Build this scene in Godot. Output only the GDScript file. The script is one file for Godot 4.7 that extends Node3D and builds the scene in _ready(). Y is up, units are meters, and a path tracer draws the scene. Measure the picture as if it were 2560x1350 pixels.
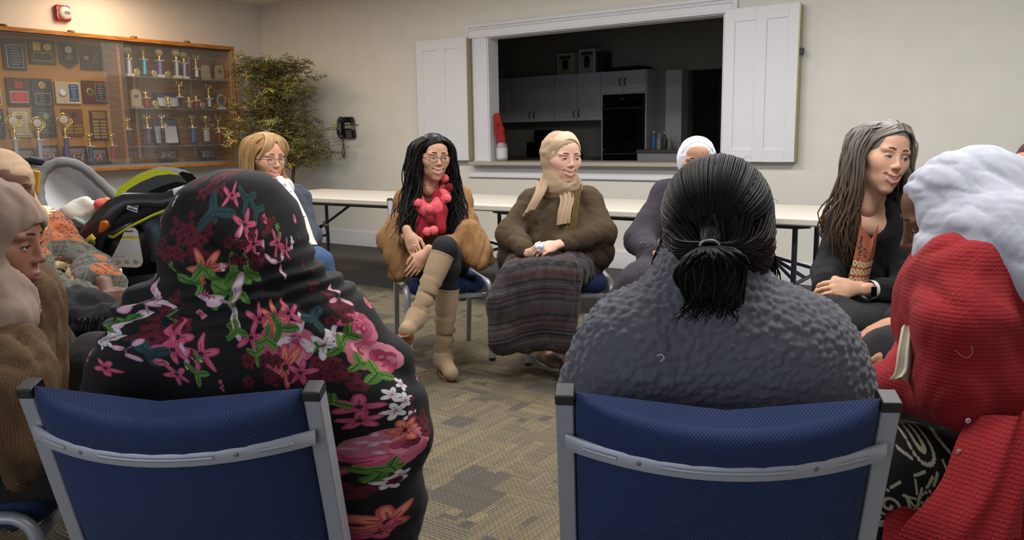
extends Node3D

func _ready() -> void:
	# camera: 1.22 m up, looking slightly down, a hint of roll
	var cam := Camera3D.new()
	cam.name = "camera"
	cam.fov = 2.0 * rad_to_deg(atan(675.0 / 2065.0))
	cam.near = 0.05; cam.far = 60.0
	add_child(cam)
	cam.transform = Transform3D(rb * Basis(Vector3(0.99986, -0.01642, 0.00268), Vector3(0.01664, 0.98677, -0.16127), Vector3(0.0, 0.16129, 0.98691)).orthonormalized(), Vector3(0, 1.22, 0))
	cam.current = true
	# overcast daylight enters by the windows behind the camera
	var we := WorldEnvironment.new()
	we.name = "world_environment"
	var env := Environment.new()
	env.background_mode = Environment.BG_COLOR
	env.background_color = Color(0.88, 0.93, 1.0)
	env.background_energy_multiplier = 2.6
	env.tonemap_mode = Environment.TONE_MAPPER_LINEAR
	env.tonemap_exposure = 1.15
	env.sdfgi_enabled = true; env.ssao_enabled = true; env.ssil_enabled = true
	we.environment = env
	add_child(we)
	# recessed ceiling panels: room x, room z, energy, colour
	lamps([
		[-7.4, -4.55, 2.1, Color(1.0, 0.88, 0.74)], [-5.2, -4.2, 2.9, Color(1.0, 0.99, 0.975)], [-2.9, -4.2, 3.6, Color(1.0, 0.995, 0.985)], [-0.6, -4.2, 4.2, Color(1.0, 0.995, 0.99)],
		[-4.4, -2.0, 2.6, Color(1.0, 0.99, 0.975)], [-2.2, -2.0, 3.4, Color(1.0, 0.995, 0.985)], [0.0, -2.0, 3.6, Color(1.0, 0.995, 0.99)]])
	make_textures()
	room()
	kitchen()
	display_case()
	furniture()
	stroller()
	people()

# ---------------------------------------------------------------- mesh builder
# triangles are given counter-clockwise seen from outside and turned to clockwise on commit
class MB:
	var v := PackedVector3Array()
	var n := PackedVector3Array()
	var uv := PackedVector2Array()
	var c := PackedColorArray()
	var i := PackedInt32Array()
	var col := Color.WHITE
	func add(p: Vector3, nn := Vector3.UP, t := Vector2.ZERO) -> int:
		v.append(p); n.append(nn); uv.append(t); c.append(col)
		return v.size() - 1
	func quad(a: Vector3, b: Vector3, d: Vector3, e: Vector3) -> void:
		var nn := (b - a).cross(e - a)
		if nn.length_squared() < 1e-16: nn = (d - a).cross(e - a)
		nn = nn.normalized()
		var s := add(a, nn, Vector2(0, 1)); add(b, nn, Vector2(1, 1)); add(d, nn, Vector2(1, 0)); add(e, nn, Vector2(0, 0))
		i.append_array(PackedInt32Array([s, s + 1, s + 2, s, s + 2, s + 3]))
	func tri(a: Vector3, b: Vector3, d: Vector3) -> void:
		var nn := (b - a).cross(d - a).normalized()
		var s := add(a, nn); add(b, nn); add(d, nn)
		i.append_array(PackedInt32Array([s, s + 1, s + 2]))
	func smooth(v0: int, i0: int) -> void:
		for k in range(v0, v.size()): n[k] = Vector3.ZERO
		for k in range(i0, i.size(), 3):
			var a := v[i[k]]
			var nn := (v[i[k + 1]] - a).cross(v[i[k + 2]] - a)
			for j in 3: n[i[k + j]] += nn
		for k in range(v0, v.size()): n[k] = n[k].normalized() if n[k].length_squared() > 1e-20 else Vector3.UP
	func box(at: Vector3, size: Vector3, bv := 0.0, b := Basis.IDENTITY) -> MB:
		var h := size / 2.0
		bv = minf(bv, minf(h.x, minf(h.y, h.z)) * 0.98)
		if bv <= 0.0:
			for ax in 3:
				for s: float in [-1.0, 1.0]:
					var u := Vector3.ZERO; var w := Vector3.ZERO; var o := Vector3.ZERO
					o[ax] = h[ax] * s; u[(ax + 1) % 3] = h[(ax + 1) % 3] * s; w[(ax + 2) % 3] = h[(ax + 2) % 3]
					quad(at + b * (o - u - w), at + b * (o + u - w), at + b * (o + u + w), at + b * (o - u + w))
			return self
		var v0 := v.size(); var i0 := i.size()
		# chamfered box: corner (sx,sy,sz) x face axis
		var id := {}
		for sx: float in [-1.0, 1.0]:
			for sy: float in [-1.0, 1.0]:
				for sz: float in [-1.0, 1.0]:
					var s := Vector3(sx, sy, sz)
					for ax in 3:
						var p := s * (h - Vector3(bv, bv, bv)); p[ax] = s[ax] * h[ax]
						var nn := Vector3.ZERO; nn[ax] = s[ax]
						id[[s, ax]] = add(at + b * p, b * nn)
		for ax in 3:
			for s: float in [-1.0, 1.0]:
				var q := []
				for t: Vector2 in [Vector2(-1, -1), Vector2(1, -1), Vector2(1, 1), Vector2(-1, 1)]:
					var k := Vector3.ZERO; k[ax] = s; k[(ax + 1) % 3] = t.x * s; k[(ax + 2) % 3] = t.y
					q.append(id[[k, ax]])
				_q(q)
		for ax in 3:
			var a1 := (ax + 1) % 3; var a2 := (ax + 2) % 3
			for s1: float in [-1.0, 1.0]:
				for s2: float in [-1.0, 1.0]:
					var lo := Vector3.ZERO; lo[ax] = -1.0; lo[a1] = s1; lo[a2] = s2
					var hi := lo; hi[ax] = 1.0
					var q := [id[[lo, a1]], id[[hi, a1]], id[[hi, a2]], id[[lo, a2]]]
					if s1 * s2 > 0: q.reverse()
					_q(q)
		for sx: float in [-1.0, 1.0]:
			for sy: float in [-1.0, 1.0]:
				for sz: float in [-1.0, 1.0]:
					var s := Vector3(sx, sy, sz)
					var q := [id[[s, 0]], id[[s, 1]], id[[s, 2]]]
					if sx * sy * sz < 0: q.reverse()
					i.append_array(PackedInt32Array(q))
		return self
	func _q(q: Array) -> void:
		i.append_array(PackedInt32Array([q[0], q[1], q[2], q[0], q[2], q[3]]))
	func grid(rows: Array, closed := false, wrap_rows := false) -> MB:
		# rows of equally many points -> smooth surface
		var v0 := v.size(); var i0 := i.size()
		var m: int = rows[0].size()
		for r in rows.size():
			for k in m: add(rows[r][k], Vector3.UP, Vector2(float(k) / maxf(1, m - (0 if closed else 1)), float(r) / maxf(1, rows.size() - 1)))
		for r in (rows.size() if wrap_rows else rows.size() - 1):
			for k in (m if closed else m - 1):
				var r2 := (r + 1) % rows.size()
				var a := v0 + r * m + k; var b := v0 + r * m + (k + 1) % m
				var e := v0 + r2 * m + k; var d := v0 + r2 * m + (k + 1) % m
				i.append_array(PackedInt32Array([a, b, d, a, d, e]))
		smooth(v0, i0)
		return self
	func cap(ring: Array, flip := false) -> void:
		var ctr := Vector3.ZERO
		for p: Vector3 in ring: ctr += p / ring.size()
		for k in ring.size():
			if flip: tri(ctr, ring[(k + 1) % ring.size()], ring[k])
			else: tri(ctr, ring[k], ring[(k + 1) % ring.size()])
	func tube(pts: Array, rad, seg := 8, sq := Vector2.ONE, up := Vector3.ZERO, caps := true, square := false) -> MB:
		var rows := []
		var nrm := up
		var t0: Vector3 = (pts[1] - pts[0]).normalized()
		if nrm == Vector3.ZERO: nrm = t0.cross(Vector3(0.13, 0.2, 1.0) if absf(t0.z) < 0.9 else Vector3.RIGHT)
		for k in pts.size():
			var t: Vector3
			if k == 0: t = pts[1] - pts[0]
			elif k == pts.size() - 1: t = pts[k] - pts[k - 1]
			else: t = (pts[k + 1] - pts[k]).normalized() + (pts[k] - pts[k - 1]).normalized()
			t = t.normalized()
			nrm = (nrm - t * nrm.dot(t)).normalized()
			var bn := t.cross(nrm)
			var r: float = rad[k] if rad is Array or rad is PackedFloat32Array else rad
			var ring := []
			for s in seg:
				var a := TAU * (s + (0.5 if square else 0.0)) / seg
				ring.append(pts[k] + nrm * cos(a) * r * sq.x + bn * sin(a) * r * sq.y)
			rows.append(ring)
		if square:
			for k in rows.size() - 1:
				for s in seg: quad(rows[k][s], rows[k][(s + 1) % seg], rows[k + 1][(s + 1) % seg], rows[k + 1][s])
		else: grid(rows, true)
		if caps:
			cap(rows[0], true); cap(rows[-1])
		return self
	func lathe(prof: Array, at := Vector3.ZERO, seg := 14, b := Basis.IDENTITY) -> MB:
		var rows := []
		for p: Vector2 in prof:
			var ring := []
			for s in seg:
				var a := -TAU * s / seg
				ring.append(at + b * Vector3(cos(a) * p.x, p.y, sin(a) * p.x))
			rows.append(ring)
		return grid(rows, true)
	func ball(at: Vector3, r: Vector3, seg := 12, b := Basis.IDENTITY) -> MB:
		var rows := []
		var m := maxi(4, seg / 2)
		for k in m + 1:
			var a := PI * k / m - PI / 2.0
			var ring := []
			for s in seg:
				var t := -TAU * s / seg
				ring.append(at + b * (Vector3(cos(a) * cos(t), sin(a), cos(a) * sin(t)) * r))
			rows.append(ring)
		return grid(rows, true)
	func plate(poly: PackedVector2Array, at: Vector3, x: Vector3, y: Vector3, th: float) -> MB:
		# flat outline extruded by th along x cross y
		var z := x.cross(y).normalized() * th
		if Geometry2D.is_polygon_clockwise(poly): poly.reverse()
		var idx := Geometry2D.triangulate_polygon(poly)
		for side in 2:
			var s := v.size()
			for p in poly: add(at + x * p.x + y * p.y + (z if side else Vector3.ZERO), z.normalized() * (1 if side else -1))
			for k in range(0, idx.size(), 3):
				var t := [s + idx[k], s + idx[k + 1], s + idx[k + 2]]
				var e1 := v[t[1]] - v[t[0]]; var e2 := v[t[2]] - v[t[0]]
				if (e1.cross(e2).dot(z) > 0) != (side == 1): t.reverse()
				i.append_array(PackedInt32Array(t))
		for k in poly.size():
			var p := poly[k]; var q := poly[(k + 1) % poly.size()]
			var a := at + x * p.x + y * p.y; var b := at + x * q.x + y * q.y
			quad(a, b, b + z, a + z)
		return self
	func join(d: Dictionary, xf := Transform3D.IDENTITY, cc = null) -> MB:
		var s := v.size()
		var dv: PackedVector3Array = d.v; var dn: PackedVector3Array = d.n; var di: PackedInt32Array = d.i
		var flip := xf.basis.determinant() < 0
		var nb := xf.basis.inverse().transposed()
		for k in dv.size():
			v.append(xf * dv[k]); n.append((nb * dn[k]).normalized())
		if d.has("uv"): uv.append_array(d.uv)
		else:
			var z := PackedVector2Array(); z.resize(dv.size()); uv.append_array(z)
		if cc == null and d.has("c"): c.append_array(d.c)
		else:
			var z := PackedColorArray(); z.resize(dv.size()); z.fill(cc if cc != null else col); c.append_array(z)
		for k in range(0, di.size(), 3):
			i.append(s + di[k]); i.append(s + di[k + (2 if flip else 1)]); i.append(s + di[k + (1 if flip else 2)])
		return self
	func mesh(o := Vector3.ZERO) -> ArrayMesh:
		var a := []; a.resize(Mesh.ARRAY_MAX)
		var vv := PackedVector3Array(v)
		if o != Vector3.ZERO:
			for k in vv.size(): vv[k] -= o
		var ii := PackedInt32Array(i)
		for k in range(0, ii.size(), 3):
			var t := ii[k + 1]; ii[k + 1] = ii[k + 2]; ii[k + 2] = t
		a[Mesh.ARRAY_VERTEX] = vv; a[Mesh.ARRAY_NORMAL] = n; a[Mesh.ARRAY_TEX_UV] = uv; a[Mesh.ARRAY_COLOR] = c; a[Mesh.ARRAY_INDEX] = ii
		var m := ArrayMesh.new()
		m.add_surface_from_arrays(Mesh.PRIMITIVE_TRIANGLES, a)
		return m

# ---------------------------------------------------------------- signed distance bodies, meshed as surface nets
class Field:
	var prims := []
	func cone(a: Vector3, b: Vector3, ra: float, rb: float, k := 0.02, fd := Vector3.ZERO, fs := 1.0) -> Field:
		# tapered capsule; fd, fs squash it along one direction
		var r := maxf(ra, rb) * maxf(1.0, fs)
		prims.append([0, a, b, ra, rb, k, 1, fd.normalized(), 1.0 / fs - 1.0, a.min(b) - Vector3(r, r, r), a.max(b) + Vector3(r, r, r)])
		return self
	func ell(at: Vector3, r: Vector3, k := 0.02, op := 1, b := Basis.IDENTITY) -> Field:
		var e := Vector3.ZERO
		for ax in 3: e[ax] = absf(b.x[ax]) * r.x + absf(b.y[ax]) * r.y + absf(b.z[ax]) * r.z
		prims.append([1, at, r, 0.0, 0.0, k, op, b.inverse(), 0.0, at - e, at + e])
		return self
	func chain(pts: Array, rad: Array, k := 0.02, fd := Vector3.ZERO, fs := 1.0) -> Field:
		for j in pts.size() - 1: cone(pts[j], pts[j + 1], rad[j], rad[j + 1], k, fd, fs)
		return self
	func build(cell: float) -> Dictionary:
		var lo := Vector3(1e9, 1e9, 1e9); var hi := -lo
		for p in prims:
			if p[6] > 0: lo = lo.min(p[9]); hi = hi.max(p[10])
		lo -= Vector3.ONE * cell * 3.0; hi += Vector3.ONE * cell * 3.0
		var nx := int((hi.x - lo.x) / cell) + 2; var ny := int((hi.y - lo.y) / cell) + 2; var nz := int((hi.z - lo.z) / cell) + 2
		var val := PackedFloat32Array(); val.resize(nx * ny * nz); val.fill(9.0)
		for p in prims:
			var m: float = p[5] * 0.6 + cell * 2.2
			var l: Vector3 = (p[9] - lo - Vector3(m, m, m)) / cell; var h: Vector3 = (p[10] - lo + Vector3(m, m, m)) / cell
			var x0 := maxi(0, int(l.x)); var x1 := mini(nx - 1, int(h.x) + 1)
			var a: Vector3 = p[1]; var b: Vector3 = p[2]; var k: float = p[5]; var op: int = p[6]
			var kind: int = p[0]
			var ba := b - a; var bb := maxf(ba.length_squared(), 1e-12)
			var ra: float = p[3]; var dr: float = p[4] - p[3]
			var fs: float = p[8]; var fd := Vector3.ZERO; var inv := Basis.IDENTITY
			if kind == 0: fd = p[7]
			else: inv = p[7]
			var sq := kind == 0 and absf(fs) > 0.001
			var ir := Vector3.ONE; var ir2 := Vector3.ONE
			if kind == 1: ir = Vector3.ONE / b; ir2 = ir * ir
			for z in range(maxi(0, int(l.z)), mini(nz - 1, int(h.z) + 1) + 1):
				for y in range(maxi(0, int(l.y)), mini(ny - 1, int(h.y) + 1) + 1):
					var id := (z * ny + y) * nx + x0
					var q := Vector3(lo.x + x0 * cell, lo.y + y * cell, lo.z + z * cell) - a
					for x in range(x0, x1 + 1):
						var d: float
						if kind == 0:
							var w := q
							if sq: w += fd * (q.dot(fd) * fs)
							var t := clampf(w.dot(ba) / bb, 0.0, 1.0)
							d = (w - ba * t).length() - ra - dr * t
						else:
							var w := inv * q
							var k0 := (w * ir).length()
							d = k0 * (k0 - 1.0) / maxf((w * ir2).length(), 1e-6)
						var o := val[id]
						if op > 0:
							var g := maxf(k - absf(o - d), 0.0)
							val[id] = minf(o, d) - g * g * 0.25 / k
						else:
							var g := maxf(k - absf(o + d), 0.0)
							val[id] = maxf(o, -d) + g * g * 0.25 / k
						id += 1
						q.x += cell
		var at := PackedInt32Array(); at.resize(val.size()); at.fill(-1)
		var v := PackedVector3Array(); var cells := PackedInt32Array()
		var sx := 1; var sy := nx; var sz := nx * ny
		var off := [0, sx, sy, sx + sy, sz, sx + sz, sy + sz, sx + sy + sz]
		var cor := [Vector3(0, 0, 0), Vector3(1, 0, 0), Vector3(0, 1, 0), Vector3(1, 1, 0), Vector3(0, 0, 1), Vector3(1, 0, 1), Vector3(0, 1, 1), Vector3(1, 1, 1)]
		var edges := [[0, 1], [2, 3], [4, 5], [6, 7], [0, 2], [1, 3], [4, 6], [5, 7], [0, 4], [1, 5], [2, 6], [3, 7]]
		var lim := cell * 2.6
		for id in val.size() - sz - sy - 1:
			if absf(val[id]) > lim: continue
			var s := val[id] < 0.0
			if (val[id + sx] < 0.0) == s and (val[id + sy] < 0.0) == s and (val[id + sz] < 0.0) == s and (val[id + sx + sy] < 0.0) == s and (val[id + sx + sz] < 0.0) == s and (val[id + sy + sz] < 0.0) == s and (val[id + sx + sy + sz] < 0.0) == s: continue
			var sum := Vector3.ZERO; var cnt := 0
			for e in edges:
				var va := val[id + off[e[0]]]; var vb := val[id + off[e[1]]]
				if (va < 0.0) != (vb < 0.0):
					var ca: Vector3 = cor[e[0]]
					sum += ca + (cor[e[1]] - ca) * (va / (va - vb)); cnt += 1
			var z := id / sz; var y := (id - z * sz) / sy; var x := id - z * sz - y * sy
			at[id] = v.size(); cells.append(id)
			v.append(lo + (Vector3(x, y, z) + sum / cnt) * cell)
		var ii := PackedInt32Array()
		for id in cells:
			if id < sz + sy + 1: continue
			var neg := val[id] < 0.0
			for ax in 3:
				var d0: int = [sx, sy, sz][ax]; var d1: int = [sy, sz, sx][ax]; var d2: int = [sz, sx, sy][ax]
				if (val[id + d0] < 0.0) == neg: continue
				var q0 := at[id - d1 - d2]; var q1 := at[id - d2]; var q2 := at[id]; var q3 := at[id - d1]
				if q0 < 0 or q1 < 0 or q3 < 0: continue
				if neg: ii.append_array(PackedInt32Array([q0, q1, q2, q0, q2, q3]))
				else: ii.append_array(PackedInt32Array([q0, q2, q1, q0, q3, q2]))
		var out := {"v": v, "i": ii}
		return out

func normals(d: Dictionary) -> Dictionary:
	var v: PackedVector3Array = d.v; var ii: PackedInt32Array = d.i
	var n := PackedVector3Array(); n.resize(v.size())
	for k in range(0, ii.size(), 3):
		var a := v[ii[k]]
		var f := (v[ii[k + 1]] - a).cross(v[ii[k + 2]] - a)
		n[ii[k]] += f; n[ii[k + 1]] += f; n[ii[k + 2]] += f
	for k in n.size(): n[k] = n[k].normalized()
	d.n = n
	return d

func subdivide(d: Dictionary) -> Dictionary:
	var v: PackedVector3Array = d.v; var ii: PackedInt32Array = d.i
	var mid := {}
	var out := PackedInt32Array()
	var nv := PackedVector3Array(v)
	for k in range(0, ii.size(), 3):
		var m := [0, 0, 0]
		for j in 3:
			var a := ii[k + j]; var b := ii[k + (j + 1) % 3]
			var key := mini(a, b) * 4194304 + maxi(a, b)
			if not mid.has(key):
				mid[key] = nv.size(); nv.append((v[a] + v[b]) * 0.5)
			m[j] = mid[key]
		out.append_array(PackedInt32Array([ii[k], m[0], m[2], m[0], ii[k + 1], m[1], m[2], m[1], ii[k + 2], m[0], m[1], m[2]]))
	return {"v": nv, "i": out}

# move a surface along its normals by noise: soft folds and nap
func rough(d: Dictionary, amp: float, freq: float, stretch := Vector3.ONE, sd := 1, kind := FastNoiseLite.TYPE_SIMPLEX_SMOOTH, oct := 2) -> Dictionary:
	normals(d)
	var f := FastNoiseLite.new()
	f.seed = sd; f.frequency = freq; f.noise_type = kind; f.fractal_octaves = oct
	f.fractal_type = FastNoiseLite.FRACTAL_FBM if oct > 1 else FastNoiseLite.FRACTAL_NONE
	var v: PackedVector3Array = d.v; var n: PackedVector3Array = d.n
	for k in v.size():
		v[k] += n[k] * amp * f.get_noise_3dv(v[k] * stretch)
	d.v = v
	return normals(d)

# sharp creases between soft swells, as in hanging cloth
func creases(d: Dictionary, amp: float, freq: float, stretch := Vector3.ONE, sd := 1, b := Basis.IDENTITY) -> Dictionary:
	normals(d)
	var f := FastNoiseLite.new()
	f.seed = sd; f.frequency = freq; f.noise_type = FastNoiseLite.TYPE_SIMPLEX_SMOOTH; f.fractal_type = FastNoiseLite.FRACTAL_NONE
	var v: PackedVector3Array = d.v; var n: PackedVector3Array = d.n
	for k in v.size():
		var q := b * v[k] * stretch
		var a := absf(f.get_noise_3dv(q)); var c := absf(f.get_noise_3dv(q * 2.3 + Vector3(7, 3, 1)))
		v[k] += n[k] * amp * (minf(a * 2.6, 1.0) - 0.7 + 0.45 * minf(c * 2.6, 1.0))
	d.v = v
	return normals(d)

func relax(d: Dictionary, times := 1) -> Dictionary:
	for t in times:
		var v: PackedVector3Array = d.v; var ii: PackedInt32Array = d.i
		var s := PackedVector3Array(); s.resize(v.size())
		var c := PackedInt32Array(); c.resize(v.size())
		for k in range(0, ii.size(), 3):
			var a := ii[k]; var b := ii[k + 1]; var e := ii[k + 2]
			s[a] += v[b] + v[e]; s[b] += v[a] + v[e]; s[e] += v[a] + v[b]
			c[a] += 2; c[b] += 2; c[e] += 2
		for k in v.size():
			if c[k] > 0: v[k] = v[k].lerp(s[k] / c[k], 0.6)
		d.v = v
	return d

# ---------------------------------------------------------------- naming, parenting
var taken := {}
func numbered(called: String) -> String:
	if not taken.has(called):
		taken[called] = 0
		return called
	taken[called] += 1
	return "%s_%03d" % [called, taken[called]]

const HEADING := 0.614216             # the camera's heading against the room's walls
var rb := Basis(Vector3.UP, HEADING)   # people and seats are laid out along the camera's heading, the room along its walls

func thing(called: String, label: String, category: String, at := Vector3.ZERO, group := "", room := false) -> Node3D:
	var o := Node3D.new()
	o.name = numbered(called)
	add_child(o)
	o.transform = Transform3D(Basis.IDENTITY, at) if room else Transform3D(rb, rb * at)
	o.set_meta("label", label); o.set_meta("category", category)
	if group: o.set_meta("group", group)
	org[o] = at
	return o
var org := {}
# authored in absolute coordinates (of the room or of the stage); stored relative to the thing's base
func part(parent: Node3D, called: String, m, material: Material, label := "") -> MeshInstance3D:
	if m is Dictionary:
		var b := MB.new()
		if not m.has("n"): normals(m)
		b.join(m); m = b
	var o := MeshInstance3D.new()
	o.name = called
	o.mesh = m.mesh(org.get(parent, Vector3.ZERO)) if m is MB else m
	o.material_override = material
	parent.add_child(o, true)
	org[o] = org.get(parent, Vector3.ZERO)
	if label: o.set_meta("label", label)
	return o
func structure(called: String, m: MB, material: Material, label: String, room := true) -> MeshInstance3D:
	var o := MeshInstance3D.new()
	o.name = numbered(called)
	o.mesh = m.mesh()
	o.material_override = material
	add_child(o)
	if not room: o.transform = Transform3D(rb, Vector3.ZERO)
	o.set_meta("kind", "structure"); o.set_meta("label", label); o.set_meta("category", called.split("_")[0])
	org[o] = Vector3.ZERO
	return o
func copy(o: Node3D, at: Vector3, turn: float, label: String, group := "") -> Node3D:
	var r: Node3D = o.duplicate()
	r.name = numbered(String(o.name).rstrip("0123456789").trim_suffix("_"))
	add_child(r)
	r.transform = Transform3D(rb * Basis(Vector3.UP, turn), rb * at)
	r.set_meta("label", label)
	if group: r.set_meta("group", group)
	return r

# ---------------------------------------------------------------- materials
var mats := {}
func rgb(r: float, g: float, b: float) -> Color: return Color(r / 255.0, g / 255.0, b / 255.0)
func mat(col: Color, ro := 0.8, metal := 0.0, opt := {}) -> StandardMaterial3D:
	var key := str(col, ro, metal, opt)
	if mats.has(key): return mats[key]
	var m := StandardMaterial3D.new()
	m.albedo_color = col; m.roughness = ro; m.metallic = metal
	if opt.get("vc", false): m.vertex_color_use_as_albedo = true
	if opt.has("tex"): m.albedo_texture = opt.tex
	if opt.has("bump"):
		m.heightmap_enabled = true; m.heightmap_texture = opt.bump; m.heightmap_scale = opt.get("depth", 0.1)
	if opt.has("tri"):
		m.uv1_triplanar = true; m.uv1_scale = Vector3.ONE * float(opt.tri)
	if opt.has("spec"): m.metallic_specular = opt.spec
	if opt.has("rim"):
		m.rim_enabled = true; m.rim = opt.rim; m.rim_tint = 0.6
	if opt.has("sss"):
		m.subsurf_scatter_enabled = true; m.subsurf_scatter_strength = opt.sss
	if opt.has("alpha"):
		m.transparency = BaseMaterial3D.TRANSPARENCY_ALPHA; m.albedo_color.a = opt.alpha
	if opt.has("glow"):
		m.emission_enabled = true; m.emission = opt.get("glow_color", col); m.emission_energy_multiplier = opt.glow
	mats[key] = m
	return m

func picture(w: int, h: int, f: Callable) -> ImageTexture:
	var im := Image.create(w, h, false, Image.FORMAT_RGB8)
	for y in h:
		for x in w: im.set_pixel(x, y, f.call(x, y))
	return ImageTexture.create_from_image(im)
func noise_tex(size: int, freq: float, lo: Color, hi: Color, sd := 1, kind := FastNoiseLite.TYPE_SIMPLEX_SMOOTH, oct := 3, cell_return := -1) -> ImageTexture:
	var f := FastNoiseLite.new()
	f.seed = sd; f.frequency = freq; f.noise_type = kind; f.fractal_octaves = oct
	if cell_return >= 0: f.cellular_return_type = cell_return; f.fractal_type = FastNoiseLite.FRACTAL_NONE
	var g := f.get_seamless_image(size, size)
	var im := Image.create(size, size, false, Image.FORMAT_RGB8)
	for y in size:
		for x in size: im.set_pixel(x, y, lo.lerp(hi, g.get_pixel(x, y).r))
	return ImageTexture.create_from_image(im)
func ellipse(im: Image, cx: float, cy: float, rx: float, ry: float, ang: float, col: Color) -> void:
	# filled turned ellipse, wrapping round the picture's edges
	var w := im.get_width(); var h := im.get_height()
	var r := maxf(rx, ry)
	var ca := cos(ang); var sa := sin(ang)
	for y in range(int(cy - r), int(cy + r) + 1):
		var dy := y - cy
		# solve for the span in x
		var a := ca * ca / (rx * rx) + sa * sa / (ry * ry)
		var b := 2.0 * dy * ca * sa * (1.0 / (rx * rx) - 1.0 / (ry * ry))
		var c := dy * dy * (sa * sa / (rx * rx) + ca * ca / (ry * ry)) - 1.0
		var q := b * b - 4.0 * a * c
		if q <= 0.0: continue
		q = sqrt(q)
		var x0 := int(cx + (-b - q) / (2.0 * a)); var x1 := int(cx + (-b + q) / (2.0 * a))
		if x1 <= x0: continue
		var yy := posmod(y, h)
		if x0 < 0: im.fill_rect(Rect2i(x0 + w, yy, mini(-x0, x1 - x0), 1), col)
		if x1 > w: im.fill_rect(Rect2i(0, yy, x1 - w, 1), col)
		im.fill_rect(Rect2i(maxi(x0, 0), yy, mini(x1, w) - maxi(x0, 0), 1), col)
func stroke(im: Image, a: Vector2, b: Vector2, w: float, col: Color) -> void:
	var s := maxi(1, int(a.distance_to(b)))
	for k in s + 1:
		var p := a.lerp(b, float(k) / s)
		im.fill_rect(Rect2i(int(p.x - w / 2), int(p.y - w / 2), maxi(1, int(w)), maxi(1, int(w))), col)
# letters drawn from small stroke shapes (flat print)
const FONT := {"A": "0,6 2,0 4,6|1,4 3,4", "B": "0,0 0,6 3,6 4,5 3,3 0,3|3,3 3,0 0,0", "C": "4,1 3,0 1,0 0,1 0,5 1,6 3,6 4,5", "D": "0,0 0,6 3,6 4,4 4,2 3,0 0,0", "E": "4,0 0,0 0,6 4,6|0,3 3,3", "F": "4,0 0,0 0,6|0,3 3,3", "G": "4,1 3,0 1,0 0,1 0,5 1,6 4,6 4,3 2,3", "H": "0,0 0,6|4,0 4,6|0,3 4,3", "I": "2,0 2,6", "L": "0,0 0,6 4,6", "M": "0,6 0,0 2,3 4,0 4,6", "N": "0,6 0,0 4,6 4,0", "O": "1,0 3,0 4,1 4,5 3,6 1,6 0,5 0,1 1,0", "P": "0,6 0,0 3,0 4,1 3,3 0,3", "R": "0,6 0,0 3,0 4,1 3,3 0,3|2,3 4,6", "S": "4,0 0,0 0,3 4,3 4,6 0,6", "T": "0,0 4,0|2,0 2,6", "U": "0,0 0,6 4,6 4,0", "V": "0,0 2,6 4,0", "W": "0,0 1,6 2,3 3,6 4,0", "Y": "0,0 2,3 4,0|2,3 2,6", "2": "0,1 1,0 3,0 4,1 0,6 4,6", "c": "4,2 1,2 0,4 1,6 4,6", "h": "0,0 0,6|0,3 3,2 4,3 4,6", "i": "2,2 2,6|2,0 2,1", "o": "1,2 3,2 4,4 3,6 1,6 0,4 1,2"}
func letters(im: Image, s: String, x: float, y: float, size: float, w: float, col: Color) -> void:
	for ch in s:
		if FONT.has(ch):
			for line in FONT[ch].split("|"):
				var pts: PackedStringArray = line.split(" ")
				for k in pts.size() - 1:
					var a := pts[k].split(","); var b := pts[k + 1].split(",")
					stroke(im, Vector2(x + float(a[0]) * size / 6.0, y + float(a[1]) * size / 6.0), Vector2(x + float(b[0]) * size / 6.0, y + float(b[1]) * size / 6.0), w, col)
		x += size * 0.95
func text_lines(im: Image, r: Rect2, rows: int, col: Color, rng: RandomNumberGenerator, centre := true) -> void:
	# rows of small unreadable print
	for k in rows:
		var w := r.size.x * rng.randf_range(0.4, 0.95)
		var x := r.position.x + ((r.size.x - w) / 2 if centre else 0.0)
		var y := r.position.y + r.size.y * (k + 0.3) / rows
		var e := x + w
		while x < e:
			var l := rng.randf_range(2, 7)
			im.fill_rect(Rect2i(int(x), int(y), int(l), maxi(1, int(r.size.y / rows * 0.4))), col)
			x += l + 2

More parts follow.
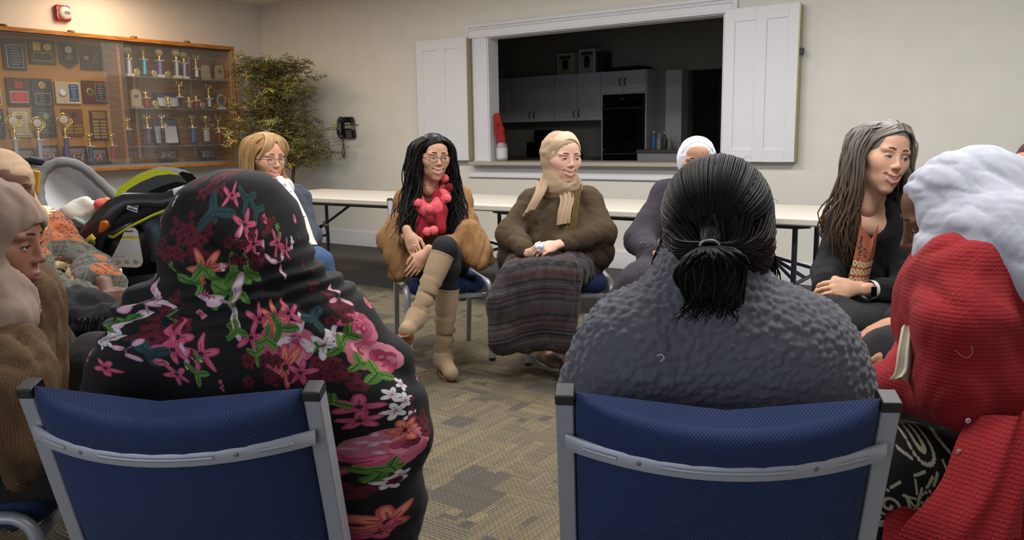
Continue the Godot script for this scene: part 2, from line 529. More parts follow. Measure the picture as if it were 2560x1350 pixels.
# ---------------------------------------------------------------- shared textures
var T := {}
func make_textures() -> void:
	T.plaster = noise_tex(256, 0.02, Color(0.975, 0.975, 0.97), Color(1, 1, 1), 3)
	T.plaster_bump = noise_tex(256, 0.12, Color.BLACK, Color.WHITE, 4)
	T.fleck = noise_tex(256, 0.25, Color(0.8, 0.8, 0.8), Color(1, 1, 1), 9, FastNoiseLite.TYPE_VALUE, 2)
	T.cloth = picture(64, 64, func(x, y):
		var a := 0.5 + 0.25 * sin(TAU * x / 8.0) * (1.0 if (y / 4) % 2 == 0 else -1.0) + 0.25 * sin(TAU * y / 4.0)
		return Color(a, a, a))
	T.twill = picture(64, 64, func(x, y):
		var a := 0.5 + 0.5 * sin(TAU * (x + y) / 8.0)
		return Color(a, a, a))
	T.twill_col = picture(64, 64, func(x, y):
		var a := 0.78 + 0.22 * sin(TAU * (x + y) / 8.0) + 0.06 * sin(x * 12.9 + y * 78.2)
		return Color(a, a, a))
	T.knit = picture(64, 64, func(x, y):
		# rows of V stitches
		var u := fmod(x, 16.0) / 16.0 - 0.5
		var t := fmod(y + absf(u) * 14.0, 16.0) / 16.0
		var a := pow(sin(PI * t), 0.7) * (0.35 + 0.65 * pow(absf(sin(PI * (u * 2.0))), 0.6))
		return Color(a, a, a))
	T.knit_col = picture(64, 64, func(x, y):
		var u := fmod(x, 16.0) / 16.0 - 0.5
		var t := fmod(y + absf(u) * 14.0, 16.0) / 16.0
		var a := 0.62 + 0.38 * pow(sin(PI * t), 0.7) * (0.35 + 0.65 * pow(absf(sin(PI * (u * 2.0))), 0.6))
		return Color(a, a, a))
	T.sherpa = noise_tex(256, 0.075, Color.WHITE, Color.BLACK, 12, FastNoiseLite.TYPE_CELLULAR, 1, FastNoiseLite.RETURN_DISTANCE)
	T.sherpa_col = noise_tex(256, 0.075, Color(1, 1, 1), Color(0.5, 0.5, 0.52), 12, FastNoiseLite.TYPE_CELLULAR, 1, FastNoiseLite.RETURN_DISTANCE)
	T.felt = noise_tex(256, 0.15, Color(0.82, 0.82, 0.82), Color(1, 1, 1), 15, FastNoiseLite.TYPE_SIMPLEX, 4)
	T.wood = picture(256, 256, func(x, y):
		var a := 0.5 + 0.5 * sin(y * 0.21 + 2.0 * sin(x * 0.0245 + y * 0.0491) + 1.3 * sin(x * TAU / 256.0))
		var g := 0.5 + 0.5 * sin(y * 1.9 + sin(x * 0.05) * 3.0)
		return Color(1, 1, 1).lerp(Color(0.80, 0.72, 0.62), 0.6 * a * a + 0.2 * g))
	T.hairs = picture(128, 128, func(x, y):
		var a := 0.75 + 0.25 * sin(x * 2.31 + 1.7 * sin(y * TAU / 128.0)) * sin(x * 0.91)
		return Color(a, a, a))
	carpet_texture()

func carpet_texture() -> void:
	var n := 1024
	var im := Image.create(n, n, false, Image.FORMAT_RGB8)
	var r := RandomNumberGenerator.new(); r.seed = 77
	im.fill(rgb(112, 102, 82))
	var tan := rgb(150, 134, 96); var dark := rgb(66, 62, 58); var grey := rgb(100, 94, 86); var olive := rgb(116, 105, 80)
	# patches of stripes, running one way or the other
	for k in 420:
		var w := r.randi_range(3, 14) * 16; var h := r.randi_range(2, 8) * 16
		var across := r.randf() < 0.5
		if across: var t := w; w = h; h = t
		var x0 := r.randi_range(0, 63) * 16; var y0 := r.randi_range(0, 63) * 16
		var base: Color = olive.lerp(grey, r.randf_range(0.4, 0.8))
		var gap: int = [6, 7, 8, 10][r.randi() % 4]
		var line: Color = [tan, tan, tan.lerp(olive, 0.4), tan, dark.lerp(grey, 0.4)][r.randi() % 5]
		var s := 0
		var l := w if across else h
		while s < l:
			var c := base.lerp(dark, r.randf_range(0.1, 0.6))
			var t := r.randi_range(3, 5)
			for part_ in [[s, gap - t, c], [s + gap - t, t, line.lerp(base, r.randf() * 0.4)]]:
				var e: int = mini(part_[0] + part_[1], l) - part_[0]
				if e <= 0: continue
				var rc := Rect2i(x0 + part_[0], y0, e, h) if across else Rect2i(x0, y0 + part_[0], w, e)
				for ox in [0, -n]:
					for oy in [0, -n]: im.fill_rect(Rect2i(rc.position + Vector2i(ox, oy), rc.size).intersection(Rect2i(0, 0, n, n)), part_[2])
			s += gap
		if r.randf() < 0.08:
			im.fill_rect(Rect2i(x0 + 8, y0 + 8, maxi(12, w / 3), maxi(12, h / 3)).intersection(Rect2i(0, 0, n, n)), dark.lerp(base, 0.5))
	# looped yarn: small dark and light specks
	for y in n:
		for x in range(y % 3, n, 3):
			var c := im.get_pixel(x, y)
			im.set_pixel(x, y, c.lerp(dark, 0.45) if ((x * 7 + y * 13) % 5) < 3 else c.lightened(0.06))
	T.carpet = ImageTexture.create_from_image(im)
	T.pile = noise_tex(128, 0.4, Color.BLACK, Color.WHITE, 5, FastNoiseLite.TYPE_VALUE, 1)
	T.charcoal = noise_tex(256, 0.3, rgb(52, 51, 52), rgb(92, 90, 88), 6, FastNoiseLite.TYPE_VALUE, 2)

const WB := -6.665      # back wall face (room z)
const WL := -8.316      # left wall face (room x)
const TOP := 2.78       # ceiling
func slab(a: Vector3, b: Vector3, bv := 0.0, m: MB = null) -> MB:
	if m == null: m = MB.new()
	return m.box((a + b) / 2.0, (b - a).abs(), bv)

func lamps(list: Array) -> void:
	var k := 0
	for l in list:
		var at := Vector3(l[0], TOP, l[1])
		var t := thing("ceiling_light", ["warm ceiling panel light near the trophy case", "ceiling panel light over the left of the folding tables", "ceiling panel light in front of the kitchen hatch", "ceiling panel light near the right wall end of the tables", "ceiling panel light over the left of the circle of chairs", "ceiling panel light over the middle of the circle", "ceiling panel light over the right of the circle"][k], "ceiling light", at, "recessed ceiling panel lights", true)
		var f := MB.new()
		for s: float in [-1.0, 1.0]:
			slab(at + Vector3(-0.61, -0.02, s * 0.29), at + Vector3(0.61, 0.0, s * 0.31), 0.0, f)
			slab(at + Vector3(s * 0.59, -0.02, -0.29), at + Vector3(s * 0.61, 0.0, 0.29), 0.0, f)
		part(t, "frame", f, mat(rgb(225, 225, 222), 0.5))
		part(t, "diffuser", slab(at + Vector3(-0.59, -0.012, -0.29), at + Vector3(0.59, -0.002, 0.29)), mat(rgb(245, 243, 238), 0.6, 0, {"glow": 2.0, "glow_color": l[3]}))
		var a := AreaLight3D.new()
		a.name = "panel_glow"
		a.area_size = Vector2(1.16, 0.56); a.light_energy = l[2]; a.light_color = l[3]
		a.shadow_enabled = true; a.area_range = 20.0
		t.add_child(a)
		a.transform = Transform3D(Basis(Vector3.RIGHT, -PI / 2), Vector3(0, -0.03, 0))
		k += 1

func room() -> void:
	var wall := mat(rgb(230, 226, 217), 0.9, 0, {"tex": T.plaster, "tri": 0.6, "bump": T.plaster_bump, "depth": 0.05})
	var white := mat(rgb(226, 226, 230), 0.45)
	var x1 := 3.2; var z1 := 2.6
	# floor: patterned broadloom and a charcoal border along the back wall
	var m := MB.new()
	var s := m.v.size()
	for p in [Vector3(WL, 0, z1), Vector3(x1, 0, z1), Vector3(x1, 0, -4.85), Vector3(WL, 0, -4.85)]: m.add(p, Vector3.UP, Vector2(p.x, p.z) / 1.5)
	m.i.append_array(PackedInt32Array([0, 1, 2, 0, 2, 3]))
	slab(Vector3(WL, -0.1, -4.85), Vector3(x1, -0.005, z1), 0.0, m)
	structure("floor", m, mat(rgb(226, 224, 222), 0.97, 0, {"tex": T.carpet, "bump": T.pile, "depth": 0.2}), "patterned brown and tan striped carpet")
	structure("floor", slab(Vector3(WL, -0.1, WB), Vector3(x1, 0.0, -4.85)), mat(Color.WHITE, 0.97, 0, {"tex": T.charcoal, "tri": 3.0}), "plain charcoal carpet border along the back wall")
	structure("ceiling", slab(Vector3(WL - 0.2, TOP, WB - 0.2), Vector3(x1 + 0.2, TOP + 0.15, z1 + 0.2)), mat(rgb(225, 222, 215), 0.9), "white ceiling")
	structure("wall_left", slab(Vector3(WL - 0.2, -0.1, WB - 0.2), Vector3(WL, TOP, z1 + 0.2)), wall, "cream wall behind the trophy case")
	structure("wall_right", slab(Vector3(x1, -0.1, WB - 0.2), Vector3(x1 + 0.2, TOP, z1 + 0.2)), wall, "cream side wall outside the view")
	# wall behind the camera with a band of windows
	var wz0 := -3.6; var wz1 := 1.8
	m = slab(Vector3(WL, -0.1, z1), Vector3(wz0, TOP, z1 + 0.2))
	slab(Vector3(wz1, -0.1, z1), Vector3(x1, TOP, z1 + 0.2), 0, m)
	slab(Vector3(wz0, -0.1, z1), Vector3(wz1, 0.8, z1 + 0.2), 0, m)
	slab(Vector3(wz0, 2.25, z1), Vector3(wz1, TOP, z1 + 0.2), 0, m)
	structure("wall_front", m, wall, "cream wall with windows behind the camera")
	m = MB.new()
	for k in 4: slab(Vector3(wz0 + 1.8 * k - 0.03, 0.8, z1 + 0.05), Vector3(wz0 + 1.8 * k + 0.03, 2.25, z1 + 0.1), 0, m)
	for y in [0.8, 2.19]: slab(Vector3(wz0, y, z1 + 0.05), Vector3(wz1, y + 0.06, z1 + 0.1), 0, m)
	var win := structure("window_2", m, white, "white framed windows behind the camera")
	win.name = "window_2"
	for k in 3: part(win, "pane", slab(Vector3(wz0 + 1.8 * k + 0.03, 0.86, z1 + 0.07), Vector3(wz0 + 1.8 * k + 1.77, 2.19, z1 + 0.076)), mat(rgb(240, 245, 250), 0.02, 0, {"alpha": 0.06}))
	var ox0 := -4.95; var ox1 := -2.55; var oy0 := 0.93; var oy1 := 2.165
	m = slab(Vector3(WL, -0.1, WB - 0.16), Vector3(ox0, TOP, WB))
	slab(Vector3(ox1, -0.1, WB - 0.16), Vector3(x1, TOP, WB), 0, m)
	slab(Vector3(ox0, -0.1, WB - 0.16), Vector3(ox1, oy0, WB), 0, m)
	slab(Vector3(ox0, oy1, WB - 0.16), Vector3(ox1, TOP, WB), 0, m)
	structure("wall_back", m, wall, "cream wall with the kitchen serving hatch")
	# baseboards with a moulded top
	m = slab(Vector3(WL, 0, WB), Vector3(x1, 0.145, WB + 0.016))
	m.tube([Vector3(WL, 0.152, WB + 0.004), Vector3(x1, 0.152, WB + 0.004)], 0.011, 8)
	m.tube([Vector3(WL, 0.168, WB), Vector3(x1, 0.168, WB)], 0.007, 8)
	structure("baseboard_back", m, white, "tall white moulded baseboard on the back wall")
	m = slab(Vector3(WL, 0, WB), Vector3(WL + 0.016, 0.145, z1))
	m.tube([Vector3(WL + 0.004, 0.152, WB), Vector3(WL + 0.004, 0.152, z1)], 0.011, 8)
	structure("baseboard_left", m, white, "tall white moulded baseboard on the left wall")
	# serving hatch: moulded casing, jambs, stone ledge, apron
	var w := structure("window_1", MB.new().box(Vector3(-3.75, oy1 - 0.006, WB - 0.08), Vector3(2.4, 0.012, 0.16)), white, "white trimmed serving hatch into the dark kitchen")
	w.name = "window_1"
	m = MB.new()
	slab(Vector3(ox0 - 0.002, oy0, WB - 0.16), Vector3(ox0 + 0.012, oy1, WB + 0.004), 0, m)
	slab(Vector3(ox1 - 0.012, oy0, WB - 0.16), Vector3(ox1 + 0.002, oy1, WB + 0.004), 0, m)
	part(w, "jamb", m, white)
	m = MB.new()                                   # head casing: stepped moulding
	slab(Vector3(-5.19, 2.16, WB), Vector3(-2.45, 2.275, WB + 0.022), 0, m)
	slab(Vector3(-5.20, 2.262, WB), Vector3(-2.44, 2.292, WB + 0.036), 0.004, m)
	slab(Vector3(-5.17, 2.235, WB), Vector3(-2.47, 2.252, WB + 0.032), 0.005, m)
	slab(Vector3(-5.13, 2.160, WB), Vector3(-2.51, 2.182, WB + 0.030), 0.005, m)
	slab(Vector3(-5.20, 2.165, WB), Vector3(-5.165, 2.27, WB + 0.034), 0.004, m)
	slab(Vector3(-2.475, 2.165, WB), Vector3(-2.44, 2.27, WB + 0.034), 0.004, m)
	part(w, "head_casing", m, white)
	for side: float in [-1.0, 1.0]:
		m = MB.new()
		var cx := -5.035 if side < 0 else -2.46
		slab(Vector3(cx - 0.085, 0.965, WB), Vector3(cx + 0.085, 2.16, WB + 0.018), 0, m)
		for k in 5:
			m.tube([Vector3(cx - 0.056 + 0.028 * k, 0.97, WB + 0.018), Vector3(cx - 0.056 + 0.028 * k, 2.16, WB + 0.018)], 0.0095, 8, Vector2.ONE, Vector3.ZERO, false)
		part(w, "side_casing", m, white)
	part(w, "ledge", slab(Vector3(-5.14, 0.928, WB - 0.36), Vector3(-2.36, 0.965, WB + 0.11), 0.005), mat(rgb(196, 186, 170), 0.35, 0, {"tex": T.fleck, "tri": 6.0}), "speckled stone ledge")
	m = slab(Vector3(-5.2, 0.812, WB), Vector3(-2.3, 0.928, WB + 0.016))
	slab(Vector3(-5.21, 0.805, WB), Vector3(-2.29, 0.83, WB + 0.024), 0.004, m)
	part(w, "apron", m, white)
	for side in 2:
		var a := -5.81 if side == 0 else -2.52; var b := -5.15 if side == 0 else -1.928
		var t := thing("folding_shutter", ["white folded panel shutter left of the kitchen hatch", "white folded panel shutter right of the kitchen hatch with a dark latch"][side], "shutter", Vector3((a + b) / 2, 0.972, WB), "hatch shutters", true)
		for leaf in 2:
			var z := WB + (0.032 if leaf == 0 else 0.062) + (0.0 if side == 0 else 0.012)
			m = MB.new()
			var y0 := 0.975; var y1 := 2.178
			if leaf == 0: slab(Vector3(a + 0.006, y0, z - 0.013), Vector3(b - 0.006, y1, z + 0.013), 0.002, m)
			else:
				var mid := (a + b) / 2
				for q in [[a, a + 0.085], [mid - 0.045, mid + 0.045], [b - 0.085, b]]: slab(Vector3(q[0], y0, z - 0.013), Vector3(q[1], y1, z + 0.013), 0.002, m)
				for q in [[a + 0.085, mid - 0.045], [mid + 0.045, b - 0.085]]:
					slab(Vector3(q[0], y1 - 0.1, z - 0.013), Vector3(q[1], y1, z + 0.013), 0.0, m)
					slab(Vector3(q[0], y0, z - 0.013), Vector3(q[1], y0 + 0.1, z + 0.013), 0.0, m)
				slab(Vector3(a + 0.04, y0 + 0.05, z - 0.012), Vector3(b - 0.04, y1 - 0.05, z + 0.004), 0.0, m)
			part(t, "leaf", m, white)
		var hx := b + 0.012 if side == 0 else b + 0.002
		m = MB.new()
		slab(Vector3(hx - 0.006, 0.985, WB + 0.02), Vector3(hx + 0.004, 2.16, WB + 0.09), 0, m)
		for k in 60: m.tube([Vector3(hx, 0.985 + k * 0.0198, WB + 0.088), Vector3(hx, 0.999 + k * 0.0198, WB + 0.088)], 0.006, 6)
		part(t, "piano_hinge", m, mat(rgb(176, 166, 130), 0.4, 0.7))
		if side == 1: part(t, "latch", slab(Vector3(b - 0.005, 1.79, WB + 0.035), Vector3(b + 0.03, 1.84, WB + 0.085), 0.004), mat(rgb(35, 35, 38), 0.4))
	# bottle with an oven mitt pulled over it, standing on the ledge
	var bt := thing("glass_bottle", "clear glass bottle standing at the left end of the hatch ledge", "bottle", Vector3(-4.81, 0.965, WB - 0.02), "", true)
	m = MB.new().lathe([Vector2(0.0, 0.0), Vector2(0.05, 0.0), Vector2(0.055, 0.02), Vector2(0.055, 0.13), Vector2(0.048, 0.165), Vector2(0.02, 0.2), Vector2(0.016, 0.24)], Vector3(-4.81, 0.966, WB - 0.02), 18)
	part(bt, "glass", m, mat(rgb(225, 230, 232), 0.08, 0, {"alpha": 0.35}))
	part(bt, "paper_label", MB.new().lathe([Vector2(0.0555, 0.03), Vector2(0.0555, 0.13)], Vector3(-4.81, 0.966, WB - 0.02), 18), mat(rgb(205, 208, 210), 0.6))
	var om := thing("oven_mitt", "red oven mitt pulled over the glass bottle in the hatch", "oven mitt", Vector3(-4.84, 1.13, WB - 0.02), "", true)
	var f := Field.new()
	f.chain([Vector3(-4.815, 1.14, WB - 0.02), Vector3(-4.84, 1.26, WB - 0.02), Vector3(-4.865, 1.40, WB - 0.02)], [0.052, 0.055, 0.042], 0.02, Vector3(0, 0, 1), 0.6)
	f.cone(Vector3(-4.845, 1.25, WB), Vector3(-4.83, 1.33, WB + 0.03), 0.022, 0.018, 0.015)
	part(om, "mitt", rough(f.build(0.012), 0.006, 14.0), mat(rgb(150, 32, 36), 0.9, 0, {"bump": T.twill, "depth": 0.05, "tri": 30.0}))
	wall_phone()
	fire_alarm()

func wall_phone() -> void:
	var o := Vector3(-6.885, 1.33, WB)
	var t := thing("telephone", "black desk phone hung on the wall with a curled cord", "telephone", o, "", true)
	var black := mat(rgb(28, 28, 32), 0.45)
	var m := MB.new()
	m.box(o + Vector3(0.0, 0, 0.035), Vector3(0.19, 0.24, 0.05), 0.015, Basis(Vector3.RIGHT, 0.12))
	m.box(o + Vector3(-0.085, 0, 0.03), Vector3(0.05, 0.22, 0.05), 0.01)
	part(t, "body", m, black)
	m = MB.new().tube([o + Vector3(-0.078, 0.10, 0.075), o + Vector3(-0.088, 0.06, 0.105), o + Vector3(-0.088, -0.06, 0.105), o + Vector3(-0.078, -0.1, 0.075)], [0.024, 0.019, 0.019, 0.024], 10)
	m.ball(o + Vector3(-0.078, 0.098, 0.07), Vector3(0.028, 0.026, 0.024)); m.ball(o + Vector3(-0.078, -0.098, 0.07), Vector3(0.028, 0.026, 0.024))
	part(t, "handset", m, black)
	part(t, "display", MB.new().box(o + Vector3(0.02, 0.085, 0.07), Vector3(0.085, 0.03, 0.006)), mat(rgb(14, 14, 18), 0.2))
	for k in 2: part(t, "label_strip", MB.new().box(o + Vector3(0.022, 0.045 - 0.037 * k, 0.065), Vector3(0.09, 0.022 + 0.012 * k, 0.004)), mat(rgb(150, 148, 144), 0.6))
	for r in 5:
		for c in 5: part(t, "key", MB.new().box(o + Vector3(-0.012 + c * 0.018, -0.035 - r * 0.0165, 0.06 - 0.002 * r), Vector3(0.012, 0.009, 0.008), 0.002), mat(rgb(150, 150, 155), 0.5))
	var pts := []
	for k in 60:
		var a := k / 59.0
		var loop := sin(PI * a)
		pts.append(o + Vector3(-0.08 + 0.024 * sin(TAU * a) * loop, -0.12 - 0.20 * loop, 0.05) + Vector3(cos(k * 2.1), sin(k * 2.1) * 0.3, sin(k * 2.1)) * 0.006)
	part(t, "cord", MB.new().tube(pts, 0.004, 6), black)

func fire_alarm() -> void:
	var o := Vector3(WL, 2.45, -4.29)
	var t := thing("fire_alarm", "red square fire alarm strobe above the trophy case", "fire alarm", o, "", true)
	part(t, "housing", MB.new().box(o + Vector3(0.03, 0, 0), Vector3(0.06, 0.15, 0.15), 0.018), mat(rgb(150, 26, 30), 0.4))
	part(t, "lens_ring", MB.new().lathe([Vector2(0.062, 0.0), Vector2(0.06, 0.012), Vector2(0.045, 0.026), Vector2(0.0, 0.032)], o + Vector3(0.06, 0.003, -0.012), 24, Basis(Vector3.BACK, -PI / 2)), mat(rgb(206, 206, 208), 0.25))
	part(t, "strobe", MB.new().box(o + Vector3(0.092, 0.004, -0.02), Vector3(0.01, 0.03, 0.05), 0.004), mat(rgb(150, 150, 158), 0.15, 0.3))
	var im := Image.create(32, 128, false, Image.FORMAT_RGB8); im.fill(rgb(150, 26, 30))
	var y := 10.0
	for ch in "FIRE":
		letters(im, ch, 8, y, 18, 4, rgb(225, 190, 190)); y += 27
	var m := MB.new()
	m.quad(o + Vector3(0.061, -0.055, 0.068), o + Vector3(0.061, -0.055, 0.046), o + Vector3(0.061, 0.055, 0.046), o + Vector3(0.061, 0.055, 0.068))
	part(t, "lettering", m, mat(Color.WHITE, 0.4, 0, {"tex": ImageTexture.create_from_image(im)}))

# ---------------------------------------------------------------- the dark kitchen behind the hatch
func cabinet_door(t: Node3D, x0: float, x1: float, y0: float, y1: float, z: float, knob: int, m_: Material, arch := true) -> void:
	var m := slab(Vector3(x0 + 0.004, y0, z), Vector3(x1 - 0.004, y1, z + 0.02), 0.003)
	slab(Vector3(x0 + 0.05, y0 + 0.05, z + 0.012), Vector3(x1 - 0.05, y1 - (0.08 if arch else 0.05), z + 0.026), 0.008, m)
	if arch:
		var p := PackedVector2Array()
		var hw := (x1 - x0) / 2 - 0.05
		for k in 11: p.append(Vector2(-hw + 2 * hw * k / 10.0, 0.03 * sin(PI * k / 10.0)))
		m.plate(p, Vector3((x0 + x1) / 2, y1 - 0.085, z + 0.018), Vector3.RIGHT, Vector3.UP, 0.006)
	var d := part(t, "door", m, m_)
	var hx := x1 - 0.035 if knob > 0 else x0 + 0.035
	var hy := y0 + 0.04 if y1 - y0 > 0.4 else (y0 + y1) / 2 - 0.045
	part(d, "handle", MB.new().tube([Vector3(hx, hy, z + 0.02), Vector3(hx, hy + 0.012, z + 0.045), Vector3(hx, hy + 0.078, z + 0.045), Vector3(hx, hy + 0.09, z + 0.02)], 0.006, 6), mat(rgb(40, 38, 36), 0.3, 0.8))

func kitchen() -> void:
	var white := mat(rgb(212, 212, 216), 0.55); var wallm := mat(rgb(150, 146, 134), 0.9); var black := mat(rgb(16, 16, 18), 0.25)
	var zf := -9.4; var zb := -9.78
	structure("floor", slab(Vector3(-7.9, -0.1, zb - 0.2), Vector3(-0.8, 0.0, WB - 0.16)), mat(rgb(110, 100, 88), 0.5), "kitchen floor")
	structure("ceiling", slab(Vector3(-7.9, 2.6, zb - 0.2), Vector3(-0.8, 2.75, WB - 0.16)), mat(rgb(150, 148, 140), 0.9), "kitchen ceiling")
	var fw := slab(Vector3(-7.9, 0, zb - 0.15), Vector3(-4.19, 2.6, zb))
	slab(Vector3(-3.2, 0, zb - 0.15), Vector3(-0.8, 2.6, zb), 0, fw)
	slab(Vector3(-4.19, 1.97, zb - 0.15), Vector3(-3.2, 2.6, zb), 0, fw)
	structure("wall_kitchen", fw, wallm, "far kitchen wall with an open pantry doorway")
	# the pantry behind it: an unlit room with walls, floor and ceiling of its own
	fw = slab(Vector3(-4.75, -0.1, zb - 2.3), Vector3(-2.6, 2.5, zb - 2.2))
	slab(Vector3(-4.75, -0.1, zb - 2.2), Vector3(-4.65, 2.5, zb - 0.15), 0, fw); slab(Vector3(-2.7, -0.1, zb - 2.2), Vector3(-2.6, 2.5, zb - 0.15), 0, fw)
	slab(Vector3(-4.65, 2.4, zb - 2.2), Vector3(-2.7, 2.5, zb - 0.15), 0, fw)
	structure("wall_pantry", fw, wallm, "walls of the unlit pantry behind the kitchen doorway")
	structure("floor", slab(Vector3(-4.65, -0.1, zb - 2.2), Vector3(-2.7, 0.0, zb - 0.15)), mat(rgb(110, 100, 88), 0.5), "pantry floor")
	structure("wall_kitchen", slab(Vector3(-8.05, 0, zb), Vector3(-7.9, 2.6, WB - 0.16)), wallm, "left kitchen wall")
	structure("wall_kitchen", slab(Vector3(-0.95, 0, zb), Vector3(-0.8, 2.6, WB - 0.16)), wallm, "right kitchen wall")
	# wall cupboards
	var spans := [[-7.45, -6.58, "white wall cupboard at the left corner of the dark kitchen"], [-6.58, -5.89, "white wall cupboard left of the boxes on top in the kitchen"], [-5.89, -5.2, "white wall cupboard beside the oven with appliance boxes on top"]]
	for q in spans:
		var t := thing("kitchen_cupboard", q[2], "cupboard", Vector3((q[0] + q[1]) / 2, 1.386, zb), "kitchen wall cupboards", true)
		part(t, "body", slab(Vector3(q[0] + 0.002, 1.386, zb + 0.004), Vector3(q[1] - 0.002, 1.985, zf)), white)
		var mid: float = (q[0] + q[1]) / 2
		cabinet_door(t, q[0], mid, 1.39, 1.98, zf, 1, white); cabinet_door(t, mid, q[1], 1.39, 1.98, zf, -1, white)
	var oc := thing("oven_cabinet", "tall white cabinet housing the built-in double oven", "cabinet", Vector3(-4.88, 0, zb), "", true)
	var m := MB.new()
	slab(Vector3(-5.2, 0, zb + 0.004), Vector3(-5.18, 1.985, zf), 0, m); slab(Vector3(-4.59, 0, zb + 0.004), Vector3(-4.57, 1.985, zf), 0, m)
	slab(Vector3(-5.18, 1.70, zb + 0.004), Vector3(-4.59, 1.985, zf), 0, m); slab(Vector3(-5.18, 0, zb + 0.004), Vector3(-4.59, 0.45, zf), 0, m)
	part(oc, "body", m, white)
	cabinet_door(oc, -5.19, -4.885, 1.715, 1.98, zf, 1, white); cabinet_door(oc, -4.885, -4.58, 1.715, 1.98, zf, -1, white)
	var ov := thing("built_in_oven", "black built-in double oven in the tall white cabinet", "oven", Vector3(-4.885, 0.46, zf), "", true)
	part(ov, "control_panel", slab(Vector3(-5.17, 1.58, zb), Vector3(-4.60, 1.70, zf + 0.02), 0.004), black)
	part(ov, "clock", slab(Vector3(-4.92, 1.63, zf + 0.02), Vector3(-4.86, 1.65, zf + 0.022)), mat(rgb(60, 90, 150), 0.3))
	for k in 2:
		var y1 := 1.57 - 0.56 * k
		var d := part(ov, "door", slab(Vector3(-5.17, y1 - 0.54, zb), Vector3(-4.60, y1, zf + 0.025), 0.005), black)
		part(d, "window_pane", slab(Vector3(-5.07, y1 - 0.44, zf + 0.025), Vector3(-4.70, y1 - 0.12, zf + 0.028)), mat(rgb(8, 8, 10), 0.08))
		part(d, "handle", MB.new().tube([Vector3(-5.15, y1 - 0.045, zf + 0.06), Vector3(-4.62, y1 - 0.045, zf + 0.06)], 0.012, 10), mat(rgb(150, 152, 158), 0.25, 0.9))
	# base units and worktop left of the oven
	var bu := thing("base_cabinet", "white base cabinet under the far kitchen worktop", "cabinet", Vector3(-6.5, 0, zb), "", true)
	part(bu, "body", slab(Vector3(-7.89, 0, zb + 0.005), Vector3(-5.21, 0.88, -9.2)), white)
	for k in 5: cabinet_door(bu, -7.85 + k * 0.52, -7.35 + k * 0.52, 0.1, 0.86, -9.2, 1, white, false)
	var wt := thing("worktop", "grey kitchen worktop along the far wall", "worktop", Vector3(-6.5, 0.88, zb), "", true)
	part(wt, "slab", slab(Vector3(-7.89, 0.88, zb + 0.005), Vector3(-5.21, 0.92, -9.17), 0.004), mat(rgb(120, 116, 110), 0.3, 0, {"tex": T.fleck, "tri": 6.0}))
	var isl := thing("kitchen_counter", "grey topped counter just inside the serving hatch", "counter", Vector3(-4.0, 0, -7.5), "", true)
	part(isl, "body", slab(Vector3(-5.6, 0, -7.75), Vector3(-2.3, 0.86, -7.06)), white)
	part(isl, "top", slab(Vector3(-5.65, 0.86, -7.8), Vector3(-2.25, 0.90, -7.03), 0.004), mat(rgb(150, 147, 142), 0.3, 0, {"tex": T.fleck, "tri": 6.0}))
	var rs := thing("worktop", "short grey worktop beside the kitchen doorway", "worktop", Vector3(-4.3, 0.0, zb), "", true)
	part(rs, "cabinet_front", slab(Vector3(-4.565, 0, zb + 0.004), Vector3(-3.95, 0.98, -9.15)), white)
	part(rs, "slab", slab(Vector3(-4.565, 0.98, zb + 0.004), Vector3(-3.93, 1.02, -9.12), 0.004), mat(rgb(120, 116, 110), 0.3))
	# casing round the pantry doorway
	fw = slab(Vector3(-4.40, 0.0, zb), Vector3(-4.19, 1.97, zb + 0.2))
	slab(Vector3(-3.2, 0.0, zb), Vector3(-3.1, 1.97, zb + 0.03), 0, fw)
	var dr := structure("door_1", fw, white, "white casing of the open pantry doorway in the kitchen")
	dr.name = "door_1"
	# boxes on top of the cupboards
	var printed := Image.create(64, 64, false, Image.FORMAT_RGB8); printed.fill(rgb(198, 196, 188))
	ellipse(printed, 32, 30, 14, 18, 0, rgb(40, 38, 36)); printed.fill_rect(Rect2i(20, 44, 26, 6), rgb(40, 38, 36)); printed.fill_rect(Rect2i(6, 4, 52, 8), rgb(60, 58, 60))
	var tex := ImageTexture.create_from_image(printed)
	for q in [[-5.90, -5.66, 2.255, rgb(190, 186, 160), "cream appliance box with a yellow panel on the kitchen cupboards"], [-5.575, -5.335, 2.29, rgb(205, 205, 205), "white printed coffee maker box on the kitchen cupboards"], [-5.32, -5.215, 2.25, rgb(60, 58, 60), "narrow dark carton at the end of the kitchen cupboards"]]:
		var t := thing("appliance_box", q[4], "box", Vector3((q[0] + q[1]) / 2, 1.985, zf - 0.1), "boxes on the kitchen cupboards", true)
		part(t, "carton", slab(Vector3(q[0], 1.985, zf - 0.28), Vector3(q[1], q[2], zf - 0.08), 0.002), mat(q[3], 0.7))
		m = MB.new(); m.quad(Vector3(q[0] + 0.02, 2.0, zf - 0.079), Vector3(q[1] - 0.02, 2.0, zf - 0.079), Vector3(q[1] - 0.02, q[2] - 0.02, zf - 0.079), Vector3(q[0] + 0.02, q[2] - 0.02, zf - 0.079))
		part(t, "printed_face", m, mat(q[3], 0.6, 0, {"tex": tex}))
	var ts := thing("baking_tray", "dark flat tray lying on top of the oven cabinet", "tray", Vector3(-4.88, 1.985, zf - 0.15), "", true)
	part(ts, "tray", slab(Vector3(-5.11, 1.985, zf - 0.3), Vector3(-4.65, 2.035, zf - 0.02), 0.01), mat(rgb(30, 30, 32), 0.4, 0.5))
	# things on the far worktops
	var gl := thing("glass_vase", "small glass vase on top of the left kitchen cupboard", "vase", Vector3(-6.85, 1.985, zf - 0.15), "", true)
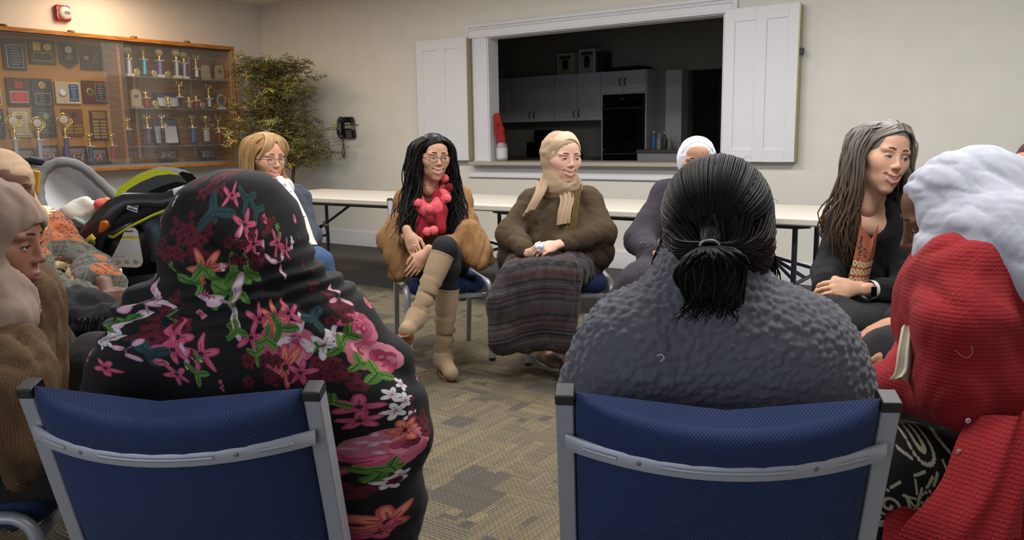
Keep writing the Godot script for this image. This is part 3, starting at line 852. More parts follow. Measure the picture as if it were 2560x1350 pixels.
	part(gl, "glass", MB.new().lathe([Vector2(0.0, 0.0), Vector2(0.05, 0.0), Vector2(0.06, 0.05), Vector2(0.04, 0.13), Vector2(0.055, 0.16)], Vector3(-6.85, 1.986, zf - 0.15)), mat(rgb(180, 190, 195), 0.1, 0, {"alpha": 0.4}))
	var bot := [[-4.42, 0.20, rgb(90, 140, 190), "blue labelled water bottle on the short kitchen worktop"], [-4.35, 0.17, rgb(190, 190, 190), "pale bottle beside the blue water bottle in the kitchen"], [-4.28, 0.19, rgb(90, 86, 84), "dark bottle on the short kitchen worktop"], [-4.21, 0.13, rgb(170, 166, 160), "short grey jar at the end of the short kitchen worktop"]]
	for q in bot:
		var at := Vector3(q[0], 1.02, -9.3)
		var t := thing("bottle", q[3], "bottle", at, "bottles on the short kitchen worktop", true)
		part(t, "body", MB.new().lathe([Vector2(0.0, 0.0), Vector2(0.03, 0.0), Vector2(0.031, q[1] * 0.62), Vector2(0.013, q[1] * 0.85), Vector2(0.013, q[1])], at), mat(q[2], 0.3))
		part(t, "cap", MB.new().lathe([Vector2(0.015, q[1] - 0.005), Vector2(0.015, q[1] + 0.018), Vector2(0.0, q[1] + 0.018)], at), mat(rgb(220, 220, 220), 0.5))
	var jar := [[-5.62, 0.15, 0.045, rgb(120, 80, 50), "brown spice jar stack on the far worktop"], [-5.52, 0.17, 0.045, rgb(140, 110, 70), "tan spice canister on the far worktop near the oven"]]
	for q in jar:
		var at := Vector3(q[0], 0.92, -9.35)
		var t := thing("canister", q[4], "canister", at, "canisters on the far worktop", true)
		part(t, "body", MB.new().lathe([Vector2(0.0, 0.0), Vector2(q[2], 0.0), Vector2(q[2], q[1]), Vector2(0.0, q[1])], at), mat(q[3], 0.5))
		part(t, "lid", MB.new().lathe([Vector2(q[2] + 0.003, q[1]), Vector2(q[2] + 0.003, q[1] + 0.02), Vector2(0.0, q[1] + 0.02)], at), mat(rgb(40, 36, 34), 0.5))
	var ms := thing("coffee_maker", "black coffee maker on the far kitchen worktop", "coffee maker", Vector3(-6.1, 0.92, -9.45), "", true)
	part(ms, "body", slab(Vector3(-6.3, 0.92, -9.6), Vector3(-5.95, 1.12, -9.3), 0.02), black)
	part(ms, "tower", slab(Vector3(-6.28, 1.12, -9.6), Vector3(-6.05, 1.28, -9.45), 0.02), black)
	var nb := thing("storage_box", "dark low box on the counter inside the hatch", "box", Vector3(-4.55, 0.90, -7.4), "", true)
	part(nb, "box", slab(Vector3(-4.72, 0.90, -7.5), Vector3(-4.36, 1.0, -7.3), 0.004), mat(rgb(32, 32, 34), 0.5))
	part(nb, "lid", slab(Vector3(-4.73, 1.0, -7.51), Vector3(-4.35, 1.012, -7.29), 0.003), mat(rgb(44, 44, 46), 0.5))

# ---------------------------------------------------------------- trophy case on the left wall
const CF := -8.0        # front of the case (room x)
const CB := -8.285      # its back panel
func framed(t: Node3D, called: String, tex: Texture2D, at: Vector3, w: float, h: float, b: Basis, th: float, m_: Material, border: float) -> void:
	# picture board facing +x of b: board, then the printed face set on it
	part(t, called, MB.new().box(at, Vector3(th, h, w), 0.003, b), m_)
	var m := MB.new()
	var o := at + b.x * (th / 2 + 0.001)
	var r := -b.z * (w / 2 - border); var u := b.y * (h / 2 - border)
	m.quad(o - r - u, o + r - u, o + r + u, o - r + u)
	part(t, "printed_face", m, mat(Color.WHITE, 0.35, 0, {"tex": tex}))

func plaque(label: String, z: float, y: float, w: float, h: float, board: Color, kind: String, rng: RandomNumberGenerator) -> void:
	var at := Vector3(CB + 0.012, y, z)
	var t := thing("award_plaque", label, "plaque", Vector3(CB, y - h / 2, z), "plaques in the trophy case", true)
	var wood := mat(board, 0.4)
	var gold := mat(rgb(205, 175, 95), 0.25, 0.8); var black := mat(rgb(28, 28, 32), 0.3)
	var silver := mat(rgb(190, 190, 190), 0.3, 0.7)
	if kind == "shield":
		var p := PackedVector2Array([Vector2(-w / 2, h / 2), Vector2(w / 2, h / 2), Vector2(w / 2, -h * 0.3), Vector2(0, -h / 2), Vector2(-w / 2, -h * 0.3)])
		var q := PackedVector2Array()
		for k in p: q.append(k * 0.86)
		part(t, "board", MB.new().plate(p, Vector3(CB + 0.002, y, z), Vector3(0, 0, -1), Vector3.UP, 0.02), wood)
		part(t, "rim", MB.new().plate(q, Vector3(CB + 0.02, y, z), Vector3(0, 0, -1), Vector3.UP, 0.002), silver)
		for k in q.size(): q[k] *= 0.93
		part(t, "plate", MB.new().plate(q, Vector3(CB + 0.021, y, z), Vector3(0, 0, -1), Vector3.UP, 0.003), black)
		disc(t, "seal", Vector3(CB + 0.024, y + h * 0.22, z), 0.035, silver)
		engraved(t, Vector3(CB + 0.0255, y - h * 0.08, z), w * 0.6, h * 0.3, rgb(28, 28, 32), rgb(180, 180, 180), 5, rng)
		return
	part(t, "board", MB.new().box(at, Vector3(0.022, h, w), 0.004), wood)
	var f := CB + 0.024
	match kind:
		"plate":
			part(t, "rim", MB.new().box(Vector3(f, y - h * 0.06, z), Vector3(0.003, h * 0.74, w * 0.72)), silver)
			engraved(t, Vector3(f + 0.0025, y - h * 0.06, z), w * 0.67, h * 0.71, rgb(46, 48, 50), rgb(150, 150, 150), 7, rng)
		"two_seals":
			part(t, "square_medal", MB.new().box(Vector3(f, y + h * 0.22, z + w * 0.2), Vector3(0.005, h * 0.36, w * 0.28), 0.002), gold)
			disc(t, "seal", Vector3(f, y + h * 0.22, z - w * 0.2), h * 0.17, gold)
			part(t, "rim", MB.new().box(Vector3(f, y - h * 0.2, z), Vector3(0.003, h * 0.36, w * 0.72)), gold)
			engraved(t, Vector3(f + 0.0025, y - h * 0.2, z), w * 0.68, h * 0.3, rgb(34, 34, 38), rgb(120, 116, 100), 3, rng)
		"black":
			disc(t, "seal", Vector3(f, y, z + w * 0.27), 0.022, gold)
			engraved(t, Vector3(f, y, z - w * 0.12), w * 0.5, h * 0.6, rgb(40, 40, 44), rgb(140, 138, 130), 6, rng)
		"red_plate":
			part(t, "picture_tile", MB.new().box(Vector3(f, y + h * 0.25, z), Vector3(0.005, h * 0.25, w * 0.36)), mat(rgb(170, 40, 30), 0.4))
			part(t, "rim", MB.new().box(Vector3(f, y - h * 0.18, z), Vector3(0.003, h * 0.42, w * 0.78)), silver)
			engraved(t, Vector3(f + 0.0025, y - h * 0.18, z), w * 0.7, h * 0.34, rgb(190, 45, 55), rgb(225, 120, 120), 4, rng)
		"seal_plate":
			disc(t, "seal", Vector3(f, y + h * 0.26, z), h * 0.13, gold)
			part(t, "rim", MB.new().box(Vector3(f, y - h * 0.2, z), Vector3(0.003, h * 0.38, w * 0.72)), silver)
			engraved(t, Vector3(f + 0.0025, y - h * 0.2, z), w * 0.67, h * 0.34, rgb(46, 48, 50), rgb(130, 130, 130), 4, rng)
		"cream_blue":
			disc(t, "seal_rim", Vector3(f, y, z + w * 0.22), h * 0.19, silver)
			disc(t, "seal", Vector3(f + 0.004, y, z + w * 0.22), h * 0.14, mat(rgb(225, 225, 235), 0.4))
			engraved(t, Vector3(f, y, z - w * 0.22), w * 0.38, h * 0.76, rgb(28, 70, 120), rgb(200, 215, 230), 7, rng)
		"maroon":
			disc(t, "seal_rim", Vector3(f, y, z + w * 0.22), h * 0.17, gold)
			disc(t, "seal", Vector3(f + 0.004, y, z + w * 0.22), h * 0.11, mat(rgb(70, 60, 30), 0.4))
			part(t, "rim", MB.new().box(Vector3(f, y, z - w * 0.2), Vector3(0.003, h * 0.76, w * 0.42)), silver)
			engraved(t, Vector3(f + 0.0025, y, z - w * 0.2), w * 0.38, h * 0.7, rgb(22, 22, 24), rgb(190, 188, 180), 6, rng)
		"parchment":
			part(t, "rim", MB.new().box(Vector3(f, y, z), Vector3(0.003, h * 0.86, w * 0.82)), mat(rgb(120, 112, 92), 0.5))
			engraved(t, Vector3(f + 0.0025, y, z), w * 0.76, h * 0.82, rgb(200, 190, 160), rgb(120, 110, 90), 9, rng)
			disc(t, "seal", Vector3(f + 0.003, y + h * 0.2, z), 0.018, mat(rgb(110, 110, 100), 0.5))
		"slate":
			engraved(t, Vector3(f, y, z), w * 0.84, h * 0.88, rgb(58, 64, 66), rgb(140, 142, 136), 9, rng)
			disc(t, "seal", Vector3(f + 0.002, y + h * 0.22, z - w * 0.05), 0.03, mat(rgb(150, 150, 130), 0.4, 0.4))
		"brown_tags":
			disc(t, "seal", Vector3(f, y + h * 0.3, z - w * 0.08), 0.022, mat(rgb(60, 50, 38), 0.4))
			for k in 3: part(t, "name_plate", MB.new().box(Vector3(f, y - h * 0.12 - h * 0.12 * k, z - w * 0.22), Vector3(0.003, h * 0.08, w * 0.36)), gold)
			for k in 3: part(t, "name_plate", MB.new().box(Vector3(f, y - h * 0.12 - h * 0.12 * k, z + w * 0.22), Vector3(0.003, h * 0.08, w * 0.36)), gold)
		"perpetual":
			part(t, "heading_plate", MB.new().box(Vector3(f, y + h * 0.34, z), Vector3(0.003, h * 0.22, w * 0.74)), gold)
			for k in 6:
				for s: float in [-1.0, 1.0]: part(t, "name_plate", MB.new().box(Vector3(f, y + h * 0.13 - h * 0.105 * k, z + s * w * 0.21), Vector3(0.003, h * 0.075, w * 0.34)), mat(rgb(190, 168, 110), 0.35, 0.6))
func disc(t: Node3D, called: String, at: Vector3, r: float, m_: Material) -> void:
	part(t, called, MB.new().lathe([Vector2(r, 0.0), Vector2(r, 0.003), Vector2(r * 0.9, 0.006), Vector2(r * 0.8, 0.004), Vector2(0.0, 0.005)], at, 20, Basis(Vector3.BACK, -PI / 2)), m_)
func engraved(t: Node3D, at: Vector3, w: float, h: float, base: Color, ink: Color, rows: int, rng: RandomNumberGenerator) -> void:
	var im := Image.create(96, int(96.0 * h / w), false, Image.FORMAT_RGB8); im.fill(base)
	text_lines(im, Rect2(8, 8, 80, im.get_height() - 16), rows, ink, rng)
	var m := MB.new()
	var r := Vector3(0, 0, -w / 2); var u := Vector3(0, h / 2, 0)
	m.quad(at - r - u, at + r - u, at + r + u, at - r + u)
	part(t, "engraved_plate", m, mat(Color.WHITE, 0.35, 0, {"tex": ImageTexture.create_from_image(im)}))

func trophy(label: String, x: float, z: float, y: float, h: float, col: Color, kind: String) -> void:
	var at := Vector3(x, y, z)
	var t := thing("trophy", label, "trophy", at, "trophies in the case", true)
	var gold := mat(rgb(222, 190, 96), 0.22, 0.9); var marble := mat(rgb(60, 56, 54), 0.3); var pale := mat(rgb(198, 192, 178), 0.35)
	var colm := mat(col, 0.25, 0.4)
	var m := MB.new()
	match kind:
		"ring", "figure", "cup", "wing":
			var bh := minf(0.03, h * 0.12)
			part(t, "base", MB.new().box(at + Vector3(0, bh / 2, 0), Vector3(0.06, bh, 0.08), 0.004), pale if kind == "ring" else marble)
			var ch := h * (0.45 if kind != "wing" else 0.3)
			if kind == "cup": part(t, "column", MB.new().box(at + Vector3(0, bh + ch / 2, 0), Vector3(0.05, ch, 0.06), 0.012), colm)
			else: part(t, "column", MB.new().tube([at + Vector3(0, bh, 0), at + Vector3(0, bh + ch, 0)], 0.022, 12), colm)
			var y0 := bh + ch
			part(t, "riser", MB.new().box(at + Vector3(0, y0 + 0.006, 0), Vector3(0.055, 0.012, 0.07), 0.003), pale)
			y0 += 0.012
			var fh := h - y0
			if kind == "ring":
				m.lathe([Vector2(0.02, 0), Vector2(0.012, fh * 0.1), Vector2(0.02, fh * 0.25), Vector2(0.01, fh * 0.38), Vector2(0.0, fh * 0.4)], at + Vector3(0, y0, 0), 12)
				var ring := []
				for k in 21: ring.append(at + Vector3(0, y0 + fh * 0.68 + fh * 0.24 * sin(TAU * k / 20.0), fh * 0.24 * cos(TAU * k / 20.0)))
				m.tube(ring, 0.007, 6)
				for s: float in [-1.0, 1.0]: m.tube([at + Vector3(0, y0 + fh * 0.3, s * 0.01), at + Vector3(0, y0 + fh * 0.6, s * fh * 0.33), at + Vector3(0, y0 + fh * 0.75, s * fh * 0.26)], [0.006, 0.008, 0.003], 6)
				m.lathe([Vector2(0.012, 0), Vector2(0.004, fh * 0.05), Vector2(0.0, fh * 0.1)], at + Vector3(0, y0 + fh * 0.9, 0), 8)
				part(t, "wreath", m, gold)
				part(t, "medallion", MB.new().lathe([Vector2(fh * 0.17, 0.0), Vector2(fh * 0.15, 0.004), Vector2(0.0, 0.004)], at + Vector3(0.004, y0 + fh * 0.68, 0), 16, Basis(Vector3.BACK, -PI / 2)), mat(rgb(196, 190, 178), 0.3))
			elif kind == "cup":
				m.lathe([Vector2(0.024, 0), Vector2(0.008, fh * 0.15), Vector2(0.008, fh * 0.3), Vector2(0.03, fh * 0.5), Vector2(0.036, fh * 0.8), Vector2(0.038, fh), Vector2(0.0, fh * 0.9)], at + Vector3(0, y0, 0), 14)
				for s: float in [-1.0, 1.0]: m.tube([at + Vector3(0, y0 + fh * 0.5, s * 0.03), at + Vector3(0, y0 + fh * 0.65, s * 0.055), at + Vector3(0, y0 + fh * 0.9, s * 0.05), at + Vector3(0, y0 + fh * 0.92, s * 0.037)], 0.004, 6)
				part(t, "cup", m, gold)
			else:
				var f := Field.new()
				var o := at + Vector3(0, y0, 0)
				f.chain([o + Vector3(0, 0.0, 0.008), o + Vector3(0, fh * 0.4, 0.006), o + Vector3(0, fh * 0.65, 0), o + Vector3(0, fh * 0.78, 0)], [0.008, 0.009, 0.013, 0.006], 0.008)
				f.chain([o + Vector3(0, 0.0, -0.01), o + Vector3(0, fh * 0.4, -0.006)], [0.007, 0.009], 0.008)
				f.ell(o + Vector3(0, fh * 0.86, 0), Vector3(0.009, 0.012, 0.009), 0.005)
				var up := fh * (0.98 if kind == "wing" else 0.92)
				f.chain([o + Vector3(0, fh * 0.68, 0.01), o + Vector3(0.0, fh * 0.78, 0.028), o + Vector3(0, up, 0.03)], [0.006, 0.006, 0.006 if kind == "figure" else 0.012], 0.006)
				f.chain([o + Vector3(0, fh * 0.68, -0.01), o + Vector3(0.0, fh * 0.75, -0.028), o + Vector3(0, up * 0.95, -0.032)], [0.006, 0.006, 0.005 if kind == "figure" else 0.012], 0.006)
				f.cone(o, o + Vector3(0, 0.006, 0), 0.02, 0.018, 0.01)
				part(t, "figure", f.build(0.0045), gold)
		"acrylic":
			part(t, "base", MB.new().box(at + Vector3(0, 0.012, 0), Vector3(0.06, 0.024, 0.13), 0.004), mat(rgb(150, 130, 100), 0.3))
			var p := PackedVector2Array([Vector2(-0.055, 0), Vector2(0.055, 0), Vector2(0.055, h * 0.62), Vector2(0.035, h * 0.83), Vector2(-0.035, h * 0.83), Vector2(-0.055, h * 0.62)])
			part(t, "slab", MB.new().plate(p, at + Vector3(-0.01, 0.024, 0), Vector3(0, 0, -1), Vector3.UP, 0.02), mat(rgb(200, 190, 170), 0.1, 0, {"alpha": 0.45}))
			part(t, "emblem", MB.new().box(at + Vector3(0.012, h * 0.6, 0), Vector3(0.002, 0.03, 0.035)), mat(col, 0.4))
		"shield":
			part(t, "base", MB.new().box(at + Vector3(0, 0.015, 0), Vector3(0.05, 0.03, 0.09), 0.004), pale)
			var p := PackedVector2Array()
			for k in 12: p.append(Vector2(0.06 * cos(TAU * (k + 0.5) / 12.0), 0.075 * sin(TAU * (k + 0.5) / 12.0)))
			part(t, "shield_rim", MB.new().plate(p, at + Vector3(0, 0.03 + 0.072, 0), Vector3(0, 0, -1), Vector3.UP, 0.012), mat(rgb(190, 215, 215), 0.2, 0.6))
			for k in 12: p[k] *= 0.7
			part(t, "emblem", MB.new().plate(p, at + Vector3(0.012, 0.102, 0), Vector3(0, 0, -1), Vector3.UP, 0.003), mat(rgb(96, 84, 70), 0.4))
		"medal":
			part(t, "base", MB.new().box(at + Vector3(0, 0.008, 0), Vector3(0.04, 0.016, 0.05), 0.003), gold)
			part(t, "disc", MB.new().lathe([Vector2(h * 0.42, 0.0), Vector2(h * 0.42, 0.006), Vector2(h * 0.32, 0.008), Vector2(0, 0.006)], at + Vector3(0, h * 0.56, 0), 16, Basis(Vector3.BACK, -PI / 2)), mat(rgb(190, 180, 150), 0.25, 0.6))

func photo_tex(sd: int) -> ImageTexture:
	# group photograph: rows of small heads over dark clothes
	var im := Image.create(96, 64, false, Image.FORMAT_RGB8); im.fill(rgb(88, 84, 84))
	var r := RandomNumberGenerator.new(); r.seed = sd
	im.fill_rect(Rect2i(0, 0, 96, 18), rgb(120, 118, 124)); im.fill_rect(Rect2i(0, 52, 96, 12), rgb(70, 58, 46))
	for row in 2:
		for k in 9:
			var x := 6 + k * 10 + r.randi_range(-2, 2); var y := 24 + row * 14
			ellipse(im, x, y + 9, 5, 8, 0, [rgb(34, 32, 38), rgb(120, 40, 44), rgb(160, 158, 160), rgb(48, 56, 84)][r.randi() % 4])
			ellipse(im, x, y, 3, 4, 0, [rgb(190, 146, 118), rgb(120, 84, 62), rgb(208, 170, 142)][r.randi() % 3])
	return ImageTexture.create_from_image(im)

func display_case() -> void:
	var rng := RandomNumberGenerator.new(); rng.seed = 5
	var oak := mat(rgb(186, 122, 48), 0.45, 0, {"tex": T.wood, "tri": 2.0})
	var z0 := -2.6; var z1 := -6.02; var y0 := 0.936; var y1 := 2.245
	var t := thing("trophy_case", "long oak trophy display case with glass front on the left wall", "display case", Vector3(WL, y0, (z0 + z1) / 2), "", true)
	part(t, "back_panel", slab(Vector3(WL + 0.002, y0 + 0.02, z0), Vector3(CB, y1 - 0.02, -4.69)), mat(rgb(196, 142, 70), 0.8, 0, {"tex": T.felt, "tri": 2.0}), "tan pinboard back")
	part(t, "back_panel", slab(Vector3(WL + 0.002, y0 + 0.02, -4.69), Vector3(CB, y1 - 0.02, z1)), mat(rgb(132, 88, 48), 0.5, 0, {"tex": T.wood, "tri": 1.5}), "brown wooden back")
	for q in [[y0, y0 + 0.03], [y1 - 0.04, y1]]:
		part(t, "rail", slab(Vector3(WL, q[0], z1), Vector3(CF, q[1], z0), 0.004), oak)
	part(t, "end_panel", slab(Vector3(WL, y0, z1 - 0.001), Vector3(CF + 0.001, y1, z1 + 0.036), 0.004), oak)
	part(t, "divider", slab(Vector3(CB, y0 + 0.03, -4.70), Vector3(CF - 0.06, y1 - 0.04, -4.675)), oak)
	var metal := mat(rgb(172, 168, 166), 0.35, 0.6)
	part(t, "bottom_track", slab(Vector3(CF - 0.05, y0 + 0.03, z1 + 0.036), Vector3(CF - 0.004, y0 + 0.055, z0)), metal)
	part(t, "top_track", slab(Vector3(CF - 0.05, y1 - 0.058, z1 + 0.036), Vector3(CF - 0.012, y1 - 0.04, z0)), mat(rgb(70, 66, 62), 0.5, 0.4))
	part(t, "side_track", slab(Vector3(CF - 0.03, y0 + 0.05, z1 + 0.036), Vector3(CF - 0.01, y1 - 0.05, z1 + 0.058)), metal)
	var glass := mat(rgb(235, 240, 240), 0.03, 0, {"alpha": 0.035})
	part(t, "glass_pane", slab(Vector3(CF - 0.03, y0 + 0.05, z1 + 0.04), Vector3(CF - 0.024, y1 - 0.05, -4.5)), glass)
	part(t, "glass_pane", slab(Vector3(CF - 0.018, y0 + 0.05, -4.72), Vector3(CF - 0.012, y1 - 0.05, z0)), glass)
	for z in [-3.62, -4.22, -4.85, -5.45]: part(t, "clip", MB.new().lathe([Vector2(0.0, 0.022), Vector2(0.03, 0.018), Vector2(0.036, 0.0)], Vector3(CF - 0.03, y1, z), 12), mat(rgb(110, 74, 44), 0.6))
	for y in [1.168, 1.556, 1.872]: part(t, "glass_shelf", slab(Vector3(CB + 0.004, y - 0.008, z1 + 0.05), Vector3(CF - 0.05, y, -4.70)), mat(rgb(150, 165, 160), 0.05, 0, {"alpha": 0.35}))
	for z in [-4.95, -5.62]: part(t, "shelf_standard", slab(Vector3(CB, y0 + 0.1, z - 0.01), Vector3(CB + 0.012, y1 - 0.12, z + 0.01)), metal)
	# award plaques on the pinboard: label, z, y, w, h, colour, kind
	for q in [
		["dark plaque with a silver lined plate at the top left of the trophy case", -3.80, 2.03, 0.20, 0.275, rgb(64, 60, 58), "plate"],
		["brown plaque with a gold square and a gold round medal", -4.052, 2.07, 0.245, 0.222, rgb(66, 56, 48), "two_seals"],
		["black pointed shield plaque with a silver seal", -4.30, 2.055, 0.175, 0.245, rgb(62, 62, 62), "shield"],
		["plain black plaque with a small gold crest beside the shield plaque", -4.537, 2.045, 0.25, 0.23, rgb(48, 46, 46), "black"],
		["pale plaque cut by the left edge of the picture in the middle row", -3.58, 1.697, 0.13, 0.265, rgb(196, 190, 178), "slate"],
		["dark wooden plaque with a bright red plate", -3.80, 1.692, 0.205, 0.258, rgb(72, 54, 48), "red_plate"],
		["slate grey plaque with a gold seal above a framed plate", -4.015, 1.688, 0.195, 0.27, rgb(58, 58, 62), "seal_plate"],
		["cream plaque with a round silver seal and blue panel", -4.258, 1.697, 0.245, 0.215, rgb(190, 178, 152), "cream_blue"],
		["maroon plaque with a gold seal and black panel", -4.53, 1.712, 0.255, 0.222, rgb(78, 26, 28), "maroon"],
		["blue plaque cut by the left edge of the picture in the lower row", -3.585, 1.40, 0.125, 0.27, rgb(46, 66, 104), "slate"],
		["parchment coloured certificate plaque in the lower row", -3.785, 1.405, 0.19, 0.27, rgb(176, 164, 134), "parchment"],
		["slate plaque with a laurel seal behind the middle ring trophy", -4.01, 1.407, 0.205, 0.273, rgb(64, 68, 70), "slate"],
		["reddish brown plaque with small brass name plates", -4.276, 1.41, 0.205, 0.265, rgb(108, 64, 40), "brown_tags"],
		["perpetual plaque with two columns of brass name plates", -4.54, 1.384, 0.175, 0.296, rgb(74, 50, 40), "perpetual"]]:
		plaque(q[0], q[1], q[2], q[3], q[4], q[5], q[6], rng)
	# trophies: label, z, base y, height, colour, kind, depth
	var red := rgb(170, 40, 48); var blue := rgb(40, 120, 190); var white := rgb(205, 205, 210); var violet := rgb(110, 90, 160); var silver := rgb(170, 180, 190)
	for q in [
		["tall silver columned trophy with a gold ring, leftmost at the bottom of the case", -3.664, 0.994, 0.50, silver, "ring"],
		["silver columned gold ring trophy in front of the slate plaque", -3.875, 0.994, 0.48, silver, "ring"],
		["purple columned gold ring trophy in front of the brown plaque", -4.126, 0.994, 0.52, violet, "ring"],
		["small blue and yellow columned trophy with a gold figure", -4.357, 0.994, 0.33, rgb(60, 110, 140), "figure"],
		["small red columned trophy with a gold figure by the oak divider", -4.585, 0.994, 0.33, red, "figure"],
		["white columned ring trophy at the left of the top glass shelf", -4.839, 1.873, 0.31, white, "ring"],
		["light blue columned trophy on the top glass shelf", -5.006, 1.873, 0.315, rgb(80, 180, 215), "figure"],
		["striped blue columned ring trophy on the top glass shelf", -5.15, 1.873, 0.305, rgb(120, 120, 180), "ring"],
		["silver columned gold ring trophy in the middle of the top shelf", -5.345, 1.873, 0.315, silver, "ring"],
		["pale violet columned trophy right of the middle of the top shelf", -5.469, 1.873, 0.30, rgb(165, 155, 200), "ring"],
		["short gold winged trophy with a dark disc on the top shelf", -5.617, 1.873, 0.265, white, "wing"],
		["clear acrylic award on the top shelf left of another", -5.726, 1.873, 0.165, rgb(150, 140, 120), "acrylic"],
		["clear acrylic award at the right end of the top shelf", -5.905, 1.873, 0.175, rgb(90, 80, 66), "acrylic"],
		["tiny gold trophy beside the leftmost top shelf trophy", -4.92, 1.873, 0.085, white, "medal"],
		["tiny gold medal trophy between the light blue and striped ones", -5.08, 1.873, 0.075, white, "medal"],
		["tiny gold medal trophy right of the striped top shelf trophy", -5.235, 1.873, 0.075, white, "medal"],
		["clear arched acrylic award with a dark emblem on the middle shelf", -4.882, 1.557, 0.20, rgb(120, 50, 34), "acrylic"],
		["small red columned trophy on the middle glass shelf", -4.995, 1.557, 0.175, red, "figure"],
		["small round medal trophy on the middle shelf", -5.065, 1.557, 0.085, white, "medal"],
		["gold winged trophy on a black base before the tilted frame", -5.355, 1.557, 0.285, rgb(30, 30, 30), "wing"],
		["little gold winged figure in front of the tilted frame", -5.212, 1.557, 0.11, rgb(180, 150, 80), "wing"],
		["small gold figure trophy right of the black based one", -5.495, 1.557, 0.13, rgb(180, 150, 80), "figure"],
		["small red and white figure trophy on the middle shelf", -5.585, 1.557, 0.15, red, "figure"],
		["round gold medal trophy right of the middle shelf support", -5.66, 1.557, 0.085, white, "medal"],
		["gold winged trophy with a silver cylinder on the middle shelf", -5.75, 1.557, 0.27, silver, "wing"],
		["silver rimmed shield award at the right end of the middle shelf", -5.90, 1.557, 0.175, silver, "shield"],
		["dark blue columned figure trophy at the left of the lower shelf", -4.763, 1.169, 0.30, rgb(40, 60, 100), "figure"],
		["violet columned trophy left of the framed certificate", -4.985, 1.169, 0.33, violet, "figure"],
		["dark columned gold figure trophy overlapping the framed certificate", -5.12, 1.169, 0.335, rgb(60, 36, 44), "figure"],
		["bright blue columned trophy right of the framed certificate", -5.514, 1.169, 0.335, blue, "figure"],
		["gold cup trophy with a white box column on the lower shelf", -5.681, 1.169, 0.32, white, "cup"],
		["red columned winged trophy at the right of the lower shelf", -5.846, 1.169, 0.325, red, "wing"]]:
		trophy(q[0], -8.14 if q[1] > -5.05 or q[1] < -5.45 else -8.09, q[1], q[2], q[3], q[4], q[5])
	# framed pictures
	var cert := Image.create(128, 112, false, Image.FORMAT_RGB8); cert.fill(rgb(200, 202, 214))
	cert.fill_rect(Rect2i(0, 0, 128, 28), rgb(70, 76, 130)); ellipse(cert, 64, 26, 15, 15, 0, rgb(190, 120, 90)); ellipse(cert, 64, 26, 10, 10, 0, rgb(225, 210, 200))
	text_lines(cert, Rect2(14, 46, 100, 50), 7, rgb(150, 152, 168), rng)
	for q in [
		["black framed certificate with a blue header on the lower glass shelf", -5.247, 1.169, 0.30, 0.285, ImageTexture.create_from_image(cert), 0.14],
		["dark framed certificate leaning on the middle glass shelf", -5.30, 1.557, 0.30, 0.175, ImageTexture.create_from_image(cert), 0.4],
		["small framed photograph at the bottom left of the glass shelves", -4.80, 0.994, 0.12, 0.145, photo_tex(3), 0.2],
		["dark framed team photograph under the framed certificate", -5.259, 0.994, 0.22, 0.13, photo_tex(4), 0.2],
		["dark framed photograph at the bottom right of the case", -5.74, 0.994, 0.20, 0.13, photo_tex(8), 0.35],
		["group photograph cut by the left edge of the case", -3.59, 0.994, 0.14, 0.17, photo_tex(11), 0.12],
		["group photograph between the two leftmost ring trophies", -3.775, 0.994, 0.20, 0.175, photo_tex(12), 0.12],
		["group photograph between the silver and purple ring trophies", -4.0, 0.994, 0.20, 0.195, photo_tex(13), 0.12],
		["group photograph right of the purple ring trophy", -4.26, 0.994, 0.23, 0.185, photo_tex(14), 0.12],
		["group photograph beside the oak divider at the bottom of the case", -4.50, 0.994, 0.17, 0.165, photo_tex(15), 0.12]]:
		var b := Basis(Vector3.BACK, q[6])
		var at := Vector3(CB + 0.03 + q[4] * 0.5 * sin(q[6]), q[2] + q[4] * 0.5 * cos(q[6]) + 0.004, q[1])
		var p := thing("framed_picture", q[0], "picture frame", Vector3(at.x, q[2], q[1]), "framed pictures in the trophy case", true)
		framed(p, "frame", q[5], at, q[3], q[4], b, 0.016, mat(rgb(34, 30, 30), 0.4), 0.022)

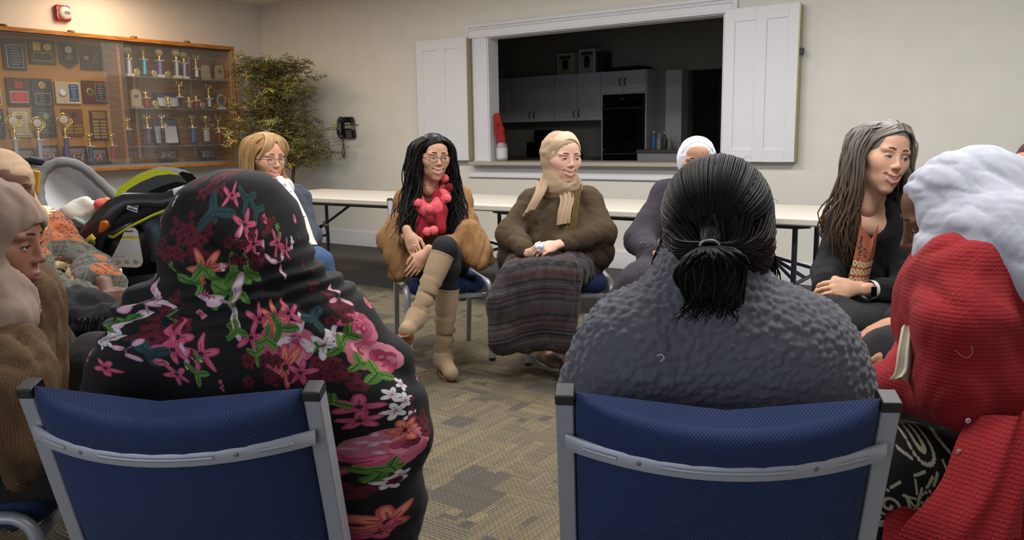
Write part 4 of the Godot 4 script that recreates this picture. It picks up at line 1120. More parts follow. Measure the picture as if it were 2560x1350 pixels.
# ---------------------------------------------------------------- chairs, tables, plant
# stacking chair, seat centre at the origin, sitter facing +z
func make_chair() -> Node3D:
	var t := thing("stacking_chair", "", "chair")
	var steel := mat(rgb(176, 178, 186), 0.42, 0.35)
	var blue := mat(rgb(46, 66, 116), 0.95, 0, {"tex": T.twill_col, "bump": T.twill, "depth": 0.06, "tri": 24.0, "rim": 0.15})
	var w := 0.217      # half the spacing of the posts
	var ph := 0.855
	for s: float in [-1.0, 1.0]:
		# back post: leg below the seat, raked above
		var pts := [Vector3(s * w, 0.0, -0.27), Vector3(s * w, 0.30, -0.215), Vector3(s * w, 0.46, -0.205), Vector3(s * w, ph, -0.325)]
		var post := MB.new()
		for k in 3: beam(post, pts[k], pts[k + 1], 0.026, 0.032)
		part(t, "back_post", post, steel)
		part(t, "post_cap", MB.new().box(Vector3(s * w, ph + 0.004, -0.327), Vector3(0.0275, 0.018, 0.035), 0.003, Basis(Vector3.RIGHT, -0.29)), mat(rgb(46, 44, 42), 0.5))
		# front leg bends over into the seat rail
		var arch := [Vector3(s * (w + 0.01), 0.0, 0.225), Vector3(s * (w + 0.01), 0.36, 0.205)]
		for k in 6: arch.append(Vector3(s * (w + 0.01), 0.37 + 0.06 * sin(PI / 2 * k / 5.0), 0.205 - 0.06 * (1.0 - cos(PI / 2 * k / 5.0))))
		arch.append(Vector3(s * (w + 0.01), 0.43, -0.2))
		part(t, "leg", MB.new().tube(arch, 0.017, 12, Vector2(1.0, 0.8), Vector3.RIGHT), steel)
		part(t, "foot_cap", MB.new().box(Vector3(s * (w + 0.01), 0.008, 0.2245), Vector3(0.034, 0.016, 0.034), 0.004), mat(rgb(30, 30, 30), 0.6))
	part(t, "front_rail", MB.new().box(Vector3(0, 0.365, 0.195), Vector3(2 * w, 0.022, 0.02), 0.003), steel)
	part(t, "rear_rail", MB.new().box(Vector3(0, 0.40, -0.2), Vector3(2 * w, 0.022, 0.02), 0.003), steel)
	# seat cushion
	var f := Field.new()
	for s: float in [-1.0, 1.0]:
		f.cone(Vector3(s * 0.155, 0.425, 0.165), Vector3(s * 0.155, 0.425, -0.15), 0.042, 0.042, 0.05)
	f.ell(Vector3(0, 0.425, 0.01), Vector3(0.215, 0.045, 0.235), 0.05)
	f.ell(Vector3(0, 0.425, 0.16), Vector3(0.19, 0.045, 0.07), 0.04)
	part(t, "seat", f.build(0.014), blue)
	# backrest pad: wraps round the sitter
	var rows := []
	var loop := []
	for k in 15: loop.append(Vector2(sin(lerpf(-0.5, 0.5, k / 14.0) * PI), 1.0))
	for k in 15: loop.append(Vector2(sin(lerpf(0.5, -0.5, k / 14.0) * PI), -1.0))
	for k in 30: loop[k].y *= pow(maxf(1.0 - pow(absf(loop[k].x), 8.0), 0.0), 0.5)
	var steps := [0.0, 0.01, 0.04, 0.15, 0.3, 0.45, 0.6, 0.72, 0.82, 0.89, 0.94, 0.97, 0.99, 1.0]
	for u: float in steps:
		var y := lerpf(0.47, 0.870, u)
		var fl := minf(sqrt(maxf(1.0 - pow(maxf(u - 0.9, 0.0) / 0.1, 2.0), 0.0)), sqrt(maxf(1.0 - pow(maxf(0.05 - u, 0.0) / 0.05, 2.0), 0.0))) + 0.04
		var ring := []
		for q: Vector2 in loop:
			var x := q.x * (w - 0.013)
			var bow := 0.055 * (1.0 - (x / w) * (x / w)) * smoothstep(0.0, 0.5, u)
			var thick := (0.018 + 0.006 * sin(PI * u) + 0.012 * exp(-pow((u - 0.93) / 0.08, 2.0))) * fl
			ring.append(Vector3(x, y - 0.034 * (1.0 - (x / w) * (x / w)) * u * u, -0.205 - (y - 0.46) * 0.305 - bow + q.y * thick))
		rows.append(ring)
	var pad := MB.new(); pad.grid(rows, true); pad.cap(rows[0]); pad.cap(rows[-1], true)
	part(t, "backrest", pad, blue)
	# curved strap across the back with pressed ribs
	var strap := MB.new()
	var ribs := [[-0.19, -0.145], [-0.085, 0.085], [0.145, 0.19]]
	var back_at := func(x: float, y: float) -> Vector3:
		var u := (y - 0.47) / 0.4
		return Vector3(x, y - 0.014 * (1.0 - (x / w) * (x / w)), -0.205 - (y - 0.46) * 0.305 - 0.06 * (1.0 - (x / w) * (x / w)) * smoothstep(0.0, 0.5, u) - 0.024)
	var sr := []
	for k in 17:
		var x := lerpf(-w, w, k / 16.0)
		var p: Vector3 = back_at.call(x, 0.79)
		sr.append([p + Vector3(0, -0.0115, 0.004), p + Vector3(0, -0.0105, -0.003), p + Vector3(0, 0.0105, -0.003), p + Vector3(0, 0.0115, 0.004)])
	strap.grid(sr)
	var sp := part(t, "back_strap", strap, steel)
	for q in ribs:
		var pts := []
		for k in 9: pts.append(back_at.call(lerpf(q[0], q[1], k / 8.0), 0.79) + Vector3(0, 0, -0.003))
		part(sp, "pressed_rib", MB.new().tube(pts, 0.0032, 8), steel)
	for x: float in [-0.115, 0.115]:
		part(sp, "rivet", MB.new().ball(back_at.call(x, 0.79) + Vector3(0, 0, -0.003), Vector3(0.004, 0.004, 0.0012), 8), mat(rgb(120, 122, 130), 0.4, 0.5))
	return t
func beam(m: MB, a: Vector3, b: Vector3, w: float, d: float) -> void:
	var y := (b - a).normalized(); var x := Vector3.RIGHT; var z := x.cross(y).normalized(); x = y.cross(z)
	m.box((a + b) / 2, Vector3(w, (b - a).length() + 0.006, d), 0.003, Basis(x, y, z))

func furniture() -> void:
	var base := make_chair()
	var seats := [
		["blue stacking chair seen from behind under the woman in the floral scarf", Vector3(-0.478, 0, -1.497), PI - 0.085],
		["blue stacking chair seen from behind under the woman in grey fleece", Vector3(0.327, 0, -1.416), PI - 0.122],
		["blue stacking chair under the woman in the camel cape", Vector3(-0.40, 0, -4.55), 0.30],
		["stacking chair under the woman in the striped skirt", Vector3(0.30, 0, -4.52), 0.02],
		["stacking chair under the person in the white cap", Vector3(1.02, 0, -4.32), -0.25],
		["stacking chair under the woman in the black cardigan", Vector3(1.50, 0, -3.15), -0.75],
		["stacking chair under the woman with the maroon scarf at the right edge", Vector3(1.78, 0, -2.42), -1.2],
		["stacking chair under the woman in the red cardigan", Vector3(1.22, 0, -1.45), -2.15],
		["stacking chair at the lower left with its seat rail showing", Vector3(-1.28, 0, -1.86), 1.75],
		["stacking chair under the woman in the patterned sweater", Vector3(-1.78, 0, -2.75), 1.35],
		["stacking chair under the blonde woman in jeans", Vector3(-1.42, 0, -4.42), 0.55]]
	for k in seats.size():
		var q = seats[k]
		if k == 0:
			base.transform = Transform3D(rb * Basis(Vector3.UP, q[2]), rb * q[1])
			base.set_meta("label", q[0]); base.set_meta("group", "blue stacking chairs in a circle")
		else: copy(base, q[1], q[2], q[0], "blue stacking chairs in a circle")
	# two folding tables end to end
	for k in 2:
		var x0 := -6.04 + 2.44 * k
		var t := thing("folding_table", ["white plastic folding table at the left, behind the woman in the camel cape", "white plastic folding table at the right with blue-grey legs showing"][k], "table", Vector3(x0 + 1.22, 0, -5.04), "folding tables along the wall", true)
		var m := slab(Vector3(x0 + 0.004, 0.695, -5.455), Vector3(x0 + 2.436, 0.742, -4.625), 0.012)
		part(t, "tabletop", m, mat(rgb(206, 199, 187), 0.5, 0, {"bump": T.plaster_bump, "depth": 0.04, "tri": 3.0}))
		var grey := mat(rgb(62, 68, 88), 0.4, 0.4)
		for z in [-5.36, -4.72]: part(t, "side_rail", MB.new().tube([Vector3(x0 + 0.12, 0.69, z), Vector3(x0 + 0.2, 0.682, z), Vector3(x0 + 2.24, 0.682, z), Vector3(x0 + 2.32, 0.69, z)], 0.014, 8), grey)
		for s: float in [-1.0, 1.0]:
			var cx := x0 + 1.22 + s * 0.99
			for z: float in [-5.27, -4.81]: part(t, "leg", MB.new().tube([Vector3(cx, 0.69, z), Vector3(cx, 0.12, z), Vector3(cx + s * 0.02, 0.03, z), Vector3(cx + s * 0.02, 0.0, z)], 0.016, 10), grey)
			part(t, "foot_bar", MB.new().tube([Vector3(cx + s * 0.02, 0.02, -5.36), Vector3(cx + s * 0.02, 0.02, -4.72)], 0.015, 8), grey)
			part(t, "cross_bar", MB.new().tube([Vector3(cx, 0.33, -5.27), Vector3(cx, 0.33, -4.81)], 0.012, 8), grey)
			part(t, "brace", MB.new().tube([Vector3(cx, 0.34, -5.04), Vector3(cx - s * 0.22, 0.46, -5.04)], 0.011, 8), grey)
			for z: float in [-5.27, -4.81]: part(t, "brace", MB.new().tube([Vector3(cx, 0.36, z), Vector3(cx - s * 0.22, 0.46, -5.04)], 0.010, 8), grey)
			part(t, "brace", MB.new().tube([Vector3(cx - s * 0.20, 0.45, -5.04), Vector3(cx - s * 0.62, 0.68, -5.04)], 0.012, 8), grey)
			part(t, "collar", MB.new().box(Vector3(cx - s * 0.235, 0.468, -5.04), Vector3(0.03, 0.045, 0.045), 0.004), mat(rgb(140, 140, 146), 0.35, 0.7))
	potted_tree()

func potted_tree() -> void:
	# artificial bamboo-leaved tree in the corner
	var o := Vector3(-7.40, 0.0, -6.08)
	var t := thing("artificial_tree", "bushy artificial tree with narrow green leaves in the corner", "tree", o, "", true)
	var r := RandomNumberGenerator.new(); r.seed = 21
	part(t, "pot", MB.new().lathe([Vector2(0, 0), Vector2(0.13, 0), Vector2(0.17, 0.27), Vector2(0.18, 0.28), Vector2(0.16, 0.28), Vector2(0.15, 0.25), Vector2(0, 0.25)], o, 20), mat(rgb(70, 52, 40), 0.6))
	var bark := mat(rgb(112, 88, 62), 0.85, 0, {"bump": T.felt, "depth": 0.2, "tri": 4.0})
	var tips := []
	for k in 4:
		var a := TAU * k / 4.0 + 0.4
		var p := o + Vector3(cos(a) * 0.05, 0.25, sin(a) * 0.05)
		var pts := [p]; var rad := [0.026]
		for j in 7:
			p += Vector3(cos(a + j * 0.8) * 0.035 + r.randf_range(-0.03, 0.03), 0.235, sin(a + j * 0.8) * 0.035)
			pts.append(p); rad.append(0.024 - 0.0026 * j)
			if j >= 2:
				for b in 4:
					var ang := r.randf() * TAU
					var l := r.randf_range(0.42, 0.82) * (1.0 - 0.07 * j)
					var q := p
					var bp := [q]
					for s in 4:
						q += Vector3(cos(ang) * l / 4, l * 0.10 * (1.0 - s * 0.35), sin(ang) * l / 4)
						q.x = maxf(q.x, -7.9); q.z = maxf(q.z, WB + 0.12)
						bp.append(q); tips.append([q, ang, s])
					part(t, "branch", MB.new().tube(bp, [0.009, 0.007, 0.005, 0.004, 0.002], 5), bark)
		tips.append([p, 0.0, 3])
		part(t, "trunk", MB.new().tube(pts, rad, 9), bark)
	var m := MB.new()
	for tip in tips:
		for c in 7:
			var at: Vector3 = tip[0] + Vector3(r.randf_range(-0.13, 0.13), r.randf_range(-0.11, 0.12), r.randf_range(-0.13, 0.13))
			if at.x < -7.88 or at.z < WB + 0.11: continue
			var g := r.randf()
			m.col = Color(0.12, 0.15, 0.05).lerp(Color(0.32, 0.29, 0.09), g) if g < 0.88 else Color(0.55, 0.38, 0.09)
			var a0 := r.randf() * TAU
			var tilt := Basis(Vector3(cos(a0), 0.3, sin(a0)).normalized(), r.randf_range(-0.9, 0.9))
			for b in 6:
				var a := a0 + TAU * b / 6.0 + r.randf_range(-0.3, 0.3)
				var l := r.randf_range(0.045, 0.085)
				var d := tilt * Vector3(cos(a), r.randf_range(-0.35, 0.25), sin(a))
				var side := tilt * Vector3(-sin(a), 0, cos(a)) * l * 0.11
				var up := tilt * Vector3(0, l * 0.05, 0)
				m.quad(at, at + d * l * 0.5 - side + up, at + d * l, at + d * l * 0.5 + side + up)
	var fo := part(t, "foliage", m, mat(Color.WHITE, 0.6, 0, {"vc": true}))
	fo.set_meta("kind", "stuff")

# ---------------------------------------------------------------- stroller with an infant car seat clipped on
func stroller() -> void:
	var rng := RandomNumberGenerator.new(); rng.seed = 8
	var black := mat(rgb(22, 22, 25), 0.6); var cloth := mat(rgb(26, 27, 30), 0.9, 0, {"bump": T.cloth, "depth": 0.1, "tri": 10.0})
	var grey := mat(rgb(120, 118, 116), 0.8, 0, {"bump": T.cloth, "depth": 0.1, "tri": 10.0}); var dgrey := mat(rgb(58, 62, 72), 0.35)
	var base := Vector3(-1.50, 0, -3.20)
	var t := thing("stroller", "dark baby stroller with a grey rimmed white lined hood", "stroller", base)
	# chassis
	var m := MB.new()
	for z in [-3.0, -3.42]:
		m.tube([Vector3(-1.85, 0.09, z), Vector3(-1.55, 0.62, z), Vector3(-1.72, 0.98, z)], 0.014, 8)
		m.tube([Vector3(-1.15, 0.09, z), Vector3(-1.45, 0.62, z), Vector3(-1.20, 0.78, z)], 0.014, 8)
	part(t, "frame", m, dgrey)
	for x in [-1.85, -1.15]:
		for z in [-2.97, -3.45]:
			var ring := []
			for k in 21: ring.append(Vector3(x + 0.078 * cos(TAU * k / 20.0), 0.092 + 0.078 * sin(TAU * k / 20.0), z))
			var w := part(t, "wheel", MB.new().tube(ring, 0.014, 8, Vector2(1, 1.4)), black)
			part(w, "hub", MB.new().lathe([Vector2(0.04, -0.01), Vector2(0.04, 0.01), Vector2(0.0, 0.014)], Vector3(x, 0.092, z), 12, Basis(Vector3.RIGHT, PI / 2)), grey)
	part(t, "seat_tray", MB.new().box(Vector3(-1.42, 0.70, -3.15), Vector3(0.66, 0.07, 0.42), 0.03), cloth)
	part(t, "basket", MB.new().box(Vector3(-1.5, 0.34, -3.2), Vector3(0.5, 0.16, 0.36), 0.04), cloth)
	# hood: white lined shell with a padded rim, opening towards the lower right
	var rim := [Vector3(-1.783, 0.826, -3.220), Vector3(-1.842, 0.936, -3.260), Vector3(-1.877, 1.029, -3.300), Vector3(-1.871, 1.091, -3.320), Vector3(-1.840, 1.131, -3.340), Vector3(-1.790, 1.142, -3.360), Vector3(-1.748, 1.118, -3.400), Vector3(-1.716, 1.069, -3.440), Vector3(-1.680, 1.023, -3.460), Vector3(-1.641, 0.980, -3.460)]
	var cv := Curve3D.new()
	for k in rim.size():
		var tan: Vector3 = ((rim[mini(k + 1, rim.size() - 1)] - rim[maxi(k - 1, 0)]) * 0.17)
		cv.add_point(rim[k], -tan, tan)
	var rp := []; var rr := []
	for k in 41:
		rp.append(cv.sample_baked(cv.get_baked_length() * k / 40.0, true)); rr.append(0.020 + 0.0015 * sin(k * 1.9))
	var apex: Vector3 = Vector3(-1.783, 0.907, -3.460)
	var low: Vector3 = Vector3(-1.737, 0.801, -3.300)
	var rows := []
	for s in 9:
		var u := s / 8.0
		var row := []
		for k in 41: row.append(rp[k].lerp(apex.lerp(low, 0.3), u * 0.96) + Vector3(-0.01, 0.01, -0.08) * sin(PI * u))
		rows.append(row)
	part(t, "hood", MB.new().grid(rows), mat(rgb(214, 212, 214), 0.7), "white lined hood")
	part(t, "hood_rim", MB.new().tube(rp, rr, 10), grey)
	part(t, "push_bar", MB.new().tube([Vector3(-1.989, 1.107, -3.350), Vector3(-1.962, 1.139, -3.350), Vector3(-1.920, 1.151, -3.350), Vector3(-1.873, 1.141, -3.350), Vector3(-1.853, 1.105, -3.350)], 0.017, 10), black)
	# soft blanket over the edge of the seat
	var bl := thing("baby_blanket", "white fleece blanket with mint edge bunched in the stroller", "blanket", Vector3(-1.641, 0.860, -3.080))
	var f := Field.new()
	f.chain([Vector3(-1.667, 0.863, -3.060), Vector3(-1.649, 0.922, -3.060), Vector3(-1.622, 0.965, -3.050), Vector3(-1.580, 0.993, -3.060)], [0.034, 0.036, 0.034, 0.026], 0.02)
	f.chain([Vector3(-1.629, 0.944, -3.060), Vector3(-1.588, 0.930, -3.050), Vector3(-1.551, 0.959, -3.050), Vector3(-1.537, 0.988, -3.050)], [0.03, 0.032, 0.026, 0.018], 0.02)
	f.chain([Vector3(-1.673, 0.862, -3.070), Vector3(-1.625, 0.891, -3.070), Vector3(-1.585, 0.913, -3.070)], [0.03, 0.035, 0.03], 0.02)
	part(bl, "fleece", rough(f.build(0.012), 0.012, 14.0), mat(rgb(198, 196, 186), 0.95, 0, {"rim": 0.3}))
	part(bl, "edging", MB.new().tube([Vector3(-1.647, 0.857, -3.030), Vector3(-1.666, 0.889, -3.030), Vector3(-1.662, 0.926, -3.030), Vector3(-1.642, 0.948, -3.030), Vector3(-1.594, 0.943, -3.020), Vector3(-1.559, 0.922, -3.020), Vector3(-1.526, 0.947, -3.020)], 0.011, 8), mat(rgb(160, 192, 182), 0.95))
	var yb := thing("baby_carrier_strap", "mustard cloth strap hanging beside the stroller hood", "strap", Vector3(-1.838, 1.050, -3.200))
	part(yb, "strap", MB.new().box(Vector3(-1.840, 1.073, -3.200), Vector3(0.055, 0.09, 0.015), 0.006, Basis(Vector3.BACK, -0.2)), mat(rgb(190, 140, 44), 0.9))
	# infant car seat
	var c := thing("infant_car_seat", "black infant car seat with lime green sunshade and warning sticker", "car seat", Vector3(-1.42, 0.735, -3.08))
	var zc := 3.1
	f = Field.new()
	f.chain([Vector3(-1.620, 0.796, -3.100), Vector3(-1.548, 0.749, -3.100), Vector3(-1.430, 0.716, -3.100), Vector3(-1.327, 0.760, -3.100)], [0.05, 0.06, 0.06, 0.05], 0.05)
	f.chain([Vector3(-1.608, 0.842, -3.100), Vector3(-1.497, 0.809, -3.100), Vector3(-1.402, 0.853, -3.100), Vector3(-1.292, 0.912, -3.100)], [0.05, 0.09, 0.1, 0.06], 0.05)
	f.cone(Vector3(-1.438, 0.793, -3.100), Vector3(-1.342, 0.852, -3.100), 0.09, 0.08, 0.05)
	for p in f.prims: p[7] = Vector3(0, 0, 1); p[8] = 1.0 / 1.7 - 1.0; p[9] -= Vector3(0.1, 0.1, 0.1); p[10] += Vector3(0.1, 0.1, 0.1)
	part(c, "shell", f.build(0.014), mat(rgb(20, 20, 24), 0.35))
	part(c, "side_wing", MB.new().tube([Vector3(-1.314, 0.945, -3.000), Vector3(-1.296, 0.881, -2.980), Vector3(-1.308, 0.790, -3.000)], [0.06, 0.065, 0.045], 12, Vector2(0.5, 1.0), Vector3(0, 0, 1)), mat(rgb(66, 74, 92), 0.35))
	# sunshade: ribs of fabric fanned round the pivot, lime leading band
	var arcs := []
	var side := [[Vector3(-1.415, 1.011, -2.930), Vector3(-1.379, 1.062, -2.930), Vector3(-1.319, 1.101, -2.930), Vector3(-1.254, 1.122, -2.930), Vector3(-1.198, 1.118, -2.930), Vector3(-1.171, 1.104, -2.930)], [Vector3(-1.380, 1.020, -2.930), Vector3(-1.352, 1.052, -2.930), Vector3(-1.305, 1.078, -2.930), Vector3(-1.249, 1.099, -2.930), Vector3(-1.199, 1.104, -2.930), Vector3(-1.162, 1.098, -2.930)], [Vector3(-1.342, 1.005, -2.930), Vector3(-1.312, 1.030, -2.930), Vector3(-1.275, 1.046, -2.930), Vector3(-1.231, 1.063, -2.930), Vector3(-1.180, 1.077, -2.930), Vector3(-1.141, 1.072, -2.930)]]
	for q in 3:
		var a := []; var b := []
		for k in 31:
			var u := k / 30.0 * 5.0
			var i0 := mini(int(u), 4)
			var p: Vector3 = side[q][i0].lerp(side[q][i0 + 1], u - i0)
			a.append(p); b.append(p + Vector3(0, -0.07, -0.26))
		arcs.append([a, b])
	var lime := mat(rgb(196, 206, 22), 0.75, 0, {"bump": T.cloth, "depth": 0.08, "tri": 10.0})
	for q in 2:
		var g := []
		for s in 8:
			var row := []
			for k in 31:
				var p: Vector3 = arcs[q][0][k].lerp(arcs[q + 1][0][k], s / 7.0)
				row.append(p)
			g.append(row)
		part(c, "sunshade_side", MB.new().grid(g), lime if q == 0 else mat(rgb(62, 66, 70), 0.85))
	var top_rows := []
	for k in 31: top_rows.append([arcs[0][0][k], arcs[0][0][k].lerp(arcs[0][1][k], 0.15) + Vector3(0, 0.018, 0), arcs[0][0][k].lerp(arcs[0][1][k], 0.5) + Vector3(0, 0.03, 0), arcs[0][1][k]])
	part(c, "sunshade_top", MB.new().grid(top_rows), mat(rgb(62, 66, 70), 0.85))
	# fabric skirt with the badge
	var sk := []
	for k in 13:
		var u := k / 12.0
		var a: Vector3 = Vector3(-1.435, 0.898, -2.920).lerp(Vector3(-1.151, 1.003, -2.920), u) + Vector3(0, 0.008 * sin(u * PI), 0.0)
		var b: Vector3 = Vector3(-1.391, 0.988, -2.940).lerp(Vector3(-1.149, 1.058, -2.940), u)
		sk.append([a, a.lerp(b, 0.3) + Vector3(0, 0, 0.03), a.lerp(b, 0.7) + Vector3(0, 0, 0.035), b])
	part(c, "fabric_cover", MB.new().grid(sk), mat(rgb(38, 40, 46), 0.85, 0, {"bump": T.cloth, "depth": 0.1, "tri": 10.0}))
	part(c, "lime_piping", MB.new().tube([Vector3(-1.436, 0.888, -2.920), Vector3(-1.403, 0.887, -2.900), Vector3(-1.346, 0.921, -2.890), Vector3(-1.258, 0.962, -2.890), Vector3(-1.186, 0.989, -2.890), Vector3(-1.150, 1.002, -2.890)], 0.005, 6), lime)
	part(c, "lime_strap", MB.new().tube([Vector3(-1.437, 0.921, -2.910), Vector3(-1.408, 0.956, -2.910), Vector3(-1.383, 0.988, -2.910)], 0.012, 8, Vector2(1, 0.4)), lime)
	# carrying handle
	part(c, "handle", MB.new().tube([Vector3(-1.505, 0.851, -2.930), Vector3(-1.482, 0.890, -2.910), Vector3(-1.440, 0.943, -2.900), Vector3(-1.393, 0.991, -2.900), Vector3(-1.349, 1.015, -2.900), Vector3(-1.285, 1.018, -2.900), Vector3(-1.223, 1.014, -2.900), Vector3(-1.172, 1.027, -2.900)], [0.055, 0.05, 0.042, 0.036, 0.030, 0.026, 0.027, 0.028], 14, Vector2(1.0, 0.6), Vector3(0, 1, 0.2)), mat(rgb(30, 31, 36), 0.35))
	part(c, "handle_grip", MB.new().tube([Vector3(-1.170, 1.028, -2.900), Vector3(-1.129, 1.040, -2.900)], [0.028, 0.026], 12, Vector2(1.0, 0.7), Vector3(0, 1, 0.2)), mat(rgb(168, 168, 170), 0.4))
	part(c, "release_button", MB.new().tube([Vector3(-1.443, 0.907, -2.885), Vector3(-1.416, 0.938, -2.875), Vector3(-1.415, 0.943, -2.880)], [0.008, 0.018, 0.010], 10), mat(rgb(205, 112, 28), 0.4))
	part(c, "release_button", MB.new().tube([Vector3(-1.213, 0.960, -2.900), Vector3(-1.205, 0.939, -2.900)], [0.02, 0.014], 10), mat(rgb(205, 112, 28), 0.4))
	m = MB.new()
	m.tube([Vector3(-1.480, 0.890, -2.865), Vector3(-1.467, 0.873, -2.865)], 0.024, 16, Vector2(1, 0.35), Vector3(1, 1, 0))
	part(c, "pivot_cover", m, mat(rgb(200, 168, 36), 0.45))
	part(c, "pivot_button", MB.new().ball(Vector3(-1.457, 0.875, -2.850), Vector3(0.013, 0.013, 0.006)), mat(rgb(70, 90, 40), 0.4))
	# warning sticker, slightly bowed outwards on the shell
	var im := Image.create(160, 200, false, Image.FORMAT_RGB8); im.fill(rgb(196, 196, 198))
	im.fill_rect(Rect2i(0, 40, 160, 16), rgb(214, 196, 50)); letters(im, "ADVERTENCIA", 57, 44, 8, 1.5, rgb(40, 38, 20))
	im.fill_rect(Rect2i(70, 14, 40, 8), rgb(60, 62, 70))
	text_lines(im, Rect2(46, 62, 92, 76), 13, rgb(164, 164, 168), rng, false)
	text_lines(im, Rect2(24, 140, 120, 8), 1, rgb(200, 90, 90), rng, false)
	for k in 3:
		ellipse(im, 42 + k * 42, 170, 13, 11, 0, rgb(134, 134, 138)); ellipse(im, 46 + k * 42, 166, 7, 6, 0, rgb(170, 170, 172))
		stroke(im, Vector2(30 + k * 42, 160), Vector2(46 + k * 42, 182), 1.5, rgb(205, 110, 110))
	var pts := [Vector2(0.52, 0.0), Vector2(0.72, 0.0), Vector2(0.82, 0.08), Vector2(0.93, 0.5), Vector2(0.99, 0.84), Vector2(0.93, 0.96), Vector2(0.8, 1.0), Vector2(0.3, 0.98), Vector2(0.1, 0.94), Vector2(0.0, 0.84), Vector2(0.06, 0.72), Vector2(0.26, 0.42), Vector2(0.42, 0.1)]
	m = MB.new()
	var ctr := Vector2(0.55, 0.6)
	var sticker := func(q: Vector2) -> Vector3:
		var a: Vector3 = Vector3(-1.406, 0.922, -2.895); var xr: Vector3 = Vector3(-1.289, 0.920, -2.895); var dn: Vector3 = Vector3(-1.419, 0.781, -2.895)
		return a + (xr - a) * q.x + (dn - a) * q.y + Vector3(0, 0, 0.004 + 0.012 * (1.0 - (q - ctr).length_squared() * 2.0))
	for k in pts.size():
		var q0: Vector2 = pts[k]; var q1: Vector2 = pts[(k + 1) % pts.size()]
		for s in 4:
			var a0 := ctr.lerp(q0, s / 4.0); var a1 := ctr.lerp(q1, s / 4.0); var b0 := ctr.lerp(q0, (s + 1) / 4.0); var b1 := ctr.lerp(q1, (s + 1) / 4.0)
			var v0 := m.v.size()
			for q in [a0, b0, b1, a1]: m.add(sticker.call(q), Vector3(0, 0, 1), q)
			m.i.append_array(PackedInt32Array([v0, v0 + 2, v0 + 1, v0, v0 + 3, v0 + 2]))
	part(c, "warning_sticker", m, mat(Color.WHITE, 0.4, 0, {"tex": ImageTexture.create_from_image(im)}))
	im = Image.create(96, 48, false, Image.FORMAT_RGB8); im.fill(rgb(36, 40, 48))
	letters(im, "chicco", 8, 15, 14.5, 3.2, rgb(225, 228, 232))
	im.fill_rect(Rect2i(2, 2, 92, 3), rgb(210, 212, 216)); im.fill_rect(Rect2i(2, 43, 92, 3), rgb(210, 212, 216)); im.fill_rect(Rect2i(2, 2, 3, 44), rgb(210, 212, 216)); im.fill_rect(Rect2i(91, 2, 3, 44), rgb(210, 212, 216))
	m = MB.new(); m.quad(Vector3(-1.338, 0.987, -2.875), Vector3(-1.302, 0.974, -2.875), Vector3(-1.300, 0.997, -2.885), Vector3(-1.336, 1.007, -2.885))
	part(c, "badge", m, mat(Color.WHITE, 0.4, 0, {"tex": ImageTexture.create_from_image(im)}))
	part(c, "base_plate", MB.new().box(Vector3(-1.528, 0.711, -3.050), Vector3(0.16, 0.012, 0.2), 0.004, Basis(Vector3.BACK, -0.25)), mat(rgb(92, 96, 104), 0.4))
	var toy := thing("baby_toy", "small coral pink and orange toy behind the car seat handle", "toy", Vector3(-1.479, 0.996, -3.000))
	part(toy, "soft_body", MB.new().ball(Vector3(-1.492, 0.994, -3.020), Vector3(0.03, 0.024, 0.03)), mat(rgb(220, 96, 90), 0.8))
	part(toy, "soft_ear", MB.new().ball(Vector3(-1.474, 1.003, -3.020), Vector3(0.016, 0.018, 0.016)), mat(rgb(230, 140, 60), 0.8))

